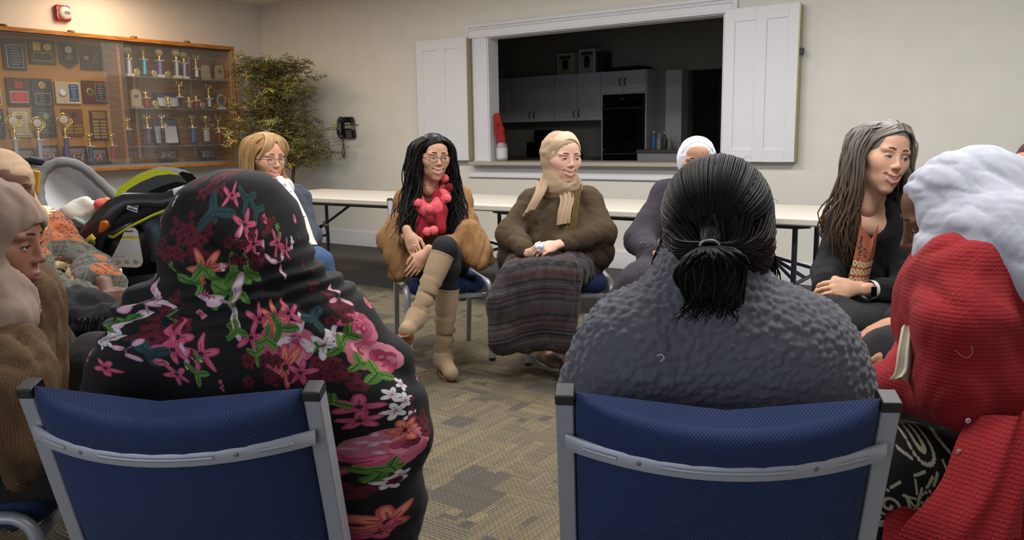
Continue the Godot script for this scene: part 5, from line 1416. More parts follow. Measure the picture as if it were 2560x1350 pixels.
# ---------------------------------------------------------------- bodies
var heads := {}
const LIP_SMILE := [Vector3(-0.036, -0.0440, 0.0705), Vector3(-0.019, -0.0530, 0.0880), Vector3(0, -0.0555, 0.0935), Vector3(0.019, -0.0530, 0.0880), Vector3(0.036, -0.0440, 0.0705), Vector3(0.021, -0.0685, 0.0845), Vector3(0, -0.0770, 0.0890), Vector3(-0.021, -0.0685, 0.0845)]
const LIP_CALM := [Vector3(-0.024, -0.059, 0.081), Vector3(-0.010, -0.0555, 0.0925), Vector3(0, -0.0565, 0.0945), Vector3(0.010, -0.0555, 0.0925), Vector3(0.024, -0.059, 0.081), Vector3(0.011, -0.066, 0.0905), Vector3(0, -0.068, 0.0925), Vector3(-0.011, -0.066, 0.0905)]
func head(smile: bool) -> Dictionary:
	if heads.has(smile): return heads[smile]
	var f := Field.new()
	f.ell(Vector3(0, 0.04, -0.018), Vector3(0.073, 0.080, 0.093), 0.02)
	f.ell(Vector3(0, -0.012, 0.022), Vector3(0.062, 0.082, 0.066), 0.03)
	f.ell(Vector3(0, 0.052, 0.048), Vector3(0.052, 0.038, 0.034), 0.03)
	f.ell(Vector3(0, -0.066, 0.026), Vector3(0.049, 0.043, 0.054), 0.03)
	f.ell(Vector3(0, -0.102, 0.062), Vector3(0.019, 0.014, 0.017), 0.028)
	f.ell(Vector3(0, -0.060, 0.068), Vector3(0.031, 0.024, 0.020), 0.02)
	for s: float in [-1.0, 1.0]:
		f.ell(Vector3(s * 0.037, -0.030 + (0.006 if smile else 0.0), 0.056), Vector3(0.023, 0.021, 0.021 if smile else 0.018), 0.024)
		f.ell(Vector3(s * 0.051, -0.006, 0.034), Vector3(0.020, 0.017, 0.030), 0.03)
		f.ell(Vector3(s * 0.030, 0.027, 0.073), Vector3(0.026, 0.009, 0.012), 0.015)
		f.ell(Vector3(s * 0.031, 0.007, 0.100), Vector3(0.017, 0.012, 0.018), 0.012, -1)
		f.ell(Vector3(s * 0.031, 0.004, 0.073), Vector3(0.0140, 0.0130, 0.0125), 0.004)
		f.ell(Vector3(s * 0.031, 0.0035, 0.089), Vector3(0.0128, 0.0036 if smile else 0.0050, 0.0125), 0.002, -1)
		f.ell(Vector3(s * 0.074, -0.004, -0.012), Vector3(0.008, 0.031, 0.018), 0.008, 1, Basis(Vector3.UP, s * -0.3))
	f.cone(Vector3(0, 0.018, 0.084), Vector3(0, -0.020, 0.099), 0.0062, 0.0080, 0.012)
	f.ell(Vector3(0, -0.0245, 0.1000), Vector3(0.0098, 0.0085, 0.0095), 0.008)
	for s: float in [-1.0, 1.0]:
		f.ell(Vector3(s * 0.0108, -0.0280, 0.0920), Vector3(0.0066, 0.0060, 0.0085), 0.006)
		f.ell(Vector3(s * 0.0056, -0.0340, 0.0965), Vector3(0.0028, 0.0026, 0.0038), 0.002, -1)
	f.cone(Vector3(0, -0.06, -0.024), Vector3(0, -0.165, -0.042), 0.050, 0.050, 0.03)
	var lips: Array = LIP_SMILE if smile else LIP_CALM
	for k in 8: f.cone(lips[k], lips[(k + 1) % 8], 0.0030 if k < 4 else 0.0036, 0.0030 if k < 4 else 0.0036, 0.005)
	if smile:
		for k in 9:
			var x := lerpf(-0.028, 0.028, k / 8.0)
			var y := -0.0650 + 0.013 * pow(absf(x) / 0.028, 2.0)
			f.ell(Vector3(x, y, 0.094 - 0.45 * absf(x)), Vector3(0.006, 0.0084 - 0.17 * absf(x), 0.014), 0.002, -1)
	else: f.cone(Vector3(-0.02, -0.0605, 0.092), Vector3(0.02, -0.0605, 0.092), 0.0012, 0.0012, 0.002)
	var d := normals(relax(f.build(0.0028), 1))
	var v: PackedVector3Array = d.v
	var lip := PackedFloat32Array(); lip.resize(v.size())
	for k in v.size():
		if v[k].z < 0.066 or v[k].y > -0.04 or v[k].y < -0.09: continue
		var best := 1.0
		for j in 8: best = minf(best, v[k].distance_to(Geometry3D.get_closest_point_to_segment(v[k], lips[j], lips[(j + 1) % 8])))
		lip[k] = 1.0 - smoothstep(0.0050, 0.0076, best)
	d.lip = lip
	heads[smile] = d
	return d

var hands := {}
func hand(curl: float) -> Dictionary:
	# wrist at the origin, fingers along +y, palm to +z, thumb on +x
	if hands.has(curl): return hands[curl]
	var f := Field.new()
	f.cone(Vector3(0, -0.02, 0), Vector3(0, 0.03, 0), 0.025, 0.027, 0.02, Vector3.BACK, 0.68)
	f.ell(Vector3(0.001, 0.055, 0.001), Vector3(0.038, 0.043, 0.014), 0.018)
	f.ell(Vector3(0.022, 0.035, 0.008), Vector3(0.017, 0.028, 0.013), 0.012)
	var xs := [0.028, 0.0095, -0.009, -0.0265]; var ls := [0.068, 0.076, 0.071, 0.055]
	for k in 4:
		var p := Vector3(xs[k], 0.088 - 0.012 * absf(k - 1.2) * 0.5, 0.0)
		var a := 0.0
		var r := 0.0088 - 0.0004 * k
		f.cone(Vector3(xs[k] * 0.8, 0.05, 0), p, 0.009, r + 0.0006, 0.006)
		for j in 3:
			a += curl * [0.55, 1.0, 0.7][j]
			var l: float = ls[k] * [0.46, 0.30, 0.24][j]
			var q := p + Vector3(xs[k] * 0.12 * (1.0 - minf(curl, 1.0)), cos(a), sin(a)).normalized() * l
			f.cone(p, q, r, r - 0.0009, 0.002)
			p = q; r -= 0.0009
	f.chain([Vector3(0.024, 0.026, 0.006), Vector3(0.045, 0.055, 0.014 + 0.01 * curl), Vector3(0.049 - 0.012 * curl, 0.083, 0.020 + 0.014 * curl), Vector3(0.046 - 0.022 * curl, 0.105, 0.024 + 0.018 * curl)], [0.012, 0.0105, 0.0092, 0.0075], 0.005)
	hands[curl] = normals(relax(f.build(0.0042), 1))
	return hands[curl]

func aim(fwd: Vector3, up := Vector3.UP) -> Basis:
	# columns x, y, z with z along fwd
	var z := fwd.normalized(); var x := up.cross(z).normalized()
	return Basis(x, z.cross(x), z)
func along(dir: Vector3, palm: Vector3, mirror: bool) -> Basis:
	# hand axes: y along the fingers, z out of the palm, x to the thumb (mirrored for a left hand)
	var y := dir.normalized(); var z := (palm - y * palm.dot(y)).normalized(); var x := y.cross(z)
	return Basis(-x if mirror else x, y, z)

func tint(d: Dictionary, skin: Color, lipc: Color) -> PackedColorArray:
	var c := PackedColorArray(); c.resize(d.v.size())
	var a := skin.srgb_to_linear(); var b := lipc.srgb_to_linear()
	for k in c.size(): c[k] = a.lerp(b, d.lip[k]) if d.lip[k] > 0.0 else a
	return c

# the continuous body: trunk, limbs, head and hands in one mesh; j holds its joints
func person(label: String, j: Dictionary) -> Node3D:
	var base := Vector3(j.pv.x, 0, j.pv.z)
	var t := thing("person", label, "person", base, "people seated in a circle")
	var f := Field.new()
	var fd: Vector3 = j.f
	var g: float = j.get("girth", 1.0)
	f.chain([j.pv, j.pv.lerp(j.ch, 0.5), j.ch], [0.115 * g, 0.105 * g, 0.115 * g], 0.04, fd, 0.78)
	f.cone(j.sl, j.sr, 0.045, 0.045, 0.05)
	f.cone(j.ch + Vector3(0, 0.06, 0), j.nk, 0.05, 0.046, 0.04)
	if j.has("el"): f.chain([j.sl, j.el, j.wl], [0.045 * g, 0.037 * g, 0.025], 0.02)
	if j.has("er"): f.chain([j.sr, j.er, j.wr], [0.045 * g, 0.037 * g, 0.025], 0.02)
	for s in ["l", "r"]:
		if j.has("k" + s):
			f.chain([j["h" + s], j["k" + s], j["a" + s]], [0.075 * g, 0.05, 0.034], 0.03)
			if j.has("t" + s): f.chain([j["a" + s] + Vector3(0, -0.03, 0), j["t" + s]], [0.035, 0.026], 0.02)
	var hx: Transform3D = j.hd
	f.cone(j.nk, hx * Vector3(0, -0.12, -0.035), 0.048, 0.046, 0.03)
	var m := MB.new()
	var skin: Color = j.skin
	m.join(normals(f.build(0.016)), Transform3D.IDENTITY, skin.srgb_to_linear())
	var hd := head(j.get("smile", false))
	var hc := hd.duplicate(); hc.c = tint(hd, skin, j.get("lip", skin.lerp(rgb(180, 80, 80), 0.35)))
	m.join(hc, hx)
	for h in j.get("hands", []): m.join(hand(h[2]), Transform3D(h[1], h[0]), skin.srgb_to_linear())
	part(t, "body", m, mat(Color.WHITE, 0.55, 0, {"vc": true}))
	if not j.get("noface", false): face(t, hx, j)
	return t
func face(t: Node3D, hx: Transform3D, j: Dictionary) -> void:
	var brow: Color = j.get("brow", rgb(60, 44, 34))
	for s: float in [-1.0, 1.0]:
		var e := part(t, "eye", MB.new().ball(hx * Vector3(s * 0.031, 0.004, 0.0712), Vector3.ONE * 0.0132 * hx.basis.get_scale().x, 14), mat(rgb(226, 220, 214), 0.25))
		part(e, "iris", MB.new().ball(hx * Vector3(s * 0.031 + j.get("gaze", 0.0) * 0.004, 0.004, 0.0795), Vector3.ONE * 0.0062 * hx.basis.get_scale().x, 10), mat(j.get("eyes", rgb(44, 30, 22)), 0.15))
		var m := MB.new()
		m.tube([hx * Vector3(s * 0.013, 0.0305, 0.0912), hx * Vector3(s * 0.025, 0.0335, 0.0895), hx * Vector3(s * 0.038, 0.0325, 0.0842), hx * Vector3(s * 0.053, 0.0240, 0.0705)], [0.0020, 0.0027, 0.0025, 0.0010], 6, Vector2(1.0, 0.8))
		part(t, "eyebrow", m, mat(brow, 0.9))
		var l := MB.new()
		l.tube([hx * Vector3(s * 0.018, 0.0050, 0.0845), hx * Vector3(s * 0.026, 0.0086, 0.0878), hx * Vector3(s * 0.036, 0.0085, 0.0866), hx * Vector3(s * 0.0450, 0.0040, 0.0785)], [0.0008, 0.0015, 0.0016, 0.001], 5)
		part(t, "eyelashes", l, mat(brow.darkened(0.5), 0.8))
	if j.get("smile", false):
		var rows := []
		for k in 13:
			var x := lerpf(-0.027, 0.027, k / 12.0)
			var z := 0.0855 - 15.0 * x * x
			var top := -0.0535 + 6.0 * x * x
			rows.append([hx * Vector3(x, top, z), hx * Vector3(x, -0.0635 + 11.0 * x * x, z - 0.0003), hx * Vector3(x, -0.0710 + 18.0 * x * x, z - 0.002)])
		part(t, "teeth", MB.new().grid(rows), mat(rgb(246, 242, 234), 0.2))
		part(t, "mouth_interior", MB.new().ball(hx * Vector3(0, -0.0645, 0.0715), Vector3(0.026, 0.0095, 0.0095), 12, hx.basis.orthonormalized()), mat(rgb(96, 36, 36), 0.6))
func glasses(t: Node3D, hx: Transform3D, col: Color, thick := 0.0014) -> void:
	var m := MB.new()
	for s: float in [-1.0, 1.0]:
		var pts := []
		for k in 25:
			var a := TAU * k / 24.0
			pts.append(hx * Vector3(s * 0.0325 + 0.0255 * pow(absf(cos(a)), 0.7) * signf(cos(a)), 0.001 + 0.0175 * pow(absf(sin(a)), 0.7) * signf(sin(a)), 0.101 - 0.010 * pow((0.0325 + 0.0255 * cos(a) * s * s) / 0.058, 2.0)))
		m.tube(pts, thick, 5)
		m.tube([hx * Vector3(s * 0.058, 0.006, 0.091), hx * Vector3(s * 0.074, 0.006, 0.06), hx * Vector3(s * 0.080, 0.004, -0.02)], thick, 5)
	m.tube([hx * Vector3(-0.007, 0.006, 0.101), hx * Vector3(0, 0.009, 0.104), hx * Vector3(0.007, 0.006, 0.101)], thick, 5)
	var g := part(t, "glasses", m, mat(col, 0.3))
	for s: float in [-1.0, 1.0]:
		var ring := []
		for k in 24:
			var a := TAU * k / 24.0
			ring.append(hx * Vector3(s * 0.0325 + 0.025 * pow(absf(cos(a)), 0.7) * signf(cos(a)), 0.001 + 0.017 * pow(absf(sin(a)), 0.7) * signf(sin(a)), 0.0985))
		var l := MB.new(); l.cap(ring)
		part(g, "lens", l, mat(rgb(240, 245, 250), 0.02, 0, {"alpha": 0.07}))

# one lock of hair along a smooth curve through pts
func lock(m: MB, pts: Array, r: float, r1: float, wave: float, ph: float, c0: Color, c1: Color, seg := 5, steps := 16) -> void:
	var cv := Curve3D.new()
	for k in pts.size():
		var tan := Vector3.ZERO
		if k > 0 and k < pts.size() - 1: tan = (pts[k + 1] - pts[k - 1]) * 0.22
		cv.add_point(pts[k], -tan, tan)
	var l := cv.get_baked_length()
	var path := []; var rad := []
	for k in steps + 1:
		var u := float(k) / steps
		var p := cv.sample_baked(l * u, true)
		var w := wave * u
		p += Vector3(sin(ph + u * 14.0) * w, 0.0, cos(ph * 1.7 + u * 12.0) * w)
		path.append(p); rad.append(lerpf(r, r1, u * u) * (0.55 if k == 0 else 1.0))
	var v0 := m.v.size()
	m.col = c0
	m.tube(path, rad, seg, Vector2(1.0, 0.7))
	for k in range(v0, m.v.size()):
		var u := clampf(float((k - v0) / seg) / steps, 0.0, 1.0)
		m.c[k] = c0.lerp(c1, smoothstep(0.1, 0.8, u))

# sweater, coat or cardigan over the joints
func top_field(j: Dictionary, ease: float, sleeve := 0.95, hem := 0.0, arms := "lr") -> Field:
	var f := Field.new()
	var fd: Vector3 = j.f; var g: float = j.get("girth", 1.0)
	f.chain([j.pv + Vector3(0, hem, 0), j.pv.lerp(j.ch, 0.5), j.ch], [0.125 * g + ease, 0.115 * g + ease, 0.12 * g + ease], 0.05, fd, 0.8)
	f.cone(j.sl, j.sr, 0.046 + ease, 0.046 + ease, 0.06)
	for s in ["sl", "sr"]: f.cone(j.nk + Vector3(0, -0.035, 0), j[s], 0.040 + ease, 0.046 + ease, 0.06)
	f.cone(j.ch + Vector3(0, 0.03, 0), j.nk + Vector3(0, -0.02, 0), 0.07 + ease, 0.055 + ease * 0.5, 0.05)
	for s in arms:
		if j.has("e" + s):
			var w: Vector3 = j["e" + s].lerp(j["w" + s], sleeve)
			f.chain([j["s" + s], j["e" + s], w], [0.046 * g + ease, 0.043 * g + ease, 0.032 + ease], 0.035)
	return f

# ---------------------------------------------------------------- the people
func people() -> void:
	cape_woman()
	brown_sweater_woman()
	white_cap_person()
	cardigan_woman()
	blonde_woman()
	fleece_woman()
	floral_woman()
	red_woman()
	edge_woman()
	sweater_woman()
	taupe_scarf_woman()

func rnd(s: int) -> RandomNumberGenerator:
	var r := RandomNumberGenerator.new(); r.seed = s
	return r

func scalp(hx: Transform3D, grow := 0.0, fringe := 0.0) -> Dictionary:
	# close cap of hair under the locks
	var f := Field.new()
	f.ell(hx * Vector3(0, 0.044, -0.015), Vector3(0.082 + grow, 0.088 + grow, 0.105 + grow), 0.02, 1, hx.basis.orthonormalized())
	f.ell(hx * Vector3(0, 0.0, -0.055), Vector3(0.078 + grow, 0.09, 0.06), 0.03, 1, hx.basis.orthonormalized())
	f.ell(hx * Vector3(0, -0.022 - fringe, 0.090), Vector3(0.069, 0.100, 0.074), 0.012, -1, hx.basis.orthonormalized())
	return f.build(0.007)

# long or bobbed hair falling from a parting
func falling_hair(t: Node3D, hx: Transform3D, n: int, length: float, vol: float, wave: float, c0: Color, c1: Color, sd: int, from_deg := 58.0, shoulder := Vector3.ZERO, ro := 0.45, thick := 0.0045) -> void:
	var r := rnd(sd)
	var m := MB.new()
	m.join(normals(scalp(hx)), Transform3D.IDENTITY, c0)
	for k in n:
		var side := -1.0 if k % 2 == 0 else 1.0
		var a := side * deg_to_rad(r.randf_range(from_deg, 180.0))
		var d := Vector3(sin(a), 0, cos(a))
		var z0 := r.randf_range(-0.05, 0.080)
		var p0 := hx * Vector3(side * 0.004 + 0.016, 0.129 - z0 * z0 * 7.0, z0 - 0.008)
		var rr := r.randf_range(0.0, vol)
		var p1 := hx * (Vector3(d.x * (0.082 + rr * 0.35), r.randf_range(0.060, 0.085), d.z * (0.100 + rr * 0.35) - 0.014))
		var p2 := hx * (Vector3(d.x * (0.088 + rr * 0.7), -0.015, d.z * (0.10 + rr * 0.6) - 0.02))
		var l := length * r.randf_range(0.8, 1.05)
		var low := hx * Vector3(0, -0.015, -0.02)
		var out := Vector3(hx.basis.x * d.x + hx.basis.z * d.z).normalized()
		var p3 := low + out * (0.090 + rr) + Vector3(0, -l * 0.45, 0)
		var p4 := low + out * (0.098 + rr * 1.25 + r.randf_range(-0.01, 0.03)) + Vector3(0, -l * 0.75, 0) + shoulder * 0.5
		var p5 := low + out * (0.09 + rr * 1.2 + r.randf_range(-0.025, 0.03)) + Vector3(0, -l, 0) + shoulder
		var g := r.randf_range(0.75, 1.25)
		lock(m, [p0, p1, p2, p3, p4, p5], thick * r.randf_range(0.7, 1.35), 0.0012, wave * r.randf_range(0.5, 1.3), r.randf() * 9.0, c0 * g, c1 * g, 4, 18)
	# front hair drawn aside from the parting, framing the brow
	for k in 110:
		var side := -1.0 if k % 2 == 0 else 1.0
		var u := r.randf()
		var x0 := 0.014 + side * 0.002
		var p0 := hx * Vector3(x0, lerpf(0.094, 0.120, u), lerpf(0.077, 0.050, u))
		var p1 := hx * Vector3(x0 + side * 0.036, lerpf(0.082, 0.104, u), lerpf(0.078, 0.058, u))
		var p2 := hx * Vector3(side * 0.074, lerpf(0.048, 0.066, u), lerpf(0.050, 0.034, u))
		var p3 := hx * Vector3(side * (0.088 + 0.008 * u), -0.02, lerpf(0.026, 0.0, u))
		var p4 := p3 + Vector3(side * 0.012, -0.42 * length, 0.012)
		var g := r.randf_range(0.75, 1.25)
		lock(m, [p0, p1, p2, p3, p4, p4 + Vector3(side * r.randf_range(-0.01, 0.02), -0.4 * length, 0.012)] if length > 0.3 else [p0, p1, p2, p3, p3 + Vector3(0, -0.6 * length, 0)], thick * r.randf_range(0.8, 1.3), 0.0014, wave * 0.7, r.randf() * 9.0, c0 * g, c1 * g, 4, 18)
	part(t, "hair", m, mat(Color.WHITE, ro, 0, {"vc": true, "spec": 0.35}))

func shoe(t: Node3D, a: Vector3, toe: Vector3, col: Material, sole: Material, h := 0.04, w := 0.04, heel := 0.0) -> void:
	var dir := (toe - a); dir.y = 0; dir = dir.normalized()
	var f := Field.new()
	var back := Vector3(a.x, maxf(a.y - 0.06, toe.y + 0.008 + heel), a.z) - dir * 0.03
	f.cone(back, toe + Vector3(0, 0.012, 0) - dir * 0.03, w * 0.85, w, 0.03)
	f.cone(toe + Vector3(0, 0.01, 0) - dir * 0.05, toe + Vector3(0, 0.004, 0), w, w * 0.7, 0.03, Vector3.UP, 0.7)
	var s := part(t, "shoe", f.build(0.009), col)
	var rows := []
	for k in 15:
		var u := k / 14.0
		var c := (back - dir * w * 0.85).lerp(toe + dir * w * 0.55, u)
		var ww := w * 0.98 * pow(maxf(sin(PI * clampf(u * 0.92 + 0.05, 0.0, 1.0)), 0.02), 0.4)
		var sd := dir.cross(Vector3.UP) * ww
		var y := toe.y - 0.024 + heel * (1.0 - smoothstep(0.2, 0.6, u))
		rows.append([Vector3(c.x, y, c.z) - sd, Vector3(c.x, y + 0.014, c.z) - sd * 1.02, Vector3(c.x, y + 0.014, c.z) + sd * 1.02, Vector3(c.x, y, c.z) + sd])
	part(s, "sole", MB.new().grid(rows, true), sole)

# --- black haired woman in a camel cape, legs crossed in tall boots
func cape_woman() -> void:
	var hx := Transform3D(aim(Vector3(0.42, -0.04, 0.9), Vector3(0.06, 1, 0)), Vector3(-0.408, 1.106, -4.420))
	var j := {"f": Vector3(0.2, 0, 1).normalized(), "pv": Vector3(-0.41, 0.52, -4.53), "ch": Vector3(-0.425, 0.80, -4.54), "nk": Vector3(-0.425, 0.945, -4.50), "hd": hx,
		"sr": Vector3(-0.567, 0.870, -4.520), "sl": Vector3(-0.291, 0.881, -4.550), "er": Vector3(-0.640, 0.653, -4.420), "el": Vector3(-0.212, 0.648, -4.400), "wr": Vector3(-0.530, 0.716, -4.240), "wl": Vector3(-0.433, 0.641, -4.200),
		"hr": Vector3(-0.50, 0.50, -4.5), "hl": Vector3(-0.32, 0.51, -4.5), "kl": Vector3(-0.331, 0.671, -4.060), "al": Vector3(-0.460, 0.371, -3.930), "tl": Vector3(-0.508, 0.307, -3.840),
		"kr": Vector3(-0.321, 0.557, -4.140), "ar": Vector3(-0.364, 0.100, -4.160), "tr": Vector3(-0.315, 0.040, -4.020), "skin": rgb(206, 158, 128), "smile": true, "brow": rgb(34, 26, 24), "gaze": 0.5,
		"hands": [[Vector3(-0.531, 0.731, -4.220), along(Vector3(0.35, -0.9, 0.3), Vector3(0.2, 0.1, -1), false), 0.25], [Vector3(-0.435, 0.637, -4.170), along(Vector3(-0.55, -0.75, 0.25), Vector3(-0.1, 0.2, -1), true), 0.25]]}
	var t := person("woman with long black hair and glasses in a camel cape and pink scarf", j)
	glasses(t, hx, rgb(120, 40, 44), 0.0018)
	falling_hair(t, hx, 520, 0.44, 0.070, 0.026, Color(0.007, 0.006, 0.006), Color(0.009, 0.008, 0.008), 4, 56.0, Vector3(-0.03, 0, 0.06))
	var camel := mat(rgb(158, 116, 72), 0.95, 0, {"tex": T.felt, "tri": 5.0, "rim": 0.3})
	# cape: wide sleeves falling from the shoulders, open in front
	var f := Field.new()
	f.chain([j.pv + Vector3(0, 0.02, -0.02), j.ch], [0.155, 0.13], 0.05, j.f, 0.8)
	f.cone(j.sl, j.sr, 0.056, 0.056, 0.06)
	for s in ["sl", "sr"]: f.cone(j.nk + Vector3(0, -0.04, -0.01), j[s], 0.05, 0.054, 0.06)
	f.chain([j.sr, j.er + Vector3(0, 0.02, 0), Vector3(-0.593, 0.598, -4.340), Vector3(-0.592, 0.497, -4.300)], [0.056, 0.070, 0.070, 0.035], 0.05, j.f, 0.85)
	f.chain([j.er, Vector3(-0.559, 0.688, -4.300)], [0.06, 0.042], 0.04)
	f.chain([j.sl, j.el + Vector3(0, 0.02, 0), Vector3(-0.189, 0.594, -4.320), Vector3(-0.167, 0.557, -4.280)], [0.056, 0.070, 0.062, 0.035], 0.05, j.f, 0.85)
	f.chain([j.el, Vector3(-0.332, 0.666, -4.280)], [0.06, 0.04], 0.04)
	f.chain([Vector3(-0.573, 0.762, -4.400), Vector3(-0.632, 0.488, -4.360)], [0.07, 0.03], 0.05)
	f.chain([Vector3(-0.230, 0.718, -4.360), Vector3(-0.131, 0.573, -4.340)], [0.06, 0.03], 0.05)
	part(t, "cape", creases(rough(f.build(0.009), 0.008, 6.0, Vector3(2.0, 0.35, 2.0), 3), 0.009, 4.0, Vector3(2.6, 0.45, 1.6), 4, Basis(Vector3.BACK, 0.35)), camel)
	# tights and boots
	f = Field.new()
	f.chain([j.hl, j.kl, j.kl.lerp(j.al, 0.25)], [0.085, 0.058, 0.044], 0.03)
	f.chain([j.hr, j.kr, j.kr.lerp(j.ar, 0.35)], [0.085, 0.056, 0.042], 0.03)
	part(t, "tights", f.build(0.013), mat(rgb(18, 18, 23), 0.85, 0, {"rim": 0.08}))
	var suede := mat(rgb(174, 149, 118), 0.95, 0, {"tex": T.felt, "tri": 6.0, "rim": 0.3}); var leather := mat(rgb(132, 78, 44), 0.5)
	for s in ["l", "r"]:
		var k: Vector3 = j["k" + s]; var a: Vector3 = j["a" + s]; var toe: Vector3 = j["t" + s]
		var top := k.lerp(a, 0.10 if s == "l" else 0.22)
		var dir := (a - top).normalized()
		var pts := []; var rad := []
		for q in 19:
			var u := q / 18.0
			var slouch := smoothstep(0.25, 0.6, u) * (1.0 - smoothstep(0.92, 1.0, u))
			pts.append(top.lerp(a, u) + Vector3(sin(q * 1.9) * 0.005 * slouch, 0, cos(q * 1.3) * 0.005 * slouch))
			rad.append(lerpf(0.060, 0.044, smoothstep(0.0, 0.9, u)) + 0.006 * slouch * sin(q * 2.4))
		var m := MB.new().tube(pts, rad, 22, Vector2.ONE, Vector3.ZERO, false)
		var foot := Field.new()
		var fw: Vector3 = (toe - a)
		foot.chain([a, a + dir * 0.03, toe], [0.047, 0.046, 0.034], 0.03)
		foot.cone(toe, toe + (fw - dir * fw.dot(dir)).normalized() * 0.01, 0.034, 0.030, 0.02)
		m.join(normals(rough(foot.build(0.009), 0.004, 12.0)))
		var b := part(t, "boot", m, suede)
		part(b, "boot_cuff", MB.new().tube([top, top + dir * 0.008], 0.0615, 22, Vector2.ONE, Vector3.ZERO, false), suede)
		# welt sole and stacked heel
		var sd := MB.new()
		var down := Vector3(0, -1, 0) if s == "r" else Vector3(-0.519, 0.277, -3.830) - Vector3(-0.498, 0.328, -3.860)
		down = down.normalized()
		var heel := a + dir * 0.05 if s == "r" else a + dir * 0.055
		if s == "r":
			sd.tube([toe + Vector3(0, -0.036, 0.012), (toe + heel) / 2 + Vector3(0, -0.035, 0), heel + Vector3(0, -0.02, -0.01)], [0.026, 0.034, 0.03], 12, Vector2(0.3, 1.15), Vector3.UP)
			sd.box(Vector3(heel.x, 0.025, heel.z - 0.015), Vector3(0.05, 0.05, 0.05), 0.008)
		else:
			sd.tube([toe + down * 0.028 + Vector3(0.02, 0, 0.02), toe + down * 0.030 - Vector3(0.01, 0, -0.03), heel + down * 0.02], [0.03, 0.036, 0.03], 14, Vector2(0.3, 1.1), down)
			sd.box(heel + down * 0.045 + Vector3(-0.012, -0.03, 0.02), Vector3(0.05, 0.055, 0.05), 0.008, Basis(Vector3.BACK, -0.35))
		part(b, "sole", sd, leather)
	# scarf: gathered round the neck, ends hanging to the lap
	var pink := mat(rgb(226, 92, 104), 0.95, 0, {"bump": T.knit, "depth": 0.06, "tri": 36.0, "rim": 0.3}); var redm := mat(rgb(150, 26, 40), 0.95, 0, {"bump": T.knit, "depth": 0.06, "tri": 36.0})
	f = Field.new()
	f.chain([Vector3(-0.504, 0.984, -4.520), Vector3(-0.514, 0.930, -4.420), Vector3(-0.490, 0.867, -4.360), Vector3(-0.440, 0.826, -4.330), Vector3(-0.394, 0.850, -4.340), Vector3(-0.359, 0.908, -4.400), Vector3(-0.357, 0.977, -4.500)], [0.03, 0.034, 0.034, 0.032, 0.034, 0.034, 0.028], 0.02)
	f.chain([Vector3(-0.357, 0.977, -4.500), Vector3(-0.435, 0.983, -4.600), Vector3(-0.504, 0.984, -4.520)], [0.028, 0.028, 0.03], 0.02)
	var sc := part(t, "scarf", rough(f.build(0.009), 0.010, 22.0, Vector3(1, 0.4, 1)), pink)
	f = Field.new()
	f.chain([Vector3(-0.464, 0.849, -4.360), Vector3(-0.468, 0.777, -4.340), Vector3(-0.484, 0.707, -4.310)], [0.034, 0.036, 0.032], 0.02, Vector3.BACK, 0.7)
	f.chain([Vector3(-0.385, 0.910, -4.380), Vector3(-0.378, 0.829, -4.340), Vector3(-0.377, 0.744, -4.300)], [0.034, 0.042, 0.036], 0.02, Vector3.BACK, 0.7)
	f.cone(Vector3(-0.426, 0.797, -4.350), Vector3(-0.428, 0.735, -4.330), 0.035, 0.035, 0.02, Vector3.BACK, 0.7)
	part(sc, "scarf_end", rough(f.build(0.009), 0.009, 24.0, Vector3(1, 0.25, 1)), redm)
	var r := rnd(3)
	var poms := [Vector3(-0.350, 0.998, -4.420), Vector3(-0.328, 0.950, -4.400), Vector3(-0.337, 0.896, -4.360), Vector3(-0.488, 0.878, -4.320), Vector3(-0.425, 0.850, -4.270), Vector3(-0.419, 0.790, -4.270), Vector3(-0.435, 0.734, -4.250), Vector3(-0.402, 0.740, -4.250), Vector3(-0.504, 0.950, -4.380)]
	for k in poms.size():
		var d := Field.new().ell(poms[k], Vector3.ONE * 0.023, 0.01).build(0.006)
		part(sc, "pompom", rough(subdivide(d), 0.006, 150.0, Vector3.ONE, k), mat(rgb(236, 112, 116) if not k in [1, 5, 8] else rgb(120, 20, 30), 1.0, 0, {"rim": 0.5}))
	for s: float in [-1.0, 1.0]:
		var ring := []
		for k in 21: ring.append(hx * Vector3(s * 0.080, -0.065 + 0.028 * sin(TAU * k / 20.0), 0.0 + 0.028 * cos(TAU * k / 20.0)))
		part(t, "hoop_earring", MB.new().tube(ring, 0.0014, 5), mat(rgb(225, 200, 140), 0.2, 0.9))
	part(t, "necklace", MB.new().tube([Vector3(-0.465, 0.983, -4.420), Vector3(-0.446, 0.953, -4.385), Vector3(-0.420, 0.948, -4.380), Vector3(-0.400, 0.968, -4.400)], 0.0015, 5), mat(rgb(230, 225, 215), 0.2, 0.8))
	part(t, "ring", MB.new().ball(Vector3(-0.493, 0.672, -4.160), Vector3.ONE * 0.007), mat(rgb(235, 230, 225), 0.15, 0.8))

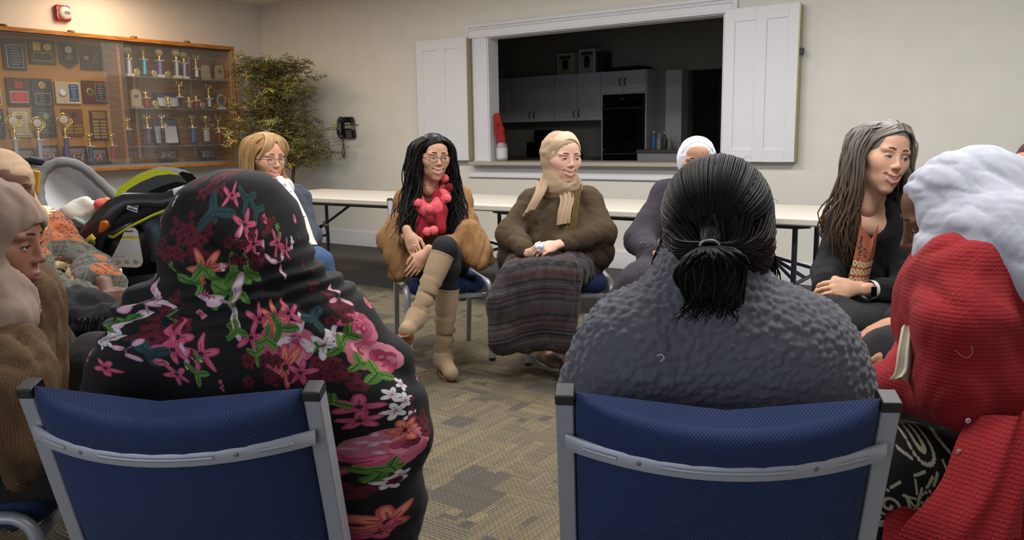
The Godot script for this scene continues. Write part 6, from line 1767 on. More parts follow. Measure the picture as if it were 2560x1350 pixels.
# --- woman in beige headscarf, brown sweater and striped skirt
func brown_sweater_woman() -> void:
	var hx := Transform3D(aim(Vector3(0.40, -0.05, 0.9), Vector3(0.04, 1, 0)).scaled(Vector3(1.14, 1.05, 1.06)), Vector3(0.273, 1.092, -4.380))
	var j := {"f": Vector3(0.1, 0, 1).normalized(), "girth": 1.28, "pv": Vector3(0.24, 0.53, -4.50), "ch": Vector3(0.255, 0.80, -4.50), "nk": Vector3(0.26, 0.93, -4.47), "hd": hx,
		"sr": Vector3(0.119, 0.847, -4.480), "sl": Vector3(0.414, 0.859, -4.480), "er": Vector3(-0.007, 0.701, -4.380), "el": Vector3(0.481, 0.706, -4.360), "wr": Vector3(0.086, 0.628, -4.140), "wl": Vector3(0.227, 0.669, -4.120),
		"hr": Vector3(0.10, 0.52, -4.48), "hl": Vector3(0.37, 0.52, -4.48), "kr": Vector3(0.02, 0.50, -4.02), "kl": Vector3(0.24, 0.53, -4.0), "ar": Vector3(0.163, 0.134, -4.160), "al": Vector3(0.282, 0.119, -4.020), "tr": Vector3(0.219, 0.067, -4.060), "tl": Vector3(0.273, 0.059, -3.900),
		"skin": rgb(224, 176, 152), "smile": true, "brow": rgb(84, 62, 50), "gaze": 0.4,
		"hands": [[Vector3(0.078, 0.623, -4.150), along(Vector3(0.75, -0.1, 0.55), Vector3(0.3, 0.6, -0.6), false), 0.95], [Vector3(0.231, 0.673, -4.120), along(Vector3(-0.8, -0.15, 0.5), Vector3(-0.25, -0.7, -0.5), true), 0.75]]}
	var t := person("smiling woman in a beige headscarf, brown sweater and long striped skirt", j)
	part(t, "sweater", creases(rough(top_field(j, 0.016, 0.80, 0.0).cone(Vector3(0.023, 0.576, -4.420), Vector3(0.445, 0.591, -4.420), 0.10, 0.11, 0.05).cone(Vector3(0.258, 0.752, -4.360), Vector3(0.257, 0.669, -4.340), 0.13, 0.14, 0.06).build(0.010), 0.005, 8.0, Vector3(1.5, 0.8, 1.5), 5), 0.006, 4.0, Vector3(0.7, 2.0, 1.0), 8, Basis(Vector3.BACK, 0.5)), mat(rgb(72, 55, 36), 0.95, 0, {"bump": T.cloth, "depth": 0.03, "tri": 40.0, "rim": 0.25}))
	# skirt: over the lap, then falling to the shins; stripes printed round it
	var f := Field.new()
	f.chain([j.hr, j.kr], [0.13, 0.085], 0.06); f.chain([j.hl, j.kl], [0.13, 0.085], 0.06)
	f.cone((j.hr + j.hl) / 2, (j.kr + j.kl) / 2, 0.12, 0.07, 0.08)
	f.chain([j.kr, Vector3(-0.038, 0.403, -3.980), Vector3(-0.041, 0.234, -3.970)], [0.085, 0.080, 0.085], 0.05)
	f.chain([j.kl, Vector3(0.233, 0.400, -3.970), Vector3(0.241, 0.219, -3.970)], [0.085, 0.078, 0.078], 0.05)
	f.chain([Vector3(0.107, 0.517, -4.000), Vector3(0.106, 0.396, -4.000), Vector3(0.094, 0.224, -4.000)], [0.085, 0.08, 0.08], 0.08)
	f.ell(Vector3(0.103, 0.095, -4.020), Vector3(0.4, 0.068, 0.4), 0.008, -1)
	f.ell(Vector3(0.096, 0.115, -4.140), Vector3(0.21, 0.18, 0.10), 0.02, -1)
	var d := creases(rough(f.build(0.011), 0.008, 6.0, Vector3(1.6, 0.3, 1.0), 7), 0.012, 5.0, Vector3(1.8, 0.35, 1.2), 9)
	var uv := PackedVector2Array()
	for p in d.v:
		var lap: float = smoothstep(-4.00, -4.06, p.z) * (-4.03 - p.z) * 0.8
		uv.append(Vector2(p.x, 2.2 * (0.2 + (0.7 - p.y) + 0.03 * sin(p.x * 9.0) - maxf(0.0, lap))))
	d.uv = uv
	var im := Image.create(8, 512, false, Image.FORMAT_RGB8)
	var r := rnd(6)
	var y := 0
	while y < 512:
		var h := r.randi_range(4, 12)
		im.fill_rect(Rect2i(0, y, 8, h), [rgb(52, 45, 46), rgb(58, 44, 43), rgb(18, 15, 17), rgb(68, 60, 58), rgb(52, 29, 32), rgb(45, 43, 47)][r.randi() % 6])
		y += h
	part(t, "skirt", d, mat(Color.WHITE, 0.95, 0, {"tex": ImageTexture.create_from_image(im), "rim": 0.2}))
	# headscarf over a pale undercap
	headscarf(t, hx, mat(rgb(174, 148, 120), 0.9, 0, {"bump": T.cloth, "depth": 0.02, "tri": 45.0, "rim": 0.2}), 0.0, [Vector3(0.246, 0.918, -4.420), Vector3(0.329, 0.936, -4.440)], 11)
	var band := []
	for k in 25:
		var a := lerpf(-1.75, 1.75, k / 24.0)
		band.append([hx * Vector3(sin(a) * 0.070, 0.052 * cos(a) + 0.050 - 0.042 * (1.0 - cos(a)), 0.070 - 0.026 * (1.0 - cos(a))), hx * Vector3(sin(a) * 0.076, 0.060 * cos(a) + 0.062 - 0.04 * (1.0 - cos(a)), 0.058 - 0.026 * (1.0 - cos(a))), hx * Vector3(sin(a) * 0.079, 0.066 * cos(a) + 0.072 - 0.04 * (1.0 - cos(a)), 0.034 - 0.026 * (1.0 - cos(a)))])
	part(t, "undercap", MB.new().grid(band), mat(rgb(214, 192, 162), 0.9))
	drape(t, "scarf_end", [Vector3(0.169, 0.988, -4.400), Vector3(0.162, 0.946, -4.330), Vector3(0.130, 0.888, -4.280), Vector3(0.088, 0.820, -4.260)], 0.085, 0.075, mat(rgb(174, 148, 120), 0.9, 0, {"bump": T.cloth, "depth": 0.02, "tri": 45.0}), Vector3(0.75, 0.55, 0.2), 5)
	drape(t, "scarf_end", [Vector3(0.281, 0.934, -4.360), Vector3(0.291, 0.886, -4.270), Vector3(0.275, 0.829, -4.215), Vector3(0.265, 0.766, -4.195)], 0.075, 0.07, mat(rgb(174, 148, 120), 0.9, 0, {"bump": T.cloth, "depth": 0.02, "tri": 45.0}), Vector3(1, 0.15, 0.1), 6)
	drape(t, "scarf_end", [Vector3(0.347, 0.949, -4.400), Vector3(0.325, 0.885, -4.280), Vector3(0.307, 0.798, -4.215), Vector3(0.293, 0.712, -4.190)], 0.06, 0.075, mat(rgb(110, 84, 46), 0.9, 0, {"tex": T.felt, "tri": 9.0}), Vector3(1, 0.1, 0.0), 7)
	var ti := thing("tissue", "crumpled white tissue held by the woman in the brown sweater", "tissue", Vector3(0.137, 0.671, -4.060))
	part(ti, "paper", rough(Field.new().ell(Vector3(0.137, 0.671, -4.060), Vector3(0.022, 0.026, 0.02), 0.01).build(0.006), 0.01, 40.0), mat(rgb(232, 232, 236), 0.9))
	var gold := mat(rgb(198, 164, 128), 0.35, 0.45); var sole := mat(rgb(200, 205, 205), 0.6)
	shoe(t, Vector3(0.282, 0.092, -4.020), Vector3(0.271, 0.051, -3.880), gold, sole, 0.04, 0.042)
	shoe(t, Vector3(0.171, 0.108, -4.160), Vector3(0.231, 0.064, -4.050), mat(rgb(120, 106, 92), 0.4, 0.4), sole, 0.04, 0.042)

# wrapped headscarf: hood, opening for the face, folds on the chest
func headscarf(t: Node3D, hx: Transform3D, m_: Material, grow: float, chest: Array, sd: int, called := "headscarf", fold := 0.008, brow := 0.0) -> MeshInstance3D:
	var b := hx.basis.orthonormalized(); var s := hx.basis.get_scale().x
	var f := Field.new()
	f.ell(hx * Vector3(0, 0.040, -0.024), Vector3(0.088 + grow, 0.092 + grow, 0.106 + grow) * s, 0.02, 1, b)
	f.cone(hx * Vector3(0, 0.0, -0.035), hx * Vector3(0, -0.13, -0.03), 0.088 + grow, 0.080 + grow, 0.04)
	f.cone(hx * Vector3(0, -0.105, 0.025), hx * Vector3(0, -0.14, 0.0), 0.055, 0.07, 0.04)
	for c: Vector3 in chest: f.cone(hx * Vector3(0, -0.13, 0.0), c, 0.07, 0.06, 0.05)
	f.ell(hx * Vector3(0, -0.018 - brow, 0.088), Vector3(0.064, 0.090, 0.072) * s, 0.012, -1, b)
	return part(t, called, rough(f.build(0.0085), fold, 12.0, Vector3(0.6, 1.6, 0.6), sd), m_)

# a hanging end of cloth with pleats; path of its middle, widths, direction across
func drape(t: Node3D, called: String, path: Array, w0: float, w1: float, m_: Material, across: Vector3, pleats: int) -> void:
	var cv := Curve3D.new()
	for k in path.size():
		var tan: Vector3 = (path[mini(k + 1, path.size() - 1)] - path[maxi(k - 1, 0)]) * 0.17
		cv.add_point(path[k], -tan, tan)
	var front := []; var ac := across.normalized()
	for k in 17:
		var u := k / 16.0
		var p := cv.sample_baked(cv.get_baked_length() * u, true)
		var tn := (cv.sample_baked(cv.get_baked_length() * minf(u + 0.05, 1.0), true) - cv.sample_baked(cv.get_baked_length() * maxf(u - 0.05, 0.0), true)).normalized()
		var n := ac.cross(-tn).normalized()
		if n.z < 0: n = -n
		var row := []
		var w := lerpf(w0, w1, u)
		for q in 25:
			var a := q / 24.0
			row.append(p + ac * (a - 0.5) * w + n * (0.006 * sin(a * TAU * pleats / 2.0 + u * 2.0) + 0.010 * sin(PI * a)))
		for q in 25:
			var a := 1.0 - q / 24.0
			row.append(p + ac * (a - 0.5) * w + n * (0.006 * sin(a * TAU * pleats / 2.0 + u * 2.0) + 0.010 * sin(PI * a) - 0.006))
		front.append(row)
	var m := MB.new(); m.grid(front, true); m.cap(front[0], true); m.cap(front[-1])
	part(t, called, m, m_)

# --- person in a white cap, mostly hidden
func white_cap_person() -> void:
	var hx := Transform3D(aim(Vector3(-0.15, -0.08, 1)), Vector3(0.946, 1.065, -4.220))
	var j := {"f": Vector3(-0.25, 0, 1).normalized(), "girth": 1.15, "pv": Vector3(0.96, 0.52, -4.30), "ch": Vector3(0.95, 0.79, -4.30), "nk": Vector3(0.945, 0.93, -4.27), "hd": hx,
		"sr": Vector3(0.810, 0.893, -4.280), "sl": Vector3(1.109, 0.894, -4.260), "er": Vector3(0.655, 0.683, -4.180), "el": Vector3(1.180, 0.677, -4.160), "wr": Vector3(0.673, 0.645, -3.980), "wl": Vector3(0.815, 0.630, -3.960),
		"hr": Vector3(0.84, 0.51, -4.28), "hl": Vector3(1.06, 0.51, -4.26), "kr": Vector3(0.62, 0.51, -3.86), "kl": Vector3(0.90, 0.52, -3.84), "ar": Vector3(0.58, 0.1, -3.9), "al": Vector3(0.86, 0.1, -3.88), "tr": Vector3(0.57, 0.03, -3.75), "tl": Vector3(0.85, 0.03, -3.73),
		"skin": rgb(186, 132, 104), "hands": [[Vector3(0.695, 0.635, -3.940), along(Vector3(0.85, -0.35, 0.3), Vector3(0.2, -0.3, -0.9), false), 0.35], [Vector3(0.813, 0.639, -3.950), along(Vector3(-0.9, -0.3, 0.3), Vector3(-0.1, -0.4, -0.9), true), 0.35]]}
	var t := person("person in a white cap and dark plum dress behind the ponytailed woman", j)
	var plum := mat(rgb(54, 46, 56), 0.95, 0, {"bump": T.cloth, "depth": 0.03, "tri": 40.0, "rim": 0.2})
	var f := top_field(j, 0.024, 0.92, 0.0)
	f.chain([j.hr, j.kr, Vector3(0.489, 0.331, -3.900), Vector3(0.55, 0.12, -3.92)], [0.13, 0.10, 0.10, 0.11], 0.06)
	f.chain([j.hl, j.kl, Vector3(0.9, 0.12, -3.9)], [0.13, 0.10, 0.11], 0.06)
	f.cone(Vector3(0.95, 0.5, -4.2), Vector3(0.76, 0.5, -3.85), 0.12, 0.09, 0.06)
	f.cone(Vector3(0.76, 0.5, -3.87), Vector3(0.74, 0.14, -3.9), 0.10, 0.11, 0.06)
	part(t, "dress", creases(rough(f.build(0.012), 0.006, 7.0, Vector3(1, 0.6, 1), 9), 0.006, 5.0, Vector3(1.3, 0.7, 1.3), 3, Basis(Vector3.BACK, 0.5)), plum)
	for s in ["l", "r"]: shoe(t, j["a" + s], j["t" + s], mat(rgb(24, 24, 24), 0.5), mat(rgb(30, 30, 30), 0.6))
	var em := MB.new()
	var r := rnd(9)
	for k in 46:
		var u := r.randf(); var a := r.randf_range(-0.9, 0.9)
		var c: Vector3 = j.er.lerp(j.wr, 0.25 + u * 0.55)
		em.ball(c + Vector3(a * 0.055, 0.02 + 0.02 * sin(u * 9.0), 0.073 - 0.03 * a * a), Vector3.ONE * 0.0035, 6)
	part(t, "sleeve_beads", em, mat(rgb(140, 132, 136), 0.3, 0.5)).set_meta("kind", "stuff")
	headscarf(t, hx, mat(rgb(232, 230, 240), 0.85, 0, {"bump": T.cloth, "depth": 0.015, "tri": 45.0}), 0.002, [Vector3(0.872, 0.898, -4.260), Vector3(1.058, 0.894, -4.260)], 4, "white_cap", 0.003, 0.046)
	var seam := []
	for k in 17:
		var a := lerpf(-1.3, 1.3, k / 16.0)
		seam.append(hx * Vector3(sin(a) * 0.086, 0.028 + 0.092 * cos(a) - 0.01, 0.062 - 0.05 * (1.0 - cos(a))))
	part(t, "cap_seam", MB.new().tube(seam, 0.0016, 6), mat(rgb(205, 203, 214), 0.9))

# --- grey haired woman in a black cardigan
func cardigan_woman() -> void:
	var hx := Transform3D(aim(Vector3(0.15, -0.03, 1), Vector3(0.17, 1, 0.0)).scaled(Vector3(0.97, 1.06, 1.0)), Vector3(1.324, 1.118, -2.960))
	var j := {"f": Vector3(-0.5, 0, 0.86), "girth": 0.95, "pv": Vector3(1.41, 0.52, -3.10), "ch": Vector3(1.36, 0.79, -3.06), "nk": Vector3(1.335, 0.94, -3.02), "hd": hx,
		"sr": Vector3(1.226, 0.881, -3.000), "sl": Vector3(1.458, 0.847, -3.000), "er": Vector3(1.148, 0.713, -2.950), "el": Vector3(1.385, 0.645, -2.860), "wr": Vector3(1.078, 0.694, -2.800), "wl": Vector3(1.196, 0.683, -2.760),
		"hr": Vector3(1.33, 0.51, -3.10), "hl": Vector3(1.50, 0.51, -3.02), "kr": Vector3(1.067, 0.597, -2.680), "kl": Vector3(1.089, 0.575, -2.600), "ar": Vector3(1.02, 0.1, -2.72), "al": Vector3(1.05, 0.1, -2.62), "tr": Vector3(0.95, 0.03, -2.62), "tl": Vector3(0.98, 0.03, -2.52),
		"skin": rgb(222, 172, 142), "smile": true, "brow": rgb(92, 70, 54), "eyes": rgb(70, 80, 84), "gaze": 0.6,
		"hands": [[Vector3(1.072, 0.691, -2.785), along(Vector3(-0.35, -0.75, 0.5), Vector3(0.5, -0.35, -0.75), false), 0.85], [Vector3(1.169, 0.686, -2.760), along(Vector3(-0.95, 0.02, 0.25), Vector3(0.1, -0.45, -0.85), true), 0.8]]}
	var t := person("smiling woman with long grey brown hair in a black cardigan and rust blouse", j)
	falling_hair(t, hx, 520, 0.38, 0.056, 0.016, Color(0.20, 0.175, 0.155), Color(0.075, 0.042, 0.022), 14, 66.0, Vector3(-0.015, 0, 0.02), 0.5)
	# blouse: printed panel showing in the opening of the cardigan
	var im := Image.create(128, 256, false, Image.FORMAT_RGB8); im.fill(rgb(132, 66, 32))
	var r := rnd(17)
	for k in 90:
		var y := r.randi_range(70, 250)
		ellipse(im, r.randi_range(0, 127), y, r.randf_range(3, 9), r.randf_range(2, 5), r.randf() * 3.0, [rgb(40, 24, 20), rgb(90, 40, 26), rgb(30, 22, 22)][r.randi() % 3])
	for row in 3:
		for k in 6:
			var cx := 12 + k * 21; var cy := 150 + row * 34
			ellipse(im, cx, cy, 9, 12, 0, rgb(200, 180, 140)); ellipse(im, cx, cy, 5, 7, 0, rgb(60, 34, 24)); ellipse(im, cx, cy, 2, 3, 0, rgb(196, 170, 120))
	for k in 6:
		for side in [20, 100]: ellipse(im, side + r.randi_range(-5, 5), 40 + k * 12, 6, 8, 0.5, rgb(52, 28, 22))
	var rows := []
	for k in 15:
		var u := k / 14.0
		var l: Vector3 = Vector3(1.231, 0.888, -2.900).lerp(Vector3(1.155, 0.675, -2.820), u); var rr: Vector3 = Vector3(1.296, 0.890, -2.900).lerp(Vector3(1.235, 0.672, -2.830), u)
		var v := 0.012 * sin(PI * u)
		var row := []
		for q in 11:
			var a := q / 10.0
			row.append(l.lerp(rr, a) + Vector3(0, 0, 0.022 * sin(PI * a) + v) + Vector3(0, -0.05 * (1.0 - absf(a - 0.5) * 2.0) * (1.0 - u) * (1.0 - u), 0))
		rows.append(row)
	part(t, "blouse", MB.new().grid(rows), mat(Color.WHITE, 0.8, 0, {"tex": ImageTexture.create_from_image(im)}))
	var f := top_field(j, 0.014, 0.62, 0.02, "l")
	f.chain([j.sr, j.er, j.er.lerp(j.wr, 0.9)], [0.062, 0.056, 0.045], 0.03)
	f.ell(Vector3(1.241, 0.873, -2.870), Vector3(0.062, 0.21, 0.07), 0.02, -1, Basis(Vector3.BACK, 0.12))
	f.ell(Vector3(1.288, 0.910, -2.920), Vector3(0.075, 0.09, 0.08), 0.02, -1)
	part(t, "cardigan", creases(rough(f.build(0.010), 0.005, 8.0, Vector3(1, 0.6, 1), 6), 0.006, 5.0, Vector3(1.6, 0.8, 1.2), 5, Basis(Vector3.BACK, -0.6)), mat(rgb(17, 17, 19), 0.95, 0, {"bump": T.knit, "depth": 0.05, "tri": 40.0, "rim": 0.05}))
	f = Field.new()
	f.chain([j.hr, j.kr, j.ar], [0.10, 0.075, 0.055], 0.03); f.chain([j.hl, j.kl, j.al], [0.10, 0.075, 0.055], 0.03)
	part(t, "trousers", rough(f.build(0.014), 0.006, 7.0), mat(rgb(22, 22, 24), 0.9))
	for s in ["l", "r"]: shoe(t, j["a" + s], j["t" + s], mat(rgb(20, 20, 20), 0.5), mat(rgb(30, 30, 30), 0.6))
	# wrist band with a dark screen
	var wd: Vector3 = (j.wl - j.el).normalized()
	var wc: Vector3 = j.el.lerp(j.wl, 0.86)
	part(t, "fitness_band", MB.new().tube([wc - wd * 0.011, wc + wd * 0.011], 0.0335, 18, Vector2.ONE, Vector3.ZERO, false), mat(rgb(228, 226, 226), 0.5))
	part(t, "band_screen", MB.new().box(wc + Vector3(0.0, 0.0, 0.033), Vector3(0.019, 0.036, 0.008), 0.003), mat(rgb(12, 12, 16), 0.1))

# --- blonde woman with glasses, white scarf, denim jacket and jeans
func blonde_woman() -> void:
	var hx := Transform3D(aim(Vector3(0.80, -0.10, 0.62), Vector3(0.0, 1, 0)).scaled(Vector3.ONE * 1.04), Vector3(-1.249, 1.121, -4.250))
	var j := {"f": Vector3(0.45, 0, 0.9).normalized(), "girth": 1.1, "pv": Vector3(-1.36, 0.52, -4.45), "ch": Vector3(-1.28, 0.79, -4.42), "nk": Vector3(-1.25, 0.93, -4.36), "hd": hx,
		"sl": Vector3(-1.160, 0.896, -4.450), "sr": Vector3(-1.408, 0.912, -4.300), "el": Vector3(-1.070, 0.715, -4.320), "er": Vector3(-1.410, 0.715, -4.200), "wl": Vector3(-1.048, 0.697, -4.100), "wr": Vector3(-1.217, 0.655, -4.020),
		"hl": Vector3(-1.22, 0.51, -4.42), "hr": Vector3(-1.42, 0.51, -4.34), "kl": Vector3(-0.954, 0.617, -3.980), "kr": Vector3(-1.118, 0.551, -3.920), "al": Vector3(-0.881, 0.389, -4.020), "ar": Vector3(-1.080, 0.347, -3.950), "tl": Vector3(-0.839, 0.350, -3.920), "tr": Vector3(-1.027, 0.310, -3.850),
		"skin": rgb(222, 164, 134), "smile": true, "brow": rgb(120, 84, 50), "gaze": 0.3,
		"hands": [[Vector3(-1.035, 0.693, -4.130), along(Vector3(-0.8, -0.4, 0.4), Vector3(0, -0.5, -0.8), true), 0.5]]}
	var t := person("laughing blonde woman with glasses, white scarf and jeans", j)
	glasses(t, hx, rgb(50, 34, 30))
	falling_hair(t, hx, 380, 0.165, 0.024, 0.003, Color(0.36, 0.20, 0.075), Color(0.42, 0.25, 0.11), 24, 62.0, Vector3.ZERO, 0.5)
	# swept fringe across the brow
	var m := MB.new(); var r := rnd(31)
	for k in 26:
		var z := r.randf_range(0.0, 0.05)
		var x := r.randf_range(-0.02, 0.03)
		var sd := -1.0 if k % 3 else 1.0
		var g := r.randf_range(0.8, 1.25)
		lock(m, [hx * Vector3(x, 0.126 - z * z * 5.0, z), hx * Vector3(x + sd * 0.028, 0.100, 0.072), hx * Vector3(x + sd * 0.052, 0.055 - r.randf() * 0.01, 0.078), hx * Vector3(sd * 0.078, 0.0, 0.05)], 0.008, 0.003, 0.001, k, Color(0.38, 0.21, 0.08) * g, Color(0.44, 0.27, 0.12) * g, 5, 10)
	part(t, "fringe", m, mat(Color.WHITE, 0.5, 0, {"vc": true, "rim": 0.15}))
	part(t, "jacket", creases(rough(top_field(j, 0.016, 0.95, 0.02).build(0.011), 0.006, 8.0, Vector3(1, 0.7, 1), 8), 0.008, 6.0, Vector3(1.4, 0.8, 1.4), 4), mat(rgb(74, 80, 92), 0.95, 0, {"tex": T.felt, "tri": 6.0, "bump": T.twill, "depth": 0.1}))
	var im := Image.create(128, 256, false, Image.FORMAT_RGB8); im.fill(rgb(222, 216, 206))
	for k in 34:
		var p := Vector2(r.randf_range(6, 112), r.randf_range(4, 250))
		for q in 3:
			var e := p + Vector2(r.randf_range(-9, 12), r.randf_range(-7, 7))
			stroke(im, p, e, 2.2, rgb(40, 38, 40)); p = e
	var white := mat(Color.WHITE, 0.9, 0, {"tex": ImageTexture.create_from_image(im)})
	# scarf: one long loose front falling to the lap
	var rows := []
	var mid := [Vector3(-1.160, 1.026, -4.180), Vector3(-1.105, 0.941, -4.120), Vector3(-1.051, 0.846, -4.060), Vector3(-1.005, 0.752, -4.010), Vector3(-0.977, 0.717, -4.000)]
	var wid := [0.075, 0.095, 0.10, 0.085, 0.07]
	for k in 21:
		var u := k / 20.0 * 4.0; var i0 := mini(int(u), 3)
		var c: Vector3 = mid[i0].lerp(mid[i0 + 1], u - i0); var w: float = lerpf(wid[i0], wid[i0 + 1], u - i0)
		var row := []
		for q in 15:
			var a := q / 14.0
			row.append(c + Vector3((a - 0.55) * w, (a - 0.5) * -0.02, 0.03 * sin(PI * a) + 0.006 * sin(a * 15.0 + u)))
		rows.append(row)
	var sc := part(t, "scarf", MB.new().grid(rows), white)
	var f := Field.new()
	f.chain([Vector3(-1.167, 1.001, -4.200), Vector3(-1.154, 0.972, -4.260), Vector3(-1.244, 0.982, -4.400), Vector3(-1.338, 0.986, -4.360), Vector3(-1.275, 0.977, -4.220)], [0.034, 0.036, 0.04, 0.04, 0.036], 0.03)
	part(sc, "scarf_loop", rough(f.build(0.01), 0.01, 16.0), mat(rgb(222, 216, 206), 0.9))
	f = Field.new()
	f.chain([j.hl, j.kl, j.al], [0.10, 0.078, 0.055], 0.03); f.chain([j.hr, j.kr, j.ar], [0.10, 0.078, 0.055], 0.03)
	part(t, "jeans", rough(f.build(0.013), 0.007, 9.0), mat(rgb(64, 92, 134), 0.9, 0, {"tex": T.felt, "tri": 3.0, "bump": T.twill, "depth": 0.08}))
	var boot := mat(rgb(24, 22, 22), 0.5)
	for s in ["l", "r"]:
		part(t, "boot_shaft", MB.new().tube([j["k" + s].lerp(j["a" + s], 0.62), j["a" + s] + Vector3(0, -0.02, 0)], [0.066, 0.052], 16, Vector2.ONE, Vector3.ZERO, false), boot)
		shoe(t, j["a" + s], j["t" + s], boot, boot)

# --- woman in grey fleece with a low ponytail, seen from behind
func fleece_woman() -> void:
	var hx := Transform3D(aim(Vector3(0.12, -0.05, -1)), Vector3(0.330, 1.052, -1.330))
	var j := {"f": Vector3(0.12, 0, -0.99), "girth": 1.05, "noface": true, "pv": Vector3(0.33, 0.52, -1.47), "ch": Vector3(0.312, 0.80, -1.335), "nk": Vector3(0.312, 0.985, -1.31), "hd": hx,
		"sl": Vector3(0.193, 0.883, -1.280), "sr": Vector3(0.451, 0.879, -1.270), "el": Vector3(0.153, 0.776, -1.320), "er": Vector3(0.505, 0.777, -1.300), "wl": Vector3(0.257, 0.674, -1.620), "wr": Vector3(0.567, 0.669, -1.620),
		"hl": Vector3(0.24, 0.52, -1.50), "hr": Vector3(0.42, 0.52, -1.48), "kl": Vector3(0.28, 0.52, -1.92), "kr": Vector3(0.46, 0.52, -1.90), "al": Vector3(0.28, 0.1, -1.95), "ar": Vector3(0.46, 0.1, -1.93), "tl": Vector3(0.30, 0.03, -2.1), "tr": Vector3(0.48, 0.03, -2.08),
		"skin": rgb(196, 148, 118), "hands": [[Vector3(0.265, 0.674, -1.620), along(Vector3(0.6, -0.1, -0.6), Vector3(0, -1, 0), true), 0.5], [Vector3(0.559, 0.669, -1.620), along(Vector3(-0.6, -0.1, -0.6), Vector3(0, -1, 0), false), 0.5]]}
	var t := person("woman with a black ponytail in a grey fleece seen from behind", j)
	var f := top_field(j, 0.02, 0.95, 0.06)
	f.cone(Vector3(0.311, 0.996, -1.285), Vector3(0.312, 0.976, -1.290), 0.080, 0.088, 0.03)
	f.cone(Vector3(0.226, 0.891, -1.270), Vector3(0.400, 0.890, -1.260), 0.07, 0.07, 0.06)
	f.cone(Vector3(0.180, 0.817, -1.300), Vector3(0.476, 0.815, -1.290), 0.085, 0.085, 0.06)
	var d := normals(subdivide(relax(f.build(0.012), 1)))
	# curly pile: every tuft a small bump
	d = subdivide(d)
	d = rough(d, -0.0085, 84.0, Vector3.ONE, 5, FastNoiseLite.TYPE_CELLULAR, 1)
	part(t, "fleece_jacket", d, mat(rgb(110, 110, 118), 1.0, 0, {"tex": T.felt, "tri": 12.0, "bump": T.fleck, "depth": 0.05, "rim": 0.2}))
	part(t, "stray_thread", MB.new().tube([Vector3(0.211, 0.897, -1.175), Vector3(0.217, 0.900, -1.172), Vector3(0.221, 0.894, -1.172), Vector3(0.216, 0.889, -1.173)], 0.0012, 5), mat(rgb(200, 200, 206), 0.9))
	f = Field.new()
	f.chain([j.hl, j.kl, j.al], [0.1, 0.075, 0.055], 0.03); f.chain([j.hr, j.kr, j.ar], [0.1, 0.075, 0.055], 0.03)
	part(t, "trousers", f.build(0.016), mat(rgb(34, 36, 44), 0.9))
	for s in ["l", "r"]: shoe(t, j["a" + s], j["t" + s], mat(rgb(40, 40, 44), 0.6), mat(rgb(200, 200, 200), 0.6))
	# hair combed back to a tie at the nape
	var tie: Vector3 = Vector3(0.285, 1.056, -1.185)
	var m := MB.new(); var r := rnd(41)
	var c0 := Color(0.006, 0.0052, 0.0052)
	var b := hx.basis.orthonormalized()
	var ctr := hx * Vector3(0, 0.038, -0.018)
	var rad := Vector3(0.0845, 0.092, 0.103)
	m.join(normals(relax(Field.new().ell(ctr, rad - Vector3.ONE * 0.003, 0.02, 1, b).ell(hx * Vector3(0, -0.02, -0.04), Vector3(0.078, 0.075, 0.07), 0.03, 1, b).ell(hx * Vector3(0, -0.055, -0.045), Vector3(0.066, 0.07, 0.056), 0.03, 1, b).ell(hx * Vector3(0, -0.04, 0.085), Vector3(0.066, 0.095, 0.07), 0.01, -1, b).build(0.008), 1)), Transform3D.IDENTITY, c0)
	for k in 900:
		var a := TAU * k / 900.0 + r.randf_range(-0.02, 0.02)
		# hairline ring round the face, then over the skull to the tie
		var s0 := Vector3(sin(a) * 0.92, cos(a) * 0.75 + 0.05, 0.55)
		if cos(a) < -0.35: s0 = Vector3(sin(a) * 0.98, -1.05 + 0.3 * absf(sin(a)), -0.25)
		var e0 := b.inverse() * (tie - ctr) / rad
		var lift := r.randf_range(0.995, 1.03)
		var pts := []
		for q in 8:
			var u := q / 8.0
			var dirv := s0.normalized().slerp(e0.normalized(), u)
			var w := lerpf(lift, 1.0, u * u)
			pts.append(ctr + b * (dirv * rad * w))
		pts.append(tie + Vector3(r.randf_range(-0.008, 0.008), r.randf_range(-0.006, 0.006), 0))
		var g := r.randf_range(0.6, 1.7)
		lock(m, pts, r.randf_range(0.0015, 0.0030), 0.0016, 0.0, 0, c0 * g, c0 * g, 4, 14)
	# loops of the folded ponytail and loose ends
	var jit := func(s: float) -> Vector3: return Vector3(r.randf_range(-s, s), r.randf_range(-s, s), r.randf_range(-s * 0.4, s * 0.6))
	for k in 260:
		var a := r.randf_range(-1.0, 1.0)
		var g := r.randf_range(0.6, 1.6)
		var loop := r.randf() < 0.55
		var o := Vector3(a * 0.034, -0.01, 0.018 + r.randf() * 0.016)
		if loop: lock(m, [tie + Vector3(a * 0.008, 0, 0.006), tie + o * 1.1 + jit.call(0.006), tie + Vector3(a * 0.048, -0.032, 0.024) + jit.call(0.010), tie + Vector3(a * 0.036 + 0.004, -0.062 - r.randf() * 0.02, 0.018) + jit.call(0.010), tie + Vector3(a * 0.02, -0.05, 0.0), tie + Vector3(a * 0.01, -0.02, -0.004)], 0.003, 0.002, 0.004, k, c0 * g, c0 * g, 4, 14)
		else: lock(m, [tie + Vector3(a * 0.008, 0, 0.01), tie + Vector3(a * 0.03, -0.03, 0.022) + jit.call(0.008), tie + Vector3(a * 0.030 + 0.004, -0.07, 0.020) + jit.call(0.010), tie + Vector3(a * 0.044 - 0.004, -0.080 - r.randf() * 0.028, 0.012 + r.randf() * 0.012) + jit.call(0.012)], 0.0024, 0.0006, 0.006, k, c0 * g, c0 * g, 4, 14)
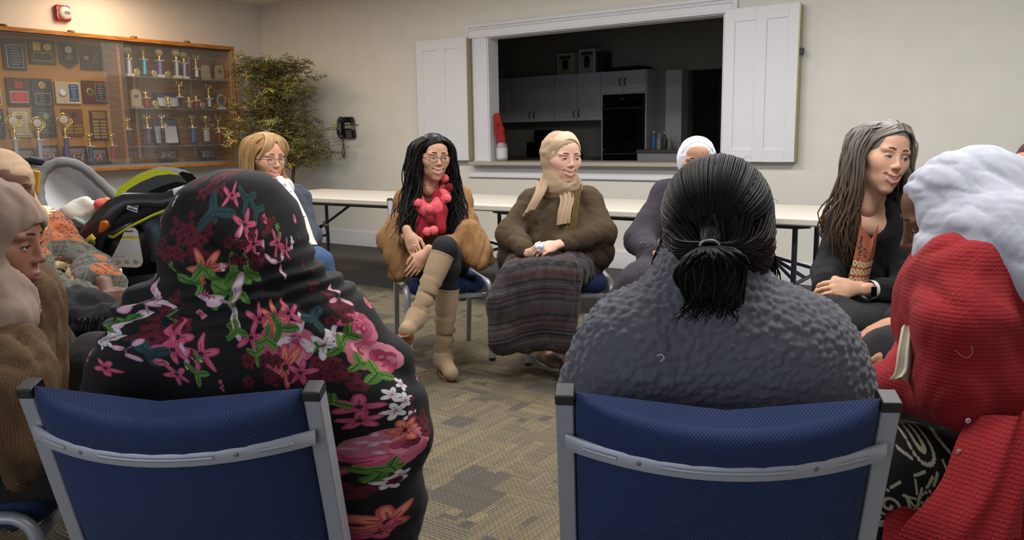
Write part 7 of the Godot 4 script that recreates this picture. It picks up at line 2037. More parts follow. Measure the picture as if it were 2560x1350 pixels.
	# hair of the nape and temples swept back to the tie
	for k in 420:
		var a := r.randf_range(-1.75, 1.75)
		var g := r.randf_range(0.5, 1.6)
		var o := Vector3(sin(a), 0, -cos(a))
		var low := lerpf(-0.100, 0.045, r.randf())
		var wide := lerpf(0.070, 0.0850, smoothstep(-0.1, -0.01, low))
		var deep := lerpf(0.072, 0.100, smoothstep(-0.1, 0.0, low))
		var p0 := hx * (Vector3(0, low, -0.026) + o * Vector3(wide, 0, deep) * 1.01)
		var o2 := Vector3(sin(a * 0.55), 0, -cos(a * 0.55))
		var p1 := hx * (Vector3(0, lerpf(low, -0.028, 0.55), -0.026) + o2 * Vector3(wide + 0.004, 0, deep + 0.010))
		lock(m, [p0, p1, tie + Vector3(sin(a) * -0.006, r.randf_range(-0.006, 0.006), 0.0)], 0.0030, 0.0020, 0.0, 0.0, c0 * g, c0 * g, 4, 10)
	for k in 26:
		var sd := -1.0 if k % 2 else 1.0
		var u := r.randf()
		lock(m, [hx * Vector3(sd * 0.080, 0.0 - 0.02 * u, -0.03 + 0.03 * u), hx * Vector3(sd * 0.086, -0.05, -0.03 + 0.03 * u), hx * Vector3(sd * (0.080 + 0.012 * u), -0.10 - 0.03 * u, -0.03 + 0.02 * u)], 0.0018, 0.0006, 0.006, k, c0, c0, 3, 10)
	for k in 16:
		var sd := 1.0 if k % 4 else -1.0
		var a := r.randf_range(0.0, 1.0)
		lock(m, [ctr + b * (Vector3(-sd * 0.82, 0.2 - a * 0.5, 0.1) * rad * 1.02), hx * Vector3(-sd * (0.094 + 0.012 * a), -0.04 - 0.03 * a, 0.01), hx * Vector3(-sd * (0.088 + 0.022 * a), -0.11 - 0.03 * a, 0.012 - 0.02 * a)], 0.0016, 0.0005, 0.006, k * 1.3, c0, c0, 3, 12)
	for k in 14:
		var a := r.randf() * TAU
		var dirv := Vector3(sin(a) * r.randf_range(0.3, 1.0), absf(cos(a)), -0.2 + r.randf_range(-0.4, 0.5)).normalized()
		var p := ctr + b * (dirv * rad)
		lock(m, [p, p + b * (dirv * 0.010) + Vector3(0, -0.004, 0.012), p + b * (dirv * r.randf_range(0.010, 0.026)) + Vector3(r.randf_range(-0.01, 0.01), -0.01, 0.026)], 0.0004, 0.0002, 0.002, k, c0, c0, 3, 8)
	part(t, "hair", m, mat(Color.WHITE, 0.5, 0, {"vc": true, "spec": 0.3}))
	var ring := []
	for k in 17: ring.append(tie + Vector3(0.014 * cos(PI * k / 16.0), 0.002 + 0.008 * sin(PI * k / 16.0), 0.006))
	part(t, "hair_tie", MB.new().tube(ring, 0.0017, 6), mat(rgb(150, 152, 160), 0.3, 0.3))
	part(t, "earring", MB.new().ball(hx * Vector3(-0.086, -0.03, -0.012), Vector3.ONE * 0.0045, 8), mat(rgb(230, 230, 235), 0.1, 0.8))

# --- woman in a black floral headscarf and shawl, seen from behind
func floral_woman() -> void:
	var hx := Transform3D(aim(Vector3(0.10, -0.06, -1)).scaled(Vector3.ONE * 0.92), Vector3(-0.451, 1.040, -1.340))
	var ax := Vector3(-0.425, 0, -1.345)
	var j := {"f": Vector3(0.084, 0, -0.996), "girth": 1.15, "noface": true, "pv": Vector3(-0.45, 0.52, -1.52), "ch": Vector3(-0.44, 0.80, -1.39), "nk": Vector3(-0.43, 0.97, -1.34), "hd": hx,
		"sl": Vector3(-0.583, 0.896, -1.330), "sr": Vector3(-0.325, 0.905, -1.330), "el": Vector3(-0.654, 0.777, -1.360), "er": Vector3(-0.261, 0.756, -1.360), "wl": Vector3(-0.723, 0.678, -1.660), "wr": Vector3(-0.406, 0.673, -1.660),
		"hl": Vector3(-0.56, 0.52, -1.55), "hr": Vector3(-0.36, 0.52, -1.55), "kl": Vector3(-0.53, 0.52, -1.98), "kr": Vector3(-0.33, 0.52, -1.98), "al": Vector3(-0.53, 0.1, -2.0), "ar": Vector3(-0.33, 0.1, -2.0), "tl": Vector3(-0.52, 0.03, -2.15), "tr": Vector3(-0.32, 0.03, -2.15),
		"skin": rgb(150, 104, 78), "hands": [[Vector3(-0.715, 0.678, -1.660), along(Vector3(0.6, -0.1, -0.6), Vector3(0, -1, 0), true), 0.5], [Vector3(-0.414, 0.673, -1.660), along(Vector3(-0.6, -0.1, -0.6), Vector3(0, -1, 0), false), 0.5]]}
	var t := person("woman wrapped in a black shawl printed with pink flowers, seen from behind", j)
	var f := Field.new()
	f.ell(Vector3(-0.453, 1.062, -1.340), Vector3(0.105, 0.108, 0.122), 0.02)
	f.cone(Vector3(-0.457, 1.047, -1.335), Vector3(-0.461, 0.968, -1.330), 0.102, 0.100, 0.05)
	f.chain([Vector3(-0.476, 0.923, -1.350), Vector3(-0.591, 0.901, -1.350), Vector3(-0.645, 0.812, -1.360), Vector3(-0.656, 0.705, -1.380)], [0.10, 0.082, 0.072, 0.07], 0.06)
	f.chain([Vector3(-0.442, 0.923, -1.350), Vector3(-0.329, 0.911, -1.350), Vector3(-0.259, 0.813, -1.360), Vector3(-0.227, 0.712, -1.370), Vector3(-0.261, 0.592, -1.400), Vector3(-0.280, 0.498, -1.420)], [0.10, 0.082, 0.078, 0.074, 0.075, 0.08], 0.06)
	f.chain([Vector3(-0.43, 0.94, -1.36), Vector3(-0.44, 0.78, -1.40), Vector3(-0.44, 0.52, -1.50)], [0.13, 0.165, 0.19], 0.06, Vector3.BACK, 0.82)
	f.cone(Vector3(-0.198, 0.719, -1.360), Vector3(-0.169, 0.708, -1.350), 0.05, 0.03, 0.03)
	f.cone(Vector3(-0.291, 0.653, -1.400), Vector3(-0.227, 0.544, -1.420), 0.09, 0.06, 0.05)
	var d := subdivide(relax(f.build(0.014), 1))
	d = rough(d, 0.014, 5.0, Vector3(0.7, 1.7, 0.7), 12)
	# deep folds running round the neck from lower left to upper right
	var v: PackedVector3Array = d.v; var n: PackedVector3Array = d.n
	for k in v.size():
		var p := v[k]
		var s := p.y - 0.985 - (p.x + 0.425) * 0.18
		var w := exp(-s * s / 0.0018)
		v[k] -= n[k] * 0.020 * w * (0.6 + 0.4 * cos(s * 260.0))
		var s2 := p.y - 1.03 + (p.x + 0.40) * 0.9
		if p.x > -0.45: v[k] -= n[k] * 0.008 * exp(-s2 * s2 / 0.0002)
	d.v = v; normals(d)
	var uv := PackedVector2Array()
	for p in d.v: uv.append(round_uv(p, ax))
	d.uv = uv
	part(t, "floral_shawl", d, mat(Color.WHITE, 0.88, 0, {"tex": flower_print(ax), "rim": 0.04}))
	f = Field.new()
	f.chain([j.hl, j.kl, j.al], [0.1, 0.085, 0.075], 0.05); f.chain([j.hr, j.kr, j.ar], [0.1, 0.085, 0.075], 0.05)
	part(t, "skirt", f.build(0.018), mat(rgb(20, 20, 22), 0.9))
	for s in ["l", "r"]: shoe(t, j["a" + s], j["t" + s], mat(rgb(24, 24, 24), 0.5), mat(rgb(30, 30, 30), 0.6))
func round_uv(p: Vector3, ax: Vector3) -> Vector2:
	return Vector2(0.5 + atan2(p.x - ax.x, p.z - ax.z) / TAU, (1.26 - p.y) / 1.07)
func flower_print(ax: Vector3) -> ImageTexture:
	var n := 1536
	var im := Image.create(n, n, false, Image.FORMAT_RGB8); im.fill(rgb(17, 16, 18))
	var r := rnd(52)
	var put := func(p: Vector3, size: float, kind: String) -> void:
		var q := round_uv(p, ax)
		var cx := q.x * n; var cy := q.y * n
		var ry := size / 1.07 * n
		var rx := size / (TAU * maxf(Vector2(p.x - ax.x, p.z - ax.z).length(), 0.09)) * n
		petals(im, cx, cy, rx, ry, kind, r)
	var h := 1.235; var s := 1.275
	for q in [[Vector3(-0.468, 1.078, -1.235), 0.030, "crimson"], [Vector3(-0.500, 1.066, -1.245), 0.022, "crimson"], [Vector3(-0.487, 1.096, -1.240), 0.016, "crimson"], [Vector3(-0.451, 1.163, -1.280), 0.024, "crimson"], [Vector3(-0.421, 1.137, -1.250), 0.013, "pink"], [Vector3(-0.440, 1.115, -1.240), 0.022, "teal"], [Vector3(-0.395, 1.131, -1.235), 0.018, "teal"], [Vector3(-0.376, 1.113, -1.235), 0.016, "teal"], [Vector3(-0.398, 1.093, -1.225), 0.018, "pink"], [Vector3(-0.409, 1.073, -1.220), 0.013, "pale"], [Vector3(-0.383, 1.064, -1.220), 0.016, "pink"], [Vector3(-0.368, 1.048, -1.225), 0.014, "pale"], [Vector3(-0.356, 1.085, -1.245), 0.015, "crimson"], [Vector3(-0.344, 1.062, -1.250), 0.016, "pink"], [Vector3(-0.341, 1.031, -1.250), 0.015, "pale"], [Vector3(-0.334, 1.050, -1.270), 0.012, "pink"], [Vector3(-0.456, 1.030, -1.225), 0.024, "lily"], [Vector3(-0.484, 1.009, -1.230), 0.022, "leaf"], [Vector3(-0.444, 1.004, -1.220), 0.030, "leaf"], [Vector3(-0.419, 1.019, -1.220), 0.024, "leaf"], [Vector3(-0.398, 1.019, -1.220), 0.022, "leaf"], [Vector3(-0.433, 0.992, -1.220), 0.026, "leaf"], [Vector3(-0.416, 0.986, -1.220), 0.018, "leaf"], [Vector3(-0.433, 0.975, -1.215), 0.034, "petal"], [Vector3(-0.405, 1.058, -1.220), 0.020, "crimson"], [Vector3(-0.379, 1.037, -1.220), 0.016, "crimson"],
		[Vector3(-0.587, 0.966, -1.270), 0.030, "petal"], [Vector3(-0.600, 0.977, -1.280), 0.022, "pale"], [Vector3(-0.527, 0.950, -1.250), 0.034, "crimson"], [Vector3(-0.621, 0.933, -1.290), 0.018, "leaf"], [Vector3(-0.630, 0.907, -1.290), 0.014, "white"], [Vector3(-0.605, 0.915, -1.280), 0.013, "white"], [Vector3(-0.519, 0.921, -1.240), 0.022, "pink"], [Vector3(-0.524, 0.902, -1.240), 0.020, "pink"], [Vector3(-0.479, 0.896, -1.235), 0.024, "pink"], [Vector3(-0.504, 0.890, -1.235), 0.016, "pale"], [Vector3(-0.556, 0.896, -1.250), 0.022, "teal"], [Vector3(-0.585, 0.901, -1.260), 0.014, "pale"], [Vector3(-0.619, 0.866, -1.280), 0.014, "pink"], [Vector3(-0.499, 0.860, -1.240), 0.018, "leaf"], [Vector3(-0.541, 0.857, -1.250), 0.016, "pink"],
		[Vector3(-0.347, 0.900, -1.235), 0.038, "rose"], [Vector3(-0.322, 0.914, -1.240), 0.024, "petal"], [Vector3(-0.338, 0.866, -1.230), 0.030, "lily"], [Vector3(-0.389, 0.869, -1.235), 0.028, "crimson"], [Vector3(-0.402, 0.918, -1.230), 0.020, "pink"], [Vector3(-0.388, 0.947, -1.240), 0.018, "pink"], [Vector3(-0.365, 0.948, -1.245), 0.020, "lily"], [Vector3(-0.344, 0.953, -1.250), 0.016, "pink"], [Vector3(-0.352, 0.930, -1.240), 0.020, "leaf"], [Vector3(-0.376, 0.913, -1.235), 0.018, "leaf"], [Vector3(-0.423, 0.931, -1.230), 0.016, "leaf"], [Vector3(-0.301, 0.941, -1.260), 0.018, "teal"], [Vector3(-0.396, 0.891, -1.235), 0.014, "leaf"], [Vector3(-0.303, 0.863, -1.250), 0.026, "crimson"], [Vector3(-0.277, 0.856, -1.260), 0.026, "crimson"], [Vector3(-0.318, 0.855, -1.245), 0.018, "pink"], [Vector3(-0.290, 0.899, -1.260), 0.020, "white"], [Vector3(-0.273, 0.912, -1.270), 0.014, "white"], [Vector3(-0.261, 0.892, -1.270), 0.018, "leaf"],
		[Vector3(-0.224, 0.880, -1.290), 0.026, "rose"], [Vector3(-0.206, 0.864, -1.310), 0.022, "rose"], [Vector3(-0.218, 0.914, -1.300), 0.024, "rose"], [Vector3(-0.244, 0.933, -1.290), 0.022, "pink"], [Vector3(-0.269, 0.953, -1.290), 0.022, "crimson"], [Vector3(-0.236, 0.863, -1.280), 0.016, "leaf"], [Vector3(-0.216, 0.843, -1.290), 0.020, "leaf"], [Vector3(-0.240, 0.909, -1.280), 0.016, "leaf"], [Vector3(-0.257, 0.967, -1.300), 0.014, "pale"], [Vector3(-0.194, 0.820, -1.310), 0.010, "white"], [Vector3(-0.217, 0.810, -1.290), 0.012, "white"], [Vector3(-0.197, 0.796, -1.300), 0.012, "white"], [Vector3(-0.212, 0.783, -1.290), 0.014, "white"], [Vector3(-0.189, 0.765, -1.310), 0.012, "white"], [Vector3(-0.260, 0.797, -1.270), 0.018, "pink"], [Vector3(-0.254, 0.773, -1.270), 0.016, "pink"], [Vector3(-0.276, 0.804, -1.260), 0.012, "leaf"], [Vector3(-0.205, 0.718, -1.290), 0.032, "rose"], [Vector3(-0.178, 0.720, -1.300), 0.028, "rose"], [Vector3(-0.158, 0.733, -1.320), 0.028, "crimson"], [Vector3(-0.192, 0.745, -1.300), 0.020, "lily"], [Vector3(-0.222, 0.735, -1.280), 0.010, "pale"], [Vector3(-0.233, 0.719, -1.280), 0.010, "pale"], [Vector3(-0.266, 0.692, -1.280), 0.022, "pink"], [Vector3(-0.236, 0.677, -1.290), 0.018, "leaf"], [Vector3(-0.219, 0.687, -1.290), 0.014, "leaf"], [Vector3(-0.212, 0.654, -1.300), 0.014, "white"], [Vector3(-0.185, 0.664, -1.300), 0.014, "white"], [Vector3(-0.240, 0.652, -1.290), 0.020, "crimson"], [Vector3(-0.262, 0.578, -1.320), 0.028, "lily"], [Vector3(-0.246, 0.556, -1.320), 0.02, "pink"]]:
		put.call(q[0], q[1] * 1.12, q[2])
	# the rest of the cloth carries on in the same way
	for k in 150:
		var x := r.randf() * n; var y := r.randf() * n
		var edge := x < n * 0.24 or x > n * 0.78
		if not edge and (k % 3 == 0 or y < n * 0.12): continue
		petals(im, x, y, r.randf_range(20, 40) if edge else r.randf_range(7, 15), r.randf_range(20, 40) if edge else r.randf_range(10, 22), ["pink", "crimson", "leaf", "rose", "white", "teal"][r.randi() % 6], r)
	return ImageTexture.create_from_image(im)
func petals(im: Image, cx: float, cy: float, rx: float, ry: float, kind: String, r: RandomNumberGenerator) -> void:
	var turn := r.randf() * TAU
	match kind:
		"rose":
			for k in 9:
				var a := turn + TAU * k / 9.0
				ellipse(im, cx + cos(a) * rx * 0.55, cy + sin(a) * ry * 0.55, rx * 0.5, ry * 0.5, 0, rgb(214, 138, 150).lerp(rgb(186, 74, 104), r.randf()))
			for k in 7:
				var a := turn + 1.0 + TAU * k / 7.0
				ellipse(im, cx + cos(a) * rx * 0.34, cy + sin(a) * ry * 0.34, rx * 0.36, ry * 0.30, a, rgb(226, 160, 168).lerp(rgb(160, 48, 84), r.randf()))
			ellipse(im, cx, cy, rx * 0.25, ry * 0.25, 0, rgb(150, 44, 78)); ellipse(im, cx + 2, cy - 2, rx * 0.13, ry * 0.13, 0, rgb(206, 110, 130))
		"lily", "pink", "pale", "petal", "crimson", "white":
			var c0: Color = {"lily": rgb(206, 84, 88), "pink": rgb(196, 70, 108), "pale": rgb(214, 150, 178), "petal": rgb(222, 182, 200), "crimson": rgb(112, 28, 42), "white": rgb(212, 200, 206)}[kind]
			var c1: Color = {"lily": rgb(232, 164, 120), "pink": rgb(222, 120, 146), "pale": rgb(236, 200, 212), "petal": rgb(240, 222, 228), "crimson": rgb(74, 18, 30), "white": rgb(240, 236, 236)}[kind]
			var np: int = {"lily": 6, "pink": 5, "pale": 3, "petal": 3, "crimson": 9, "white": 5}[kind]
			for k in np:
				var a := turn + TAU * k / np + r.randf_range(-0.2, 0.2)
				var l := r.randf_range(0.45, 0.65) * (1.5 if kind in ["pale", "petal"] else 1.0)
				var px := cx + cos(a) * rx * l; var py := cy + sin(a) * ry * l
				if kind == "crimson":
					px = cx + r.randf_range(-0.9, 0.9) * rx; py = cy + r.randf_range(-0.9, 0.9) * ry
					for q in 5: ellipse(im, px + cos(q * 1.256) * rx * 0.18, py + sin(q * 1.256) * ry * 0.18, rx * 0.18, ry * 0.15, q, c0.lerp(c1, r.randf()))
					ellipse(im, px, py, rx * 0.08, ry * 0.08, 0, rgb(30, 10, 14))
					continue
				ellipse(im, px, py, rx * 0.55, ry * 0.26, a, c0)
				ellipse(im, px, py, rx * 0.42, ry * 0.15, a, c0.lerp(c1, 0.7))
				ellipse(im, cx + cos(a) * rx * 0.3, cy + sin(a) * ry * 0.3, rx * 0.3, ry * 0.05, a, c0.darkened(0.25))
			if kind in ["lily", "pink", "white"]: ellipse(im, cx, cy, rx * 0.16, ry * 0.16, 0, rgb(60, 24, 30) if kind != "white" else rgb(196, 110, 120))
		"leaf", "teal":
			var g0 := rgb(70, 118, 52) if kind == "leaf" else rgb(36, 62, 68)
			var g1 := rgb(132, 168, 66) if kind == "leaf" else rgb(50, 86, 90)
			for k in 3:
				var a := turn + k * 2.1
				var px := cx + cos(a) * rx * 0.5; var py := cy + sin(a) * ry * 0.5
				ellipse(im, px, py, rx * 0.62, ry * 0.32, a, g0.lerp(g1, r.randf() * 0.5))
				for q in 4:
					var u := -0.4 + 0.26 * q
					stroke(im, Vector2(px + cos(a) * rx * u, py + sin(a) * ry * u), Vector2(px + cos(a + 0.9) * rx * 0.22 + cos(a) * rx * u, py + sin(a + 0.9) * ry * 0.22 + sin(a) * ry * u), 2.0, g1)
				stroke(im, Vector2(px - cos(a) * rx * 0.5, py - sin(a) * ry * 0.5), Vector2(px + cos(a) * rx * 0.5, py + sin(a) * ry * 0.5), 2.0, g0.darkened(0.4))

# --- woman in a white scarf and red cardigan leaning forward at the right
func red_woman() -> void:
	var hx := Transform3D(aim(Vector3(-0.92, -0.30, -0.28), Vector3(-0.15, 1, 0)), Vector3(0.886, 1.037, -1.640))
	var j := {"f": Vector3(-0.95, 0, -0.3).normalized(), "girth": 1.2, "pv": Vector3(1.16, 0.52, -1.46), "ch": Vector3(0.918, 0.876, -1.560), "nk": Vector3(0.895, 0.956, -1.600), "hd": hx,
		"sl": Vector3(0.848, 0.937, -1.500), "sr": Vector3(0.985, 0.891, -1.740), "el": Vector3(0.798, 0.763, -1.420), "er": Vector3(0.942, 0.706, -1.800), "wl": Vector3(0.729, 0.723, -1.560), "wr": Vector3(0.821, 0.681, -1.720),
		"hl": Vector3(1.10, 0.52, -1.40), "hr": Vector3(1.12, 0.52, -1.60), "kl": Vector3(0.72, 0.54, -1.52), "kr": Vector3(0.74, 0.54, -1.72), "al": Vector3(0.74, 0.1, -1.55), "ar": Vector3(0.76, 0.1, -1.75), "tl": Vector3(0.62, 0.03, -1.57), "tr": Vector3(0.64, 0.03, -1.77),
		"skin": rgb(112, 76, 56), "lip": rgb(120, 66, 60), "hands": [[Vector3(0.730, 0.722, -1.570), along(Vector3(-0.9, -0.1, -0.35), Vector3(0, -1, 0.2), true), 0.35], [Vector3(0.821, 0.676, -1.720), along(Vector3(-0.9, -0.1, 0.1), Vector3(0, -1, 0.1), false), 0.35]]}
	var t := person("woman in a white gauzy headscarf and chunky red knitted cardigan", j)
	var red := mat(rgb(176, 26, 34), 0.95, 0, {"tex": T.knit_col, "bump": T.knit, "depth": 0.12, "tri": 36.0, "rim": 0.35})
	var f := Field.new()
	f.chain([j.pv + Vector3(0.0, 0.0, 0.0), j.pv.lerp(j.ch, 0.5) + Vector3(0.03, 0, 0), j.ch], [0.20, 0.185, 0.165], 0.06)
	f.cone(j.sl, j.sr, 0.085, 0.085, 0.06)
	f.cone(j.ch, j.nk + Vector3(0.02, -0.02, 0), 0.14, 0.085, 0.06)
	f.chain([j.sl, Vector3(0.806, 0.867, -1.440), j.el, j.wl], [0.084, 0.076, 0.070, 0.046], 0.04)
	f.chain([j.sr, j.er, j.wr], [0.08, 0.068, 0.045], 0.04)
	f.cone(Vector3(1.005, 0.726, -1.450), Vector3(0.973, 0.555, -1.400), 0.16, 0.15, 0.06)
	var cd := part(t, "cardigan", creases(rough(f.build(0.011), 0.007, 6.5, Vector3(1, 0.6, 1), 21), 0.007, 4.0, Vector3(1.6, 0.6, 1.2), 5, Basis(Vector3.BACK, -0.5)), red)
	# open front hanging over the thigh, ribbed edge with snaps
	var rows := []
	for k in 17:
		var u := k / 16.0
		var e: Vector3 = Vector3(0.783, 0.734, -1.360).lerp(Vector3(0.637, 0.535, -1.300), u) + Vector3(-0.004 * sin(u * 9.0), 0, 0.02 * sin(PI * u))
		var o: Vector3 = Vector3(0.863, 0.771, -1.300).lerp(Vector3(0.804, 0.573, -1.220), u)
		var row := []
		for q in 21:
			var a := q / 20.0
			row.append(e.lerp(o, a) + Vector3(0, 0, 0.012 * sin(a * 16.0 + u * 2.0) * a + 0.03 * sin(PI * a)))
		rows.append(row)
	var flap := part(cd, "front_edge", MB.new().grid(rows), red)
	for q in [Vector3(0.746, 0.682, -1.325), Vector3(0.722, 0.631, -1.312), Vector3(0.696, 0.587, -1.300), Vector3(0.766, 0.731, -1.340)]:
		part(cd, "snap", MB.new().lathe([Vector2(0.0048, 0.0), Vector2(0.0048, 0.0008), Vector2(0.0034, 0.0016), Vector2(0.0030, 0.0006), Vector2(0.0, 0.0006)], q + Vector3(0, 0, 0.006), 14, Basis(Vector3.RIGHT, PI / 2)), mat(rgb(196, 184, 182), 0.5, 0.1))
	rows = []
	for k in 9:
		var u := k / 8.0
		var row := []
		for q in 9:
			row.append(Vector3(0.691, 0.577, -1.440).lerp(Vector3(0.759, 0.586, -1.400), q / 8.0).lerp(Vector3(0.654, 0.493, -1.380).lerp(Vector3(0.722, 0.512, -1.340), q / 8.0), u) + Vector3(0, 0, 0.01 * sin(q * 0.8)))
		rows.append(row)
	part(cd, "front_edge", MB.new().grid(rows), red)
	var sh := MB.new()
	lock(sh, [Vector3(0.743, 0.851, -1.348), Vector3(0.754, 0.841, -1.346), Vector3(0.765, 0.838, -1.346), Vector3(0.773, 0.847, -1.348), Vector3(0.771, 0.857, -1.350)], 0.0003, 0.0003, 0.0, 0.0, Color.WHITE, Color.WHITE, 3, 24)
	part(cd, "stray_hair", sh, mat(rgb(214, 190, 186), 0.8))
	# skirt with a cream swirl print
	var im := Image.create(256, 256, false, Image.FORMAT_RGB8); im.fill(rgb(14, 14, 15))
	var cream := rgb(196, 186, 160)
	var r := rnd(61)
	for k in 7:
		var p := Vector2(20 + k * 13, 250 - k * 10); var a := -0.9 + k * 0.05
		for s in 46:
			var w := 3.0 + 11.0 * sin(PI * s / 46.0)
			ellipse(im, p.x, p.y, w * 0.5, w * 0.5, 0, cream)
			a += 0.022 * (1.0 if s < 26 else -2.2); p += Vector2(cos(a), sin(a)) * (4.4 - 0.2 * k)
	for k in 5:
		var c := Vector2(r.randf_range(30, 230), r.randf_range(20, 230))
		for s in 40:
			var a := s * 0.28; var rr := 3.0 + s * 0.62
			ellipse(im, c.x + cos(a) * rr, c.y + sin(a) * rr, 3.2, 3.2, 0, cream)
		for s in 9:
			var a := s * 0.7 + k
			stroke(im, c + Vector2(cos(a), sin(a)) * 32, c + Vector2(cos(a + 0.35), sin(a + 0.35)) * 48, 4, cream)
	f = Field.new()
	f.chain([j.hl, j.kl], [0.13, 0.115], 0.05); f.chain([j.hr, j.kr], [0.13, 0.10], 0.05)
	f.chain([j.kl, Vector3(0.72, 0.2, -1.54)], [0.11, 0.12], 0.05); f.chain([j.kr, Vector3(0.74, 0.2, -1.74)], [0.10, 0.12], 0.05)
	var d := normals(f.build(0.014))
	var uv := PackedVector2Array()
	for p in d.v: uv.append(Vector2((p.x - 0.58) / 0.24, (0.72 - p.y - 0.3 * (p.z + 1.5)) / 0.24))
	d.uv = uv
	part(t, "skirt", d, mat(Color.WHITE, 0.85, 0, {"tex": ImageTexture.create_from_image(im)}))
	for s in ["l", "r"]: shoe(t, j["a" + s], j["t" + s], mat(rgb(24, 24, 24), 0.5), mat(rgb(30, 30, 30), 0.6))
	# white gauze scarf, tail thrown back over the shoulder
	var gauze := mat(rgb(190, 192, 200), 0.95, 0, {"tex": noise_tex(256, 0.03, Color(0.88, 0.88, 0.91), Color(1, 1, 1), 33, FastNoiseLite.TYPE_SIMPLEX, 4), "tri": 2.5, "bump": T.cloth, "depth": 0.02})
	var b := hx.basis.orthonormalized()
	f = Field.new()
	f.ell(hx * Vector3(0, 0.030, -0.030), Vector3(0.105, 0.105, 0.128), 0.02, 1, b)
	f.cone(hx * Vector3(0, 0.0, -0.05), Vector3(0.905, 0.990, -1.580), 0.10, 0.105, 0.05)
	f.chain([Vector3(0.905, 0.990, -1.580), Vector3(0.911, 1.001, -1.500), Vector3(0.923, 0.955, -1.420)], [0.10, 0.085, 0.06], 0.05)
	f.cone(Vector3(0.857, 0.995, -1.550), Vector3(0.814, 0.979, -1.560), 0.075, 0.04, 0.04)
	f.ell(hx * Vector3(0, -0.03, 0.105), Vector3(0.078, 0.12, 0.075), 0.015, -1, b)
	d = subdivide(relax(f.build(0.011), 1))
	part(t, "headscarf", creases(d, 0.0045, 6.5, Vector3(0.35, 1.7, 0.8), 15, Basis(Vector3.BACK, 0.85)), gauze)
	drape(t, "scarf_end", [Vector3(0.735, 0.854, -1.500), Vector3(0.718, 0.816, -1.470), Vector3(0.710, 0.782, -1.455), Vector3(0.700, 0.769, -1.450)], 0.02, 0.03, mat(rgb(206, 198, 176), 0.9), Vector3(1, 0.1, 0.3), 3)

# --- woman with a maroon scarf at the right edge
func edge_woman() -> void:
	var hx := Transform3D(aim(Vector3(-0.95, -0.06, 0.30)), Vector3(1.476, 1.060, -2.300))
	var j := {"f": Vector3(-0.95, 0, 0.2).normalized(), "girth": 1.05, "pv": Vector3(1.70, 0.52, -2.38), "ch": Vector3(1.60, 0.79, -2.36), "nk": Vector3(1.52, 0.93, -2.33), "hd": hx,
		"sl": Vector3(1.58, 0.88, -2.20), "sr": Vector3(1.60, 0.88, -2.52), "el": Vector3(1.45, 0.66, -2.12), "er": Vector3(1.40, 0.66, -2.55), "wl": Vector3(0.999, 0.675, -2.020), "wr": Vector3(1.12, 0.66, -2.35),
		"hl": Vector3(1.66, 0.51, -2.28), "hr": Vector3(1.66, 0.51, -2.48), "kl": Vector3(0.980, 0.628, -2.060), "kr": Vector3(1.13, 0.54, -2.42), "al": Vector3(1.02, 0.1, -2.12), "ar": Vector3(1.14, 0.1, -2.44), "tl": Vector3(0.90, 0.03, -2.12), "tr": Vector3(1.02, 0.03, -2.42),
		"skin": rgb(176, 122, 92), "lip": rgb(150, 84, 76), "hands": [[Vector3(0.993, 0.678, -2.000), along(Vector3(-0.85, -0.55, 0.1), Vector3(-0.3, -0.6, -0.6), true), 0.45], [Vector3(1.12, 0.665, -2.35), along(Vector3(-0.9, -0.3, 0.2), Vector3(0, -1, 0), false), 0.4]]}
	var t := person("woman in a maroon headscarf cut off by the right edge", j)
	headscarf(t, hx, mat(rgb(66, 24, 34), 0.9), 0.0, [Vector3(1.5, 0.88, -2.28), Vector3(1.56, 0.88, -2.40)], 17, "headscarf", 0.006, 0.02)
	part(t, "tunic", rough(top_field(j, 0.02, 0.93).build(0.016), 0.01, 7.0), mat(rgb(26, 24, 26), 0.95))
	var f := Field.new()
	f.chain([j.hl, j.kl, j.al], [0.11, 0.085, 0.06], 0.04); f.chain([j.hr, j.kr, j.ar], [0.11, 0.085, 0.06], 0.04)
	part(t, "trousers", rough(f.build(0.015), 0.006, 8.0), mat(rgb(18, 18, 20), 0.9))
	for s in ["l", "r"]: shoe(t, j["a" + s], j["t" + s], mat(rgb(24, 24, 24), 0.5), mat(rgb(30, 30, 30), 0.6))

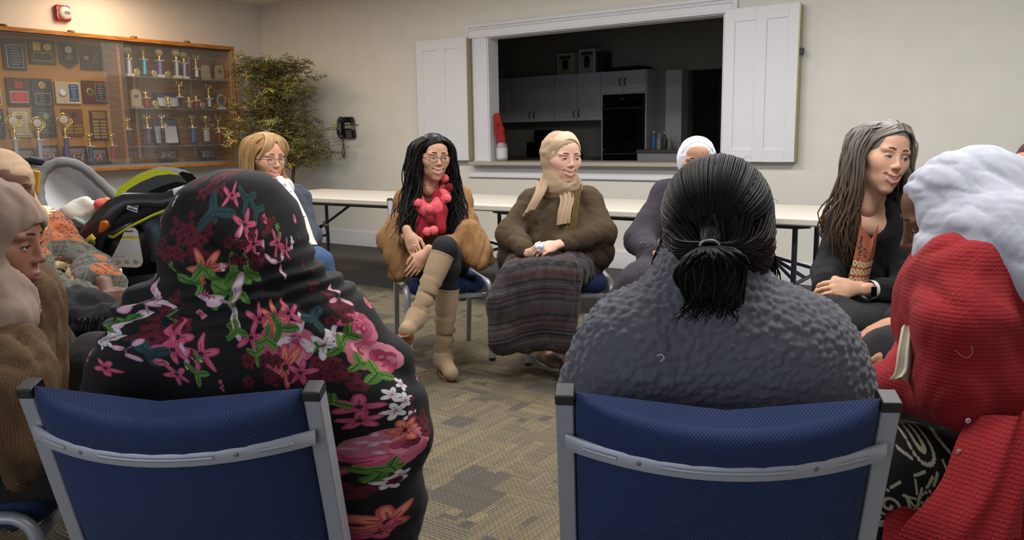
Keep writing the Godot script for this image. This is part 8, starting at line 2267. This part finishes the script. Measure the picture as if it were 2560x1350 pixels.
# --- woman in a patterned orange and cream sweater at the left
func sweater_woman() -> void:
	var hx := Transform3D(aim(Vector3(0.75, -0.12, 0.55)), Vector3(-1.674, 1.066, -2.740))
	var j := {"f": Vector3(0.85, 0, 0.5).normalized(), "girth": 1.2, "pv": Vector3(-1.66, 0.53, -2.74), "ch": Vector3(-1.64, 0.78, -2.74), "nk": Vector3(-1.67, 0.95, -2.74), "hd": hx,
		"sl": Vector3(-1.667, 0.895, -2.920), "sr": Vector3(-1.593, 0.917, -2.620), "el": Vector3(-1.439, 0.771, -2.780), "er": Vector3(-1.466, 0.756, -2.500), "wl": Vector3(-1.245, 0.775, -2.500), "wr": Vector3(-1.231, 0.746, -2.360),
		"hl": Vector3(-1.58, 0.51, -2.84), "hr": Vector3(-1.66, 0.51, -2.62), "kl": Vector3(-1.17, 0.58, -2.52), "kr": Vector3(-1.18, 0.56, -2.28), "al": Vector3(-1.12, 0.1, -2.50), "ar": Vector3(-1.14, 0.1, -2.26), "tl": Vector3(-1.0, 0.03, -2.46), "tr": Vector3(-1.02, 0.03, -2.22),
		"skin": rgb(104, 70, 52), "lip": rgb(110, 62, 56), "hands": [[Vector3(-1.232, 0.782, -2.460), along(Vector3(0.35, -0.7, 0.45), Vector3(-0.5, -0.2, -0.8), true), 0.6], [Vector3(-1.221, 0.756, -2.360), along(Vector3(0.85, 0.05, -0.1), Vector3(0.1, -0.5, -0.8), false), 0.6]]}
	var t := person("woman in a tan headscarf and orange, cream and grey patterned sweater", j)
	headscarf(t, hx, mat(rgb(176, 146, 118), 0.9, 0, {"bump": T.cloth, "depth": 0.02, "tri": 45.0}), 0.004, [Vector3(-1.620, 0.986, -2.700), Vector3(-1.628, 0.972, -2.780)], 19, "headscarf", 0.006, 0.022)
	# sweater: knitted bands
	var n := 512
	var im := Image.create(n, n, false, Image.FORMAT_RGB8)
	var orange := rgb(158, 78, 28); var cream := rgb(216, 198, 160); var moss := rgb(82, 82, 70); var dark := rgb(30, 28, 28)
	var r := rnd(71)
	var y := 0
	for band in [["cream", 60], ["orange", 84], ["moss", 74], ["orange", 20], ["cream2", 124], ["orange", 96], ["moss", 54]]:
		var base: Color = {"cream": cream, "orange": orange, "moss": moss, "cream2": cream}[band[0]]
		im.fill_rect(Rect2i(0, y, n, band[1]), base)
		match band[0]:
			"orange":
				for k in 220: im.fill_rect(Rect2i(r.randi_range(0, n), y + r.randi_range(0, band[1] - 6), 9, 4), dark)
			"moss":
				for row in 5:
					for k in 16:
						im.fill_rect(Rect2i(k * 32 + (row % 2) * 16, y + 6 + row * 20, 22, 3), dark); im.fill_rect(Rect2i(k * 32 + (row % 2) * 16, y + 6 + row * 20, 3, 14), dark)
			"cream":
				for k in 20: ellipse(im, k * 26 + 8, y + 34, 8, 12, 0.4, dark); 
				for k in 20: ellipse(im, k * 26 + 8, y + 34, 4, 7, 0.4, cream)
			"cream2":
				for k in 8:
					var c := Vector2(32 + k * 64, y + 60)
					for q in 4:
						var a := q * PI / 2 + 0.78
						stroke(im, c + Vector2(cos(a), sin(a)) * 28, c + Vector2(cos(a + PI / 2), sin(a + PI / 2)) * 28, 7, dark)
						stroke(im, c, c + Vector2(cos(a + 0.78), sin(a + 0.78)) * 14, 6, dark)
					for q in 3: im.fill_rect(Rect2i(int(c.x) + 26, y + 20 + q * 30, 12, 10), dark)
		y += band[1]
	var f := top_field(j, 0.03, 0.86, 0.02)
	var d := creases(rough(f.build(0.012), 0.008, 6.0, Vector3.ONE, 22), 0.012, 5.0, Vector3.ONE, 6)
	var uv := PackedVector2Array()
	for p in d.v: uv.append(Vector2((p.x * 0.5 - p.z * 0.85) / 0.38, (1.02 - p.y - 0.30 * (p.x + 1.6)) / 0.34))
	d.uv = uv
	part(t, "sweater", d, mat(Color.WHITE, 0.95, 0, {"tex": ImageTexture.create_from_image(im), "rim": 0.3}))
	# black fringed wrap over the lap and the near forearm
	var black := mat(rgb(17, 17, 19), 0.95, 0, {"tex": T.felt, "tri": 5.0, "rim": 0.06})
	f = Field.new()
	f.chain([Vector3(-1.474, 0.707, -2.440), Vector3(-1.365, 0.732, -2.400), Vector3(-1.254, 0.744, -2.360)], [0.075, 0.06, 0.040], 0.04)
	f.chain([j.hr + Vector3(0, 0.02, 0.04), Vector3(-1.259, 0.676, -2.300), Vector3(-1.115, 0.671, -2.260)], [0.13, 0.115, 0.10], 0.06)
	f.chain([j.hl, j.kl], [0.13, 0.10], 0.06)
	f.chain([Vector3(-1.425, 0.621, -2.340), Vector3(-1.278, 0.616, -2.260), Vector3(-1.130, 0.642, -2.240)], [0.11, 0.11, 0.09], 0.06)
	f.chain([j.kr, j.ar], [0.10, 0.085], 0.05); f.chain([j.kl, j.al], [0.10, 0.085], 0.05)
	part(t, "fringed_wrap", creases(rough(f.build(0.012), 0.008, 10.0, Vector3(1, 0.5, 1), 25), 0.014, 6.0, Vector3(1, 1.2, 1), 8), black)
	var m := MB.new()
	for k in 60:
		var u := k / 59.0
		var p: Vector3 = Vector3(-1.397, 0.718, -2.330).lerp(Vector3(-1.050, 0.766, -2.140), u) + Vector3(0, 0.006 * sin(k * 1.7), 0.03)
		m.tube([p, p + Vector3(r.randf_range(-0.01, 0.01), -0.03, 0.012), p + Vector3(r.randf_range(-0.02, 0.02), -0.055 - r.randf() * 0.02, 0.008)], [0.003, 0.0025, 0.001], 4)
	part(t, "fringe", m, black).set_meta("kind", "stuff")
	m = MB.new()
	for k in 9:
		var c: Vector3 = Vector3(-1.287, 0.752, -2.360).lerp(Vector3(-1.211, 0.752, -2.330), k / 8.0)
		m.tube([c, c + Vector3(0.004, 0, 0)], 0.047 - 0.0006 * k, 16, Vector2.ONE, Vector3.ZERO, false)
	part(t, "ribbed_cuff", m, mat(rgb(96, 92, 88), 0.9))
	part(t, "knit_waist", rough(Field.new().chain([Vector3(-1.518, 0.744, -2.440), Vector3(-1.455, 0.758, -2.460)], [0.07, 0.055], 0.03).build(0.013), 0.01, 12.0), mat(rgb(74, 76, 70), 0.95))
	for s in ["l", "r"]: shoe(t, j["a" + s], j["t" + s], mat(rgb(24, 24, 24), 0.5), mat(rgb(30, 30, 30), 0.6))

# --- woman in a taupe headscarf in profile at the left edge
func taupe_scarf_woman() -> void:
	var hx := Transform3D(aim(Vector3(0.97, -0.16, -0.10), Vector3(0.1, 1, 0)), Vector3(-1.112, 1.012, -1.760))
	var j := {"f": Vector3(0.98, 0, -0.15).normalized(), "girth": 1.1, "pv": Vector3(-1.34, 0.52, -1.84), "ch": Vector3(-1.22, 0.76, -1.80), "nk": Vector3(-1.12, 0.90, -1.77), "hd": hx,
		"sl": Vector3(-1.18, 0.84, -1.95), "sr": Vector3(-1.20, 0.83, -1.64), "el": Vector3(-1.12, 0.62, -2.02), "er": Vector3(-1.13, 0.60, -1.60), "wl": Vector3(-0.95, 0.60, -1.95), "wr": Vector3(-0.90, 0.59, -1.70),
		"hl": Vector3(-1.30, 0.51, -1.94), "hr": Vector3(-1.28, 0.51, -1.74), "kl": Vector3(-1.024, 0.659, -1.980), "kr": Vector3(-0.86, 0.53, -1.80), "al": Vector3(-0.92, 0.1, -2.0), "ar": Vector3(-0.86, 0.1, -1.82), "tl": Vector3(-0.80, 0.03, -2.0), "tr": Vector3(-0.74, 0.03, -1.82),
		"skin": rgb(150, 102, 82), "lip": rgb(138, 84, 78), "hands": [[Vector3(-0.93, 0.61, -1.94), along(Vector3(0.9, -0.2, 0.2), Vector3(0, -1, 0), true), 0.4], [Vector3(-0.90, 0.60, -1.72), along(Vector3(0.9, -0.2, -0.2), Vector3(0, -1, 0), false), 0.4]]}
	var t := person("woman in profile in a taupe headscarf and brown crochet shawl at the left edge", j)
	var b := hx.basis.orthonormalized()
	var f := Field.new()
	f.ell(hx * Vector3(0, 0.038, -0.022), Vector3(0.097, 0.103, 0.122), 0.02, 1, b)
	f.cone(hx * Vector3(0, 0.0, -0.04), Vector3(-1.097, 0.899, -1.740), 0.092, 0.082, 0.04)
	f.cone(hx * Vector3(0, -0.11, 0.03), Vector3(-1.066, 0.889, -1.700), 0.05, 0.06, 0.04)
	f.chain([Vector3(-1.051, 0.910, -1.680), Vector3(-1.035, 0.865, -1.650), Vector3(-1.035, 0.820, -1.630)], [0.05, 0.045, 0.03], 0.04)
	f.ell(hx * Vector3(0, -0.040, 0.100), Vector3(0.074, 0.090, 0.066), 0.010, -1, b)
	part(t, "headscarf", rough(subdivide(f.build(0.0095)), 0.008, 14.0, Vector3(1.2, 0.5, 1.2), 27), mat(rgb(142, 120, 106), 0.92, 0, {"bump": T.cloth, "depth": 0.02, "tri": 45.0}))
	part(t, "tunic", rough(top_field(j, 0.012, 0.95).build(0.015), 0.006, 8.0), mat(rgb(58, 44, 34), 0.95))
	# crochet shawl round the shoulders
	f = Field.new()
	f.chain([Vector3(-1.20, 0.84, -1.80), Vector3(-1.22, 0.64, -1.78)], [0.17, 0.19], 0.06)
	f.cone(j.sl, j.sr, 0.08, 0.08, 0.06)
	f.chain([j.sr, Vector3(-1.011, 0.735, -1.580), Vector3(-0.970, 0.642, -1.560), Vector3(-1.003, 0.559, -1.580)], [0.085, 0.075, 0.05, 0.025], 0.05)
	f.chain([Vector3(-1.019, 0.806, -1.620), Vector3(-0.979, 0.769, -1.600), Vector3(-0.989, 0.718, -1.580)], [0.06, 0.035, 0.04], 0.05)
	var d := rough(f.build(0.013), 0.016, 8.0, Vector3(1, 0.6, 1), 29)
	var cro := picture(64, 64, func(x, y):
		var a := 0.55 + 0.45 * absf(sin(TAU * x / 16.0) * sin(TAU * y / 16.0))
		return Color(a, a * 0.97, a * 0.9))
	d = creases(d, 0.014, 5.0, Vector3(1.4, 0.6, 1.4), 4)
	part(t, "crochet_shawl", d, mat(rgb(118, 90, 62), 0.95, 0, {"tex": cro, "bump": cro, "depth": 0.1, "tri": 30.0}))
	drape(t, "shawl_edge", [Vector3(-0.969, 0.790, -1.600), Vector3(-0.961, 0.724, -1.560), Vector3(-0.937, 0.637, -1.550), Vector3(-0.988, 0.550, -1.560)], 0.05, 0.07, mat(rgb(160, 124, 84), 0.95, 0, {"tex": cro, "bump": cro, "depth": 0.1, "tri": 30.0}), Vector3(0.9, 0.4, 0.2), 3)
	f = Field.new()
	f.chain([j.hl, j.kl, j.al], [0.11, 0.09, 0.07], 0.04); f.chain([j.hr, j.kr, j.ar], [0.11, 0.085, 0.07], 0.04)
	part(t, "trousers", rough(f.build(0.015), 0.008, 8.0), mat(rgb(34, 34, 32), 0.95))
	for s in ["l", "r"]: shoe(t, j["a" + s], j["t" + s], mat(rgb(24, 24, 24), 0.5), mat(rgb(30, 30, 30), 0.6))
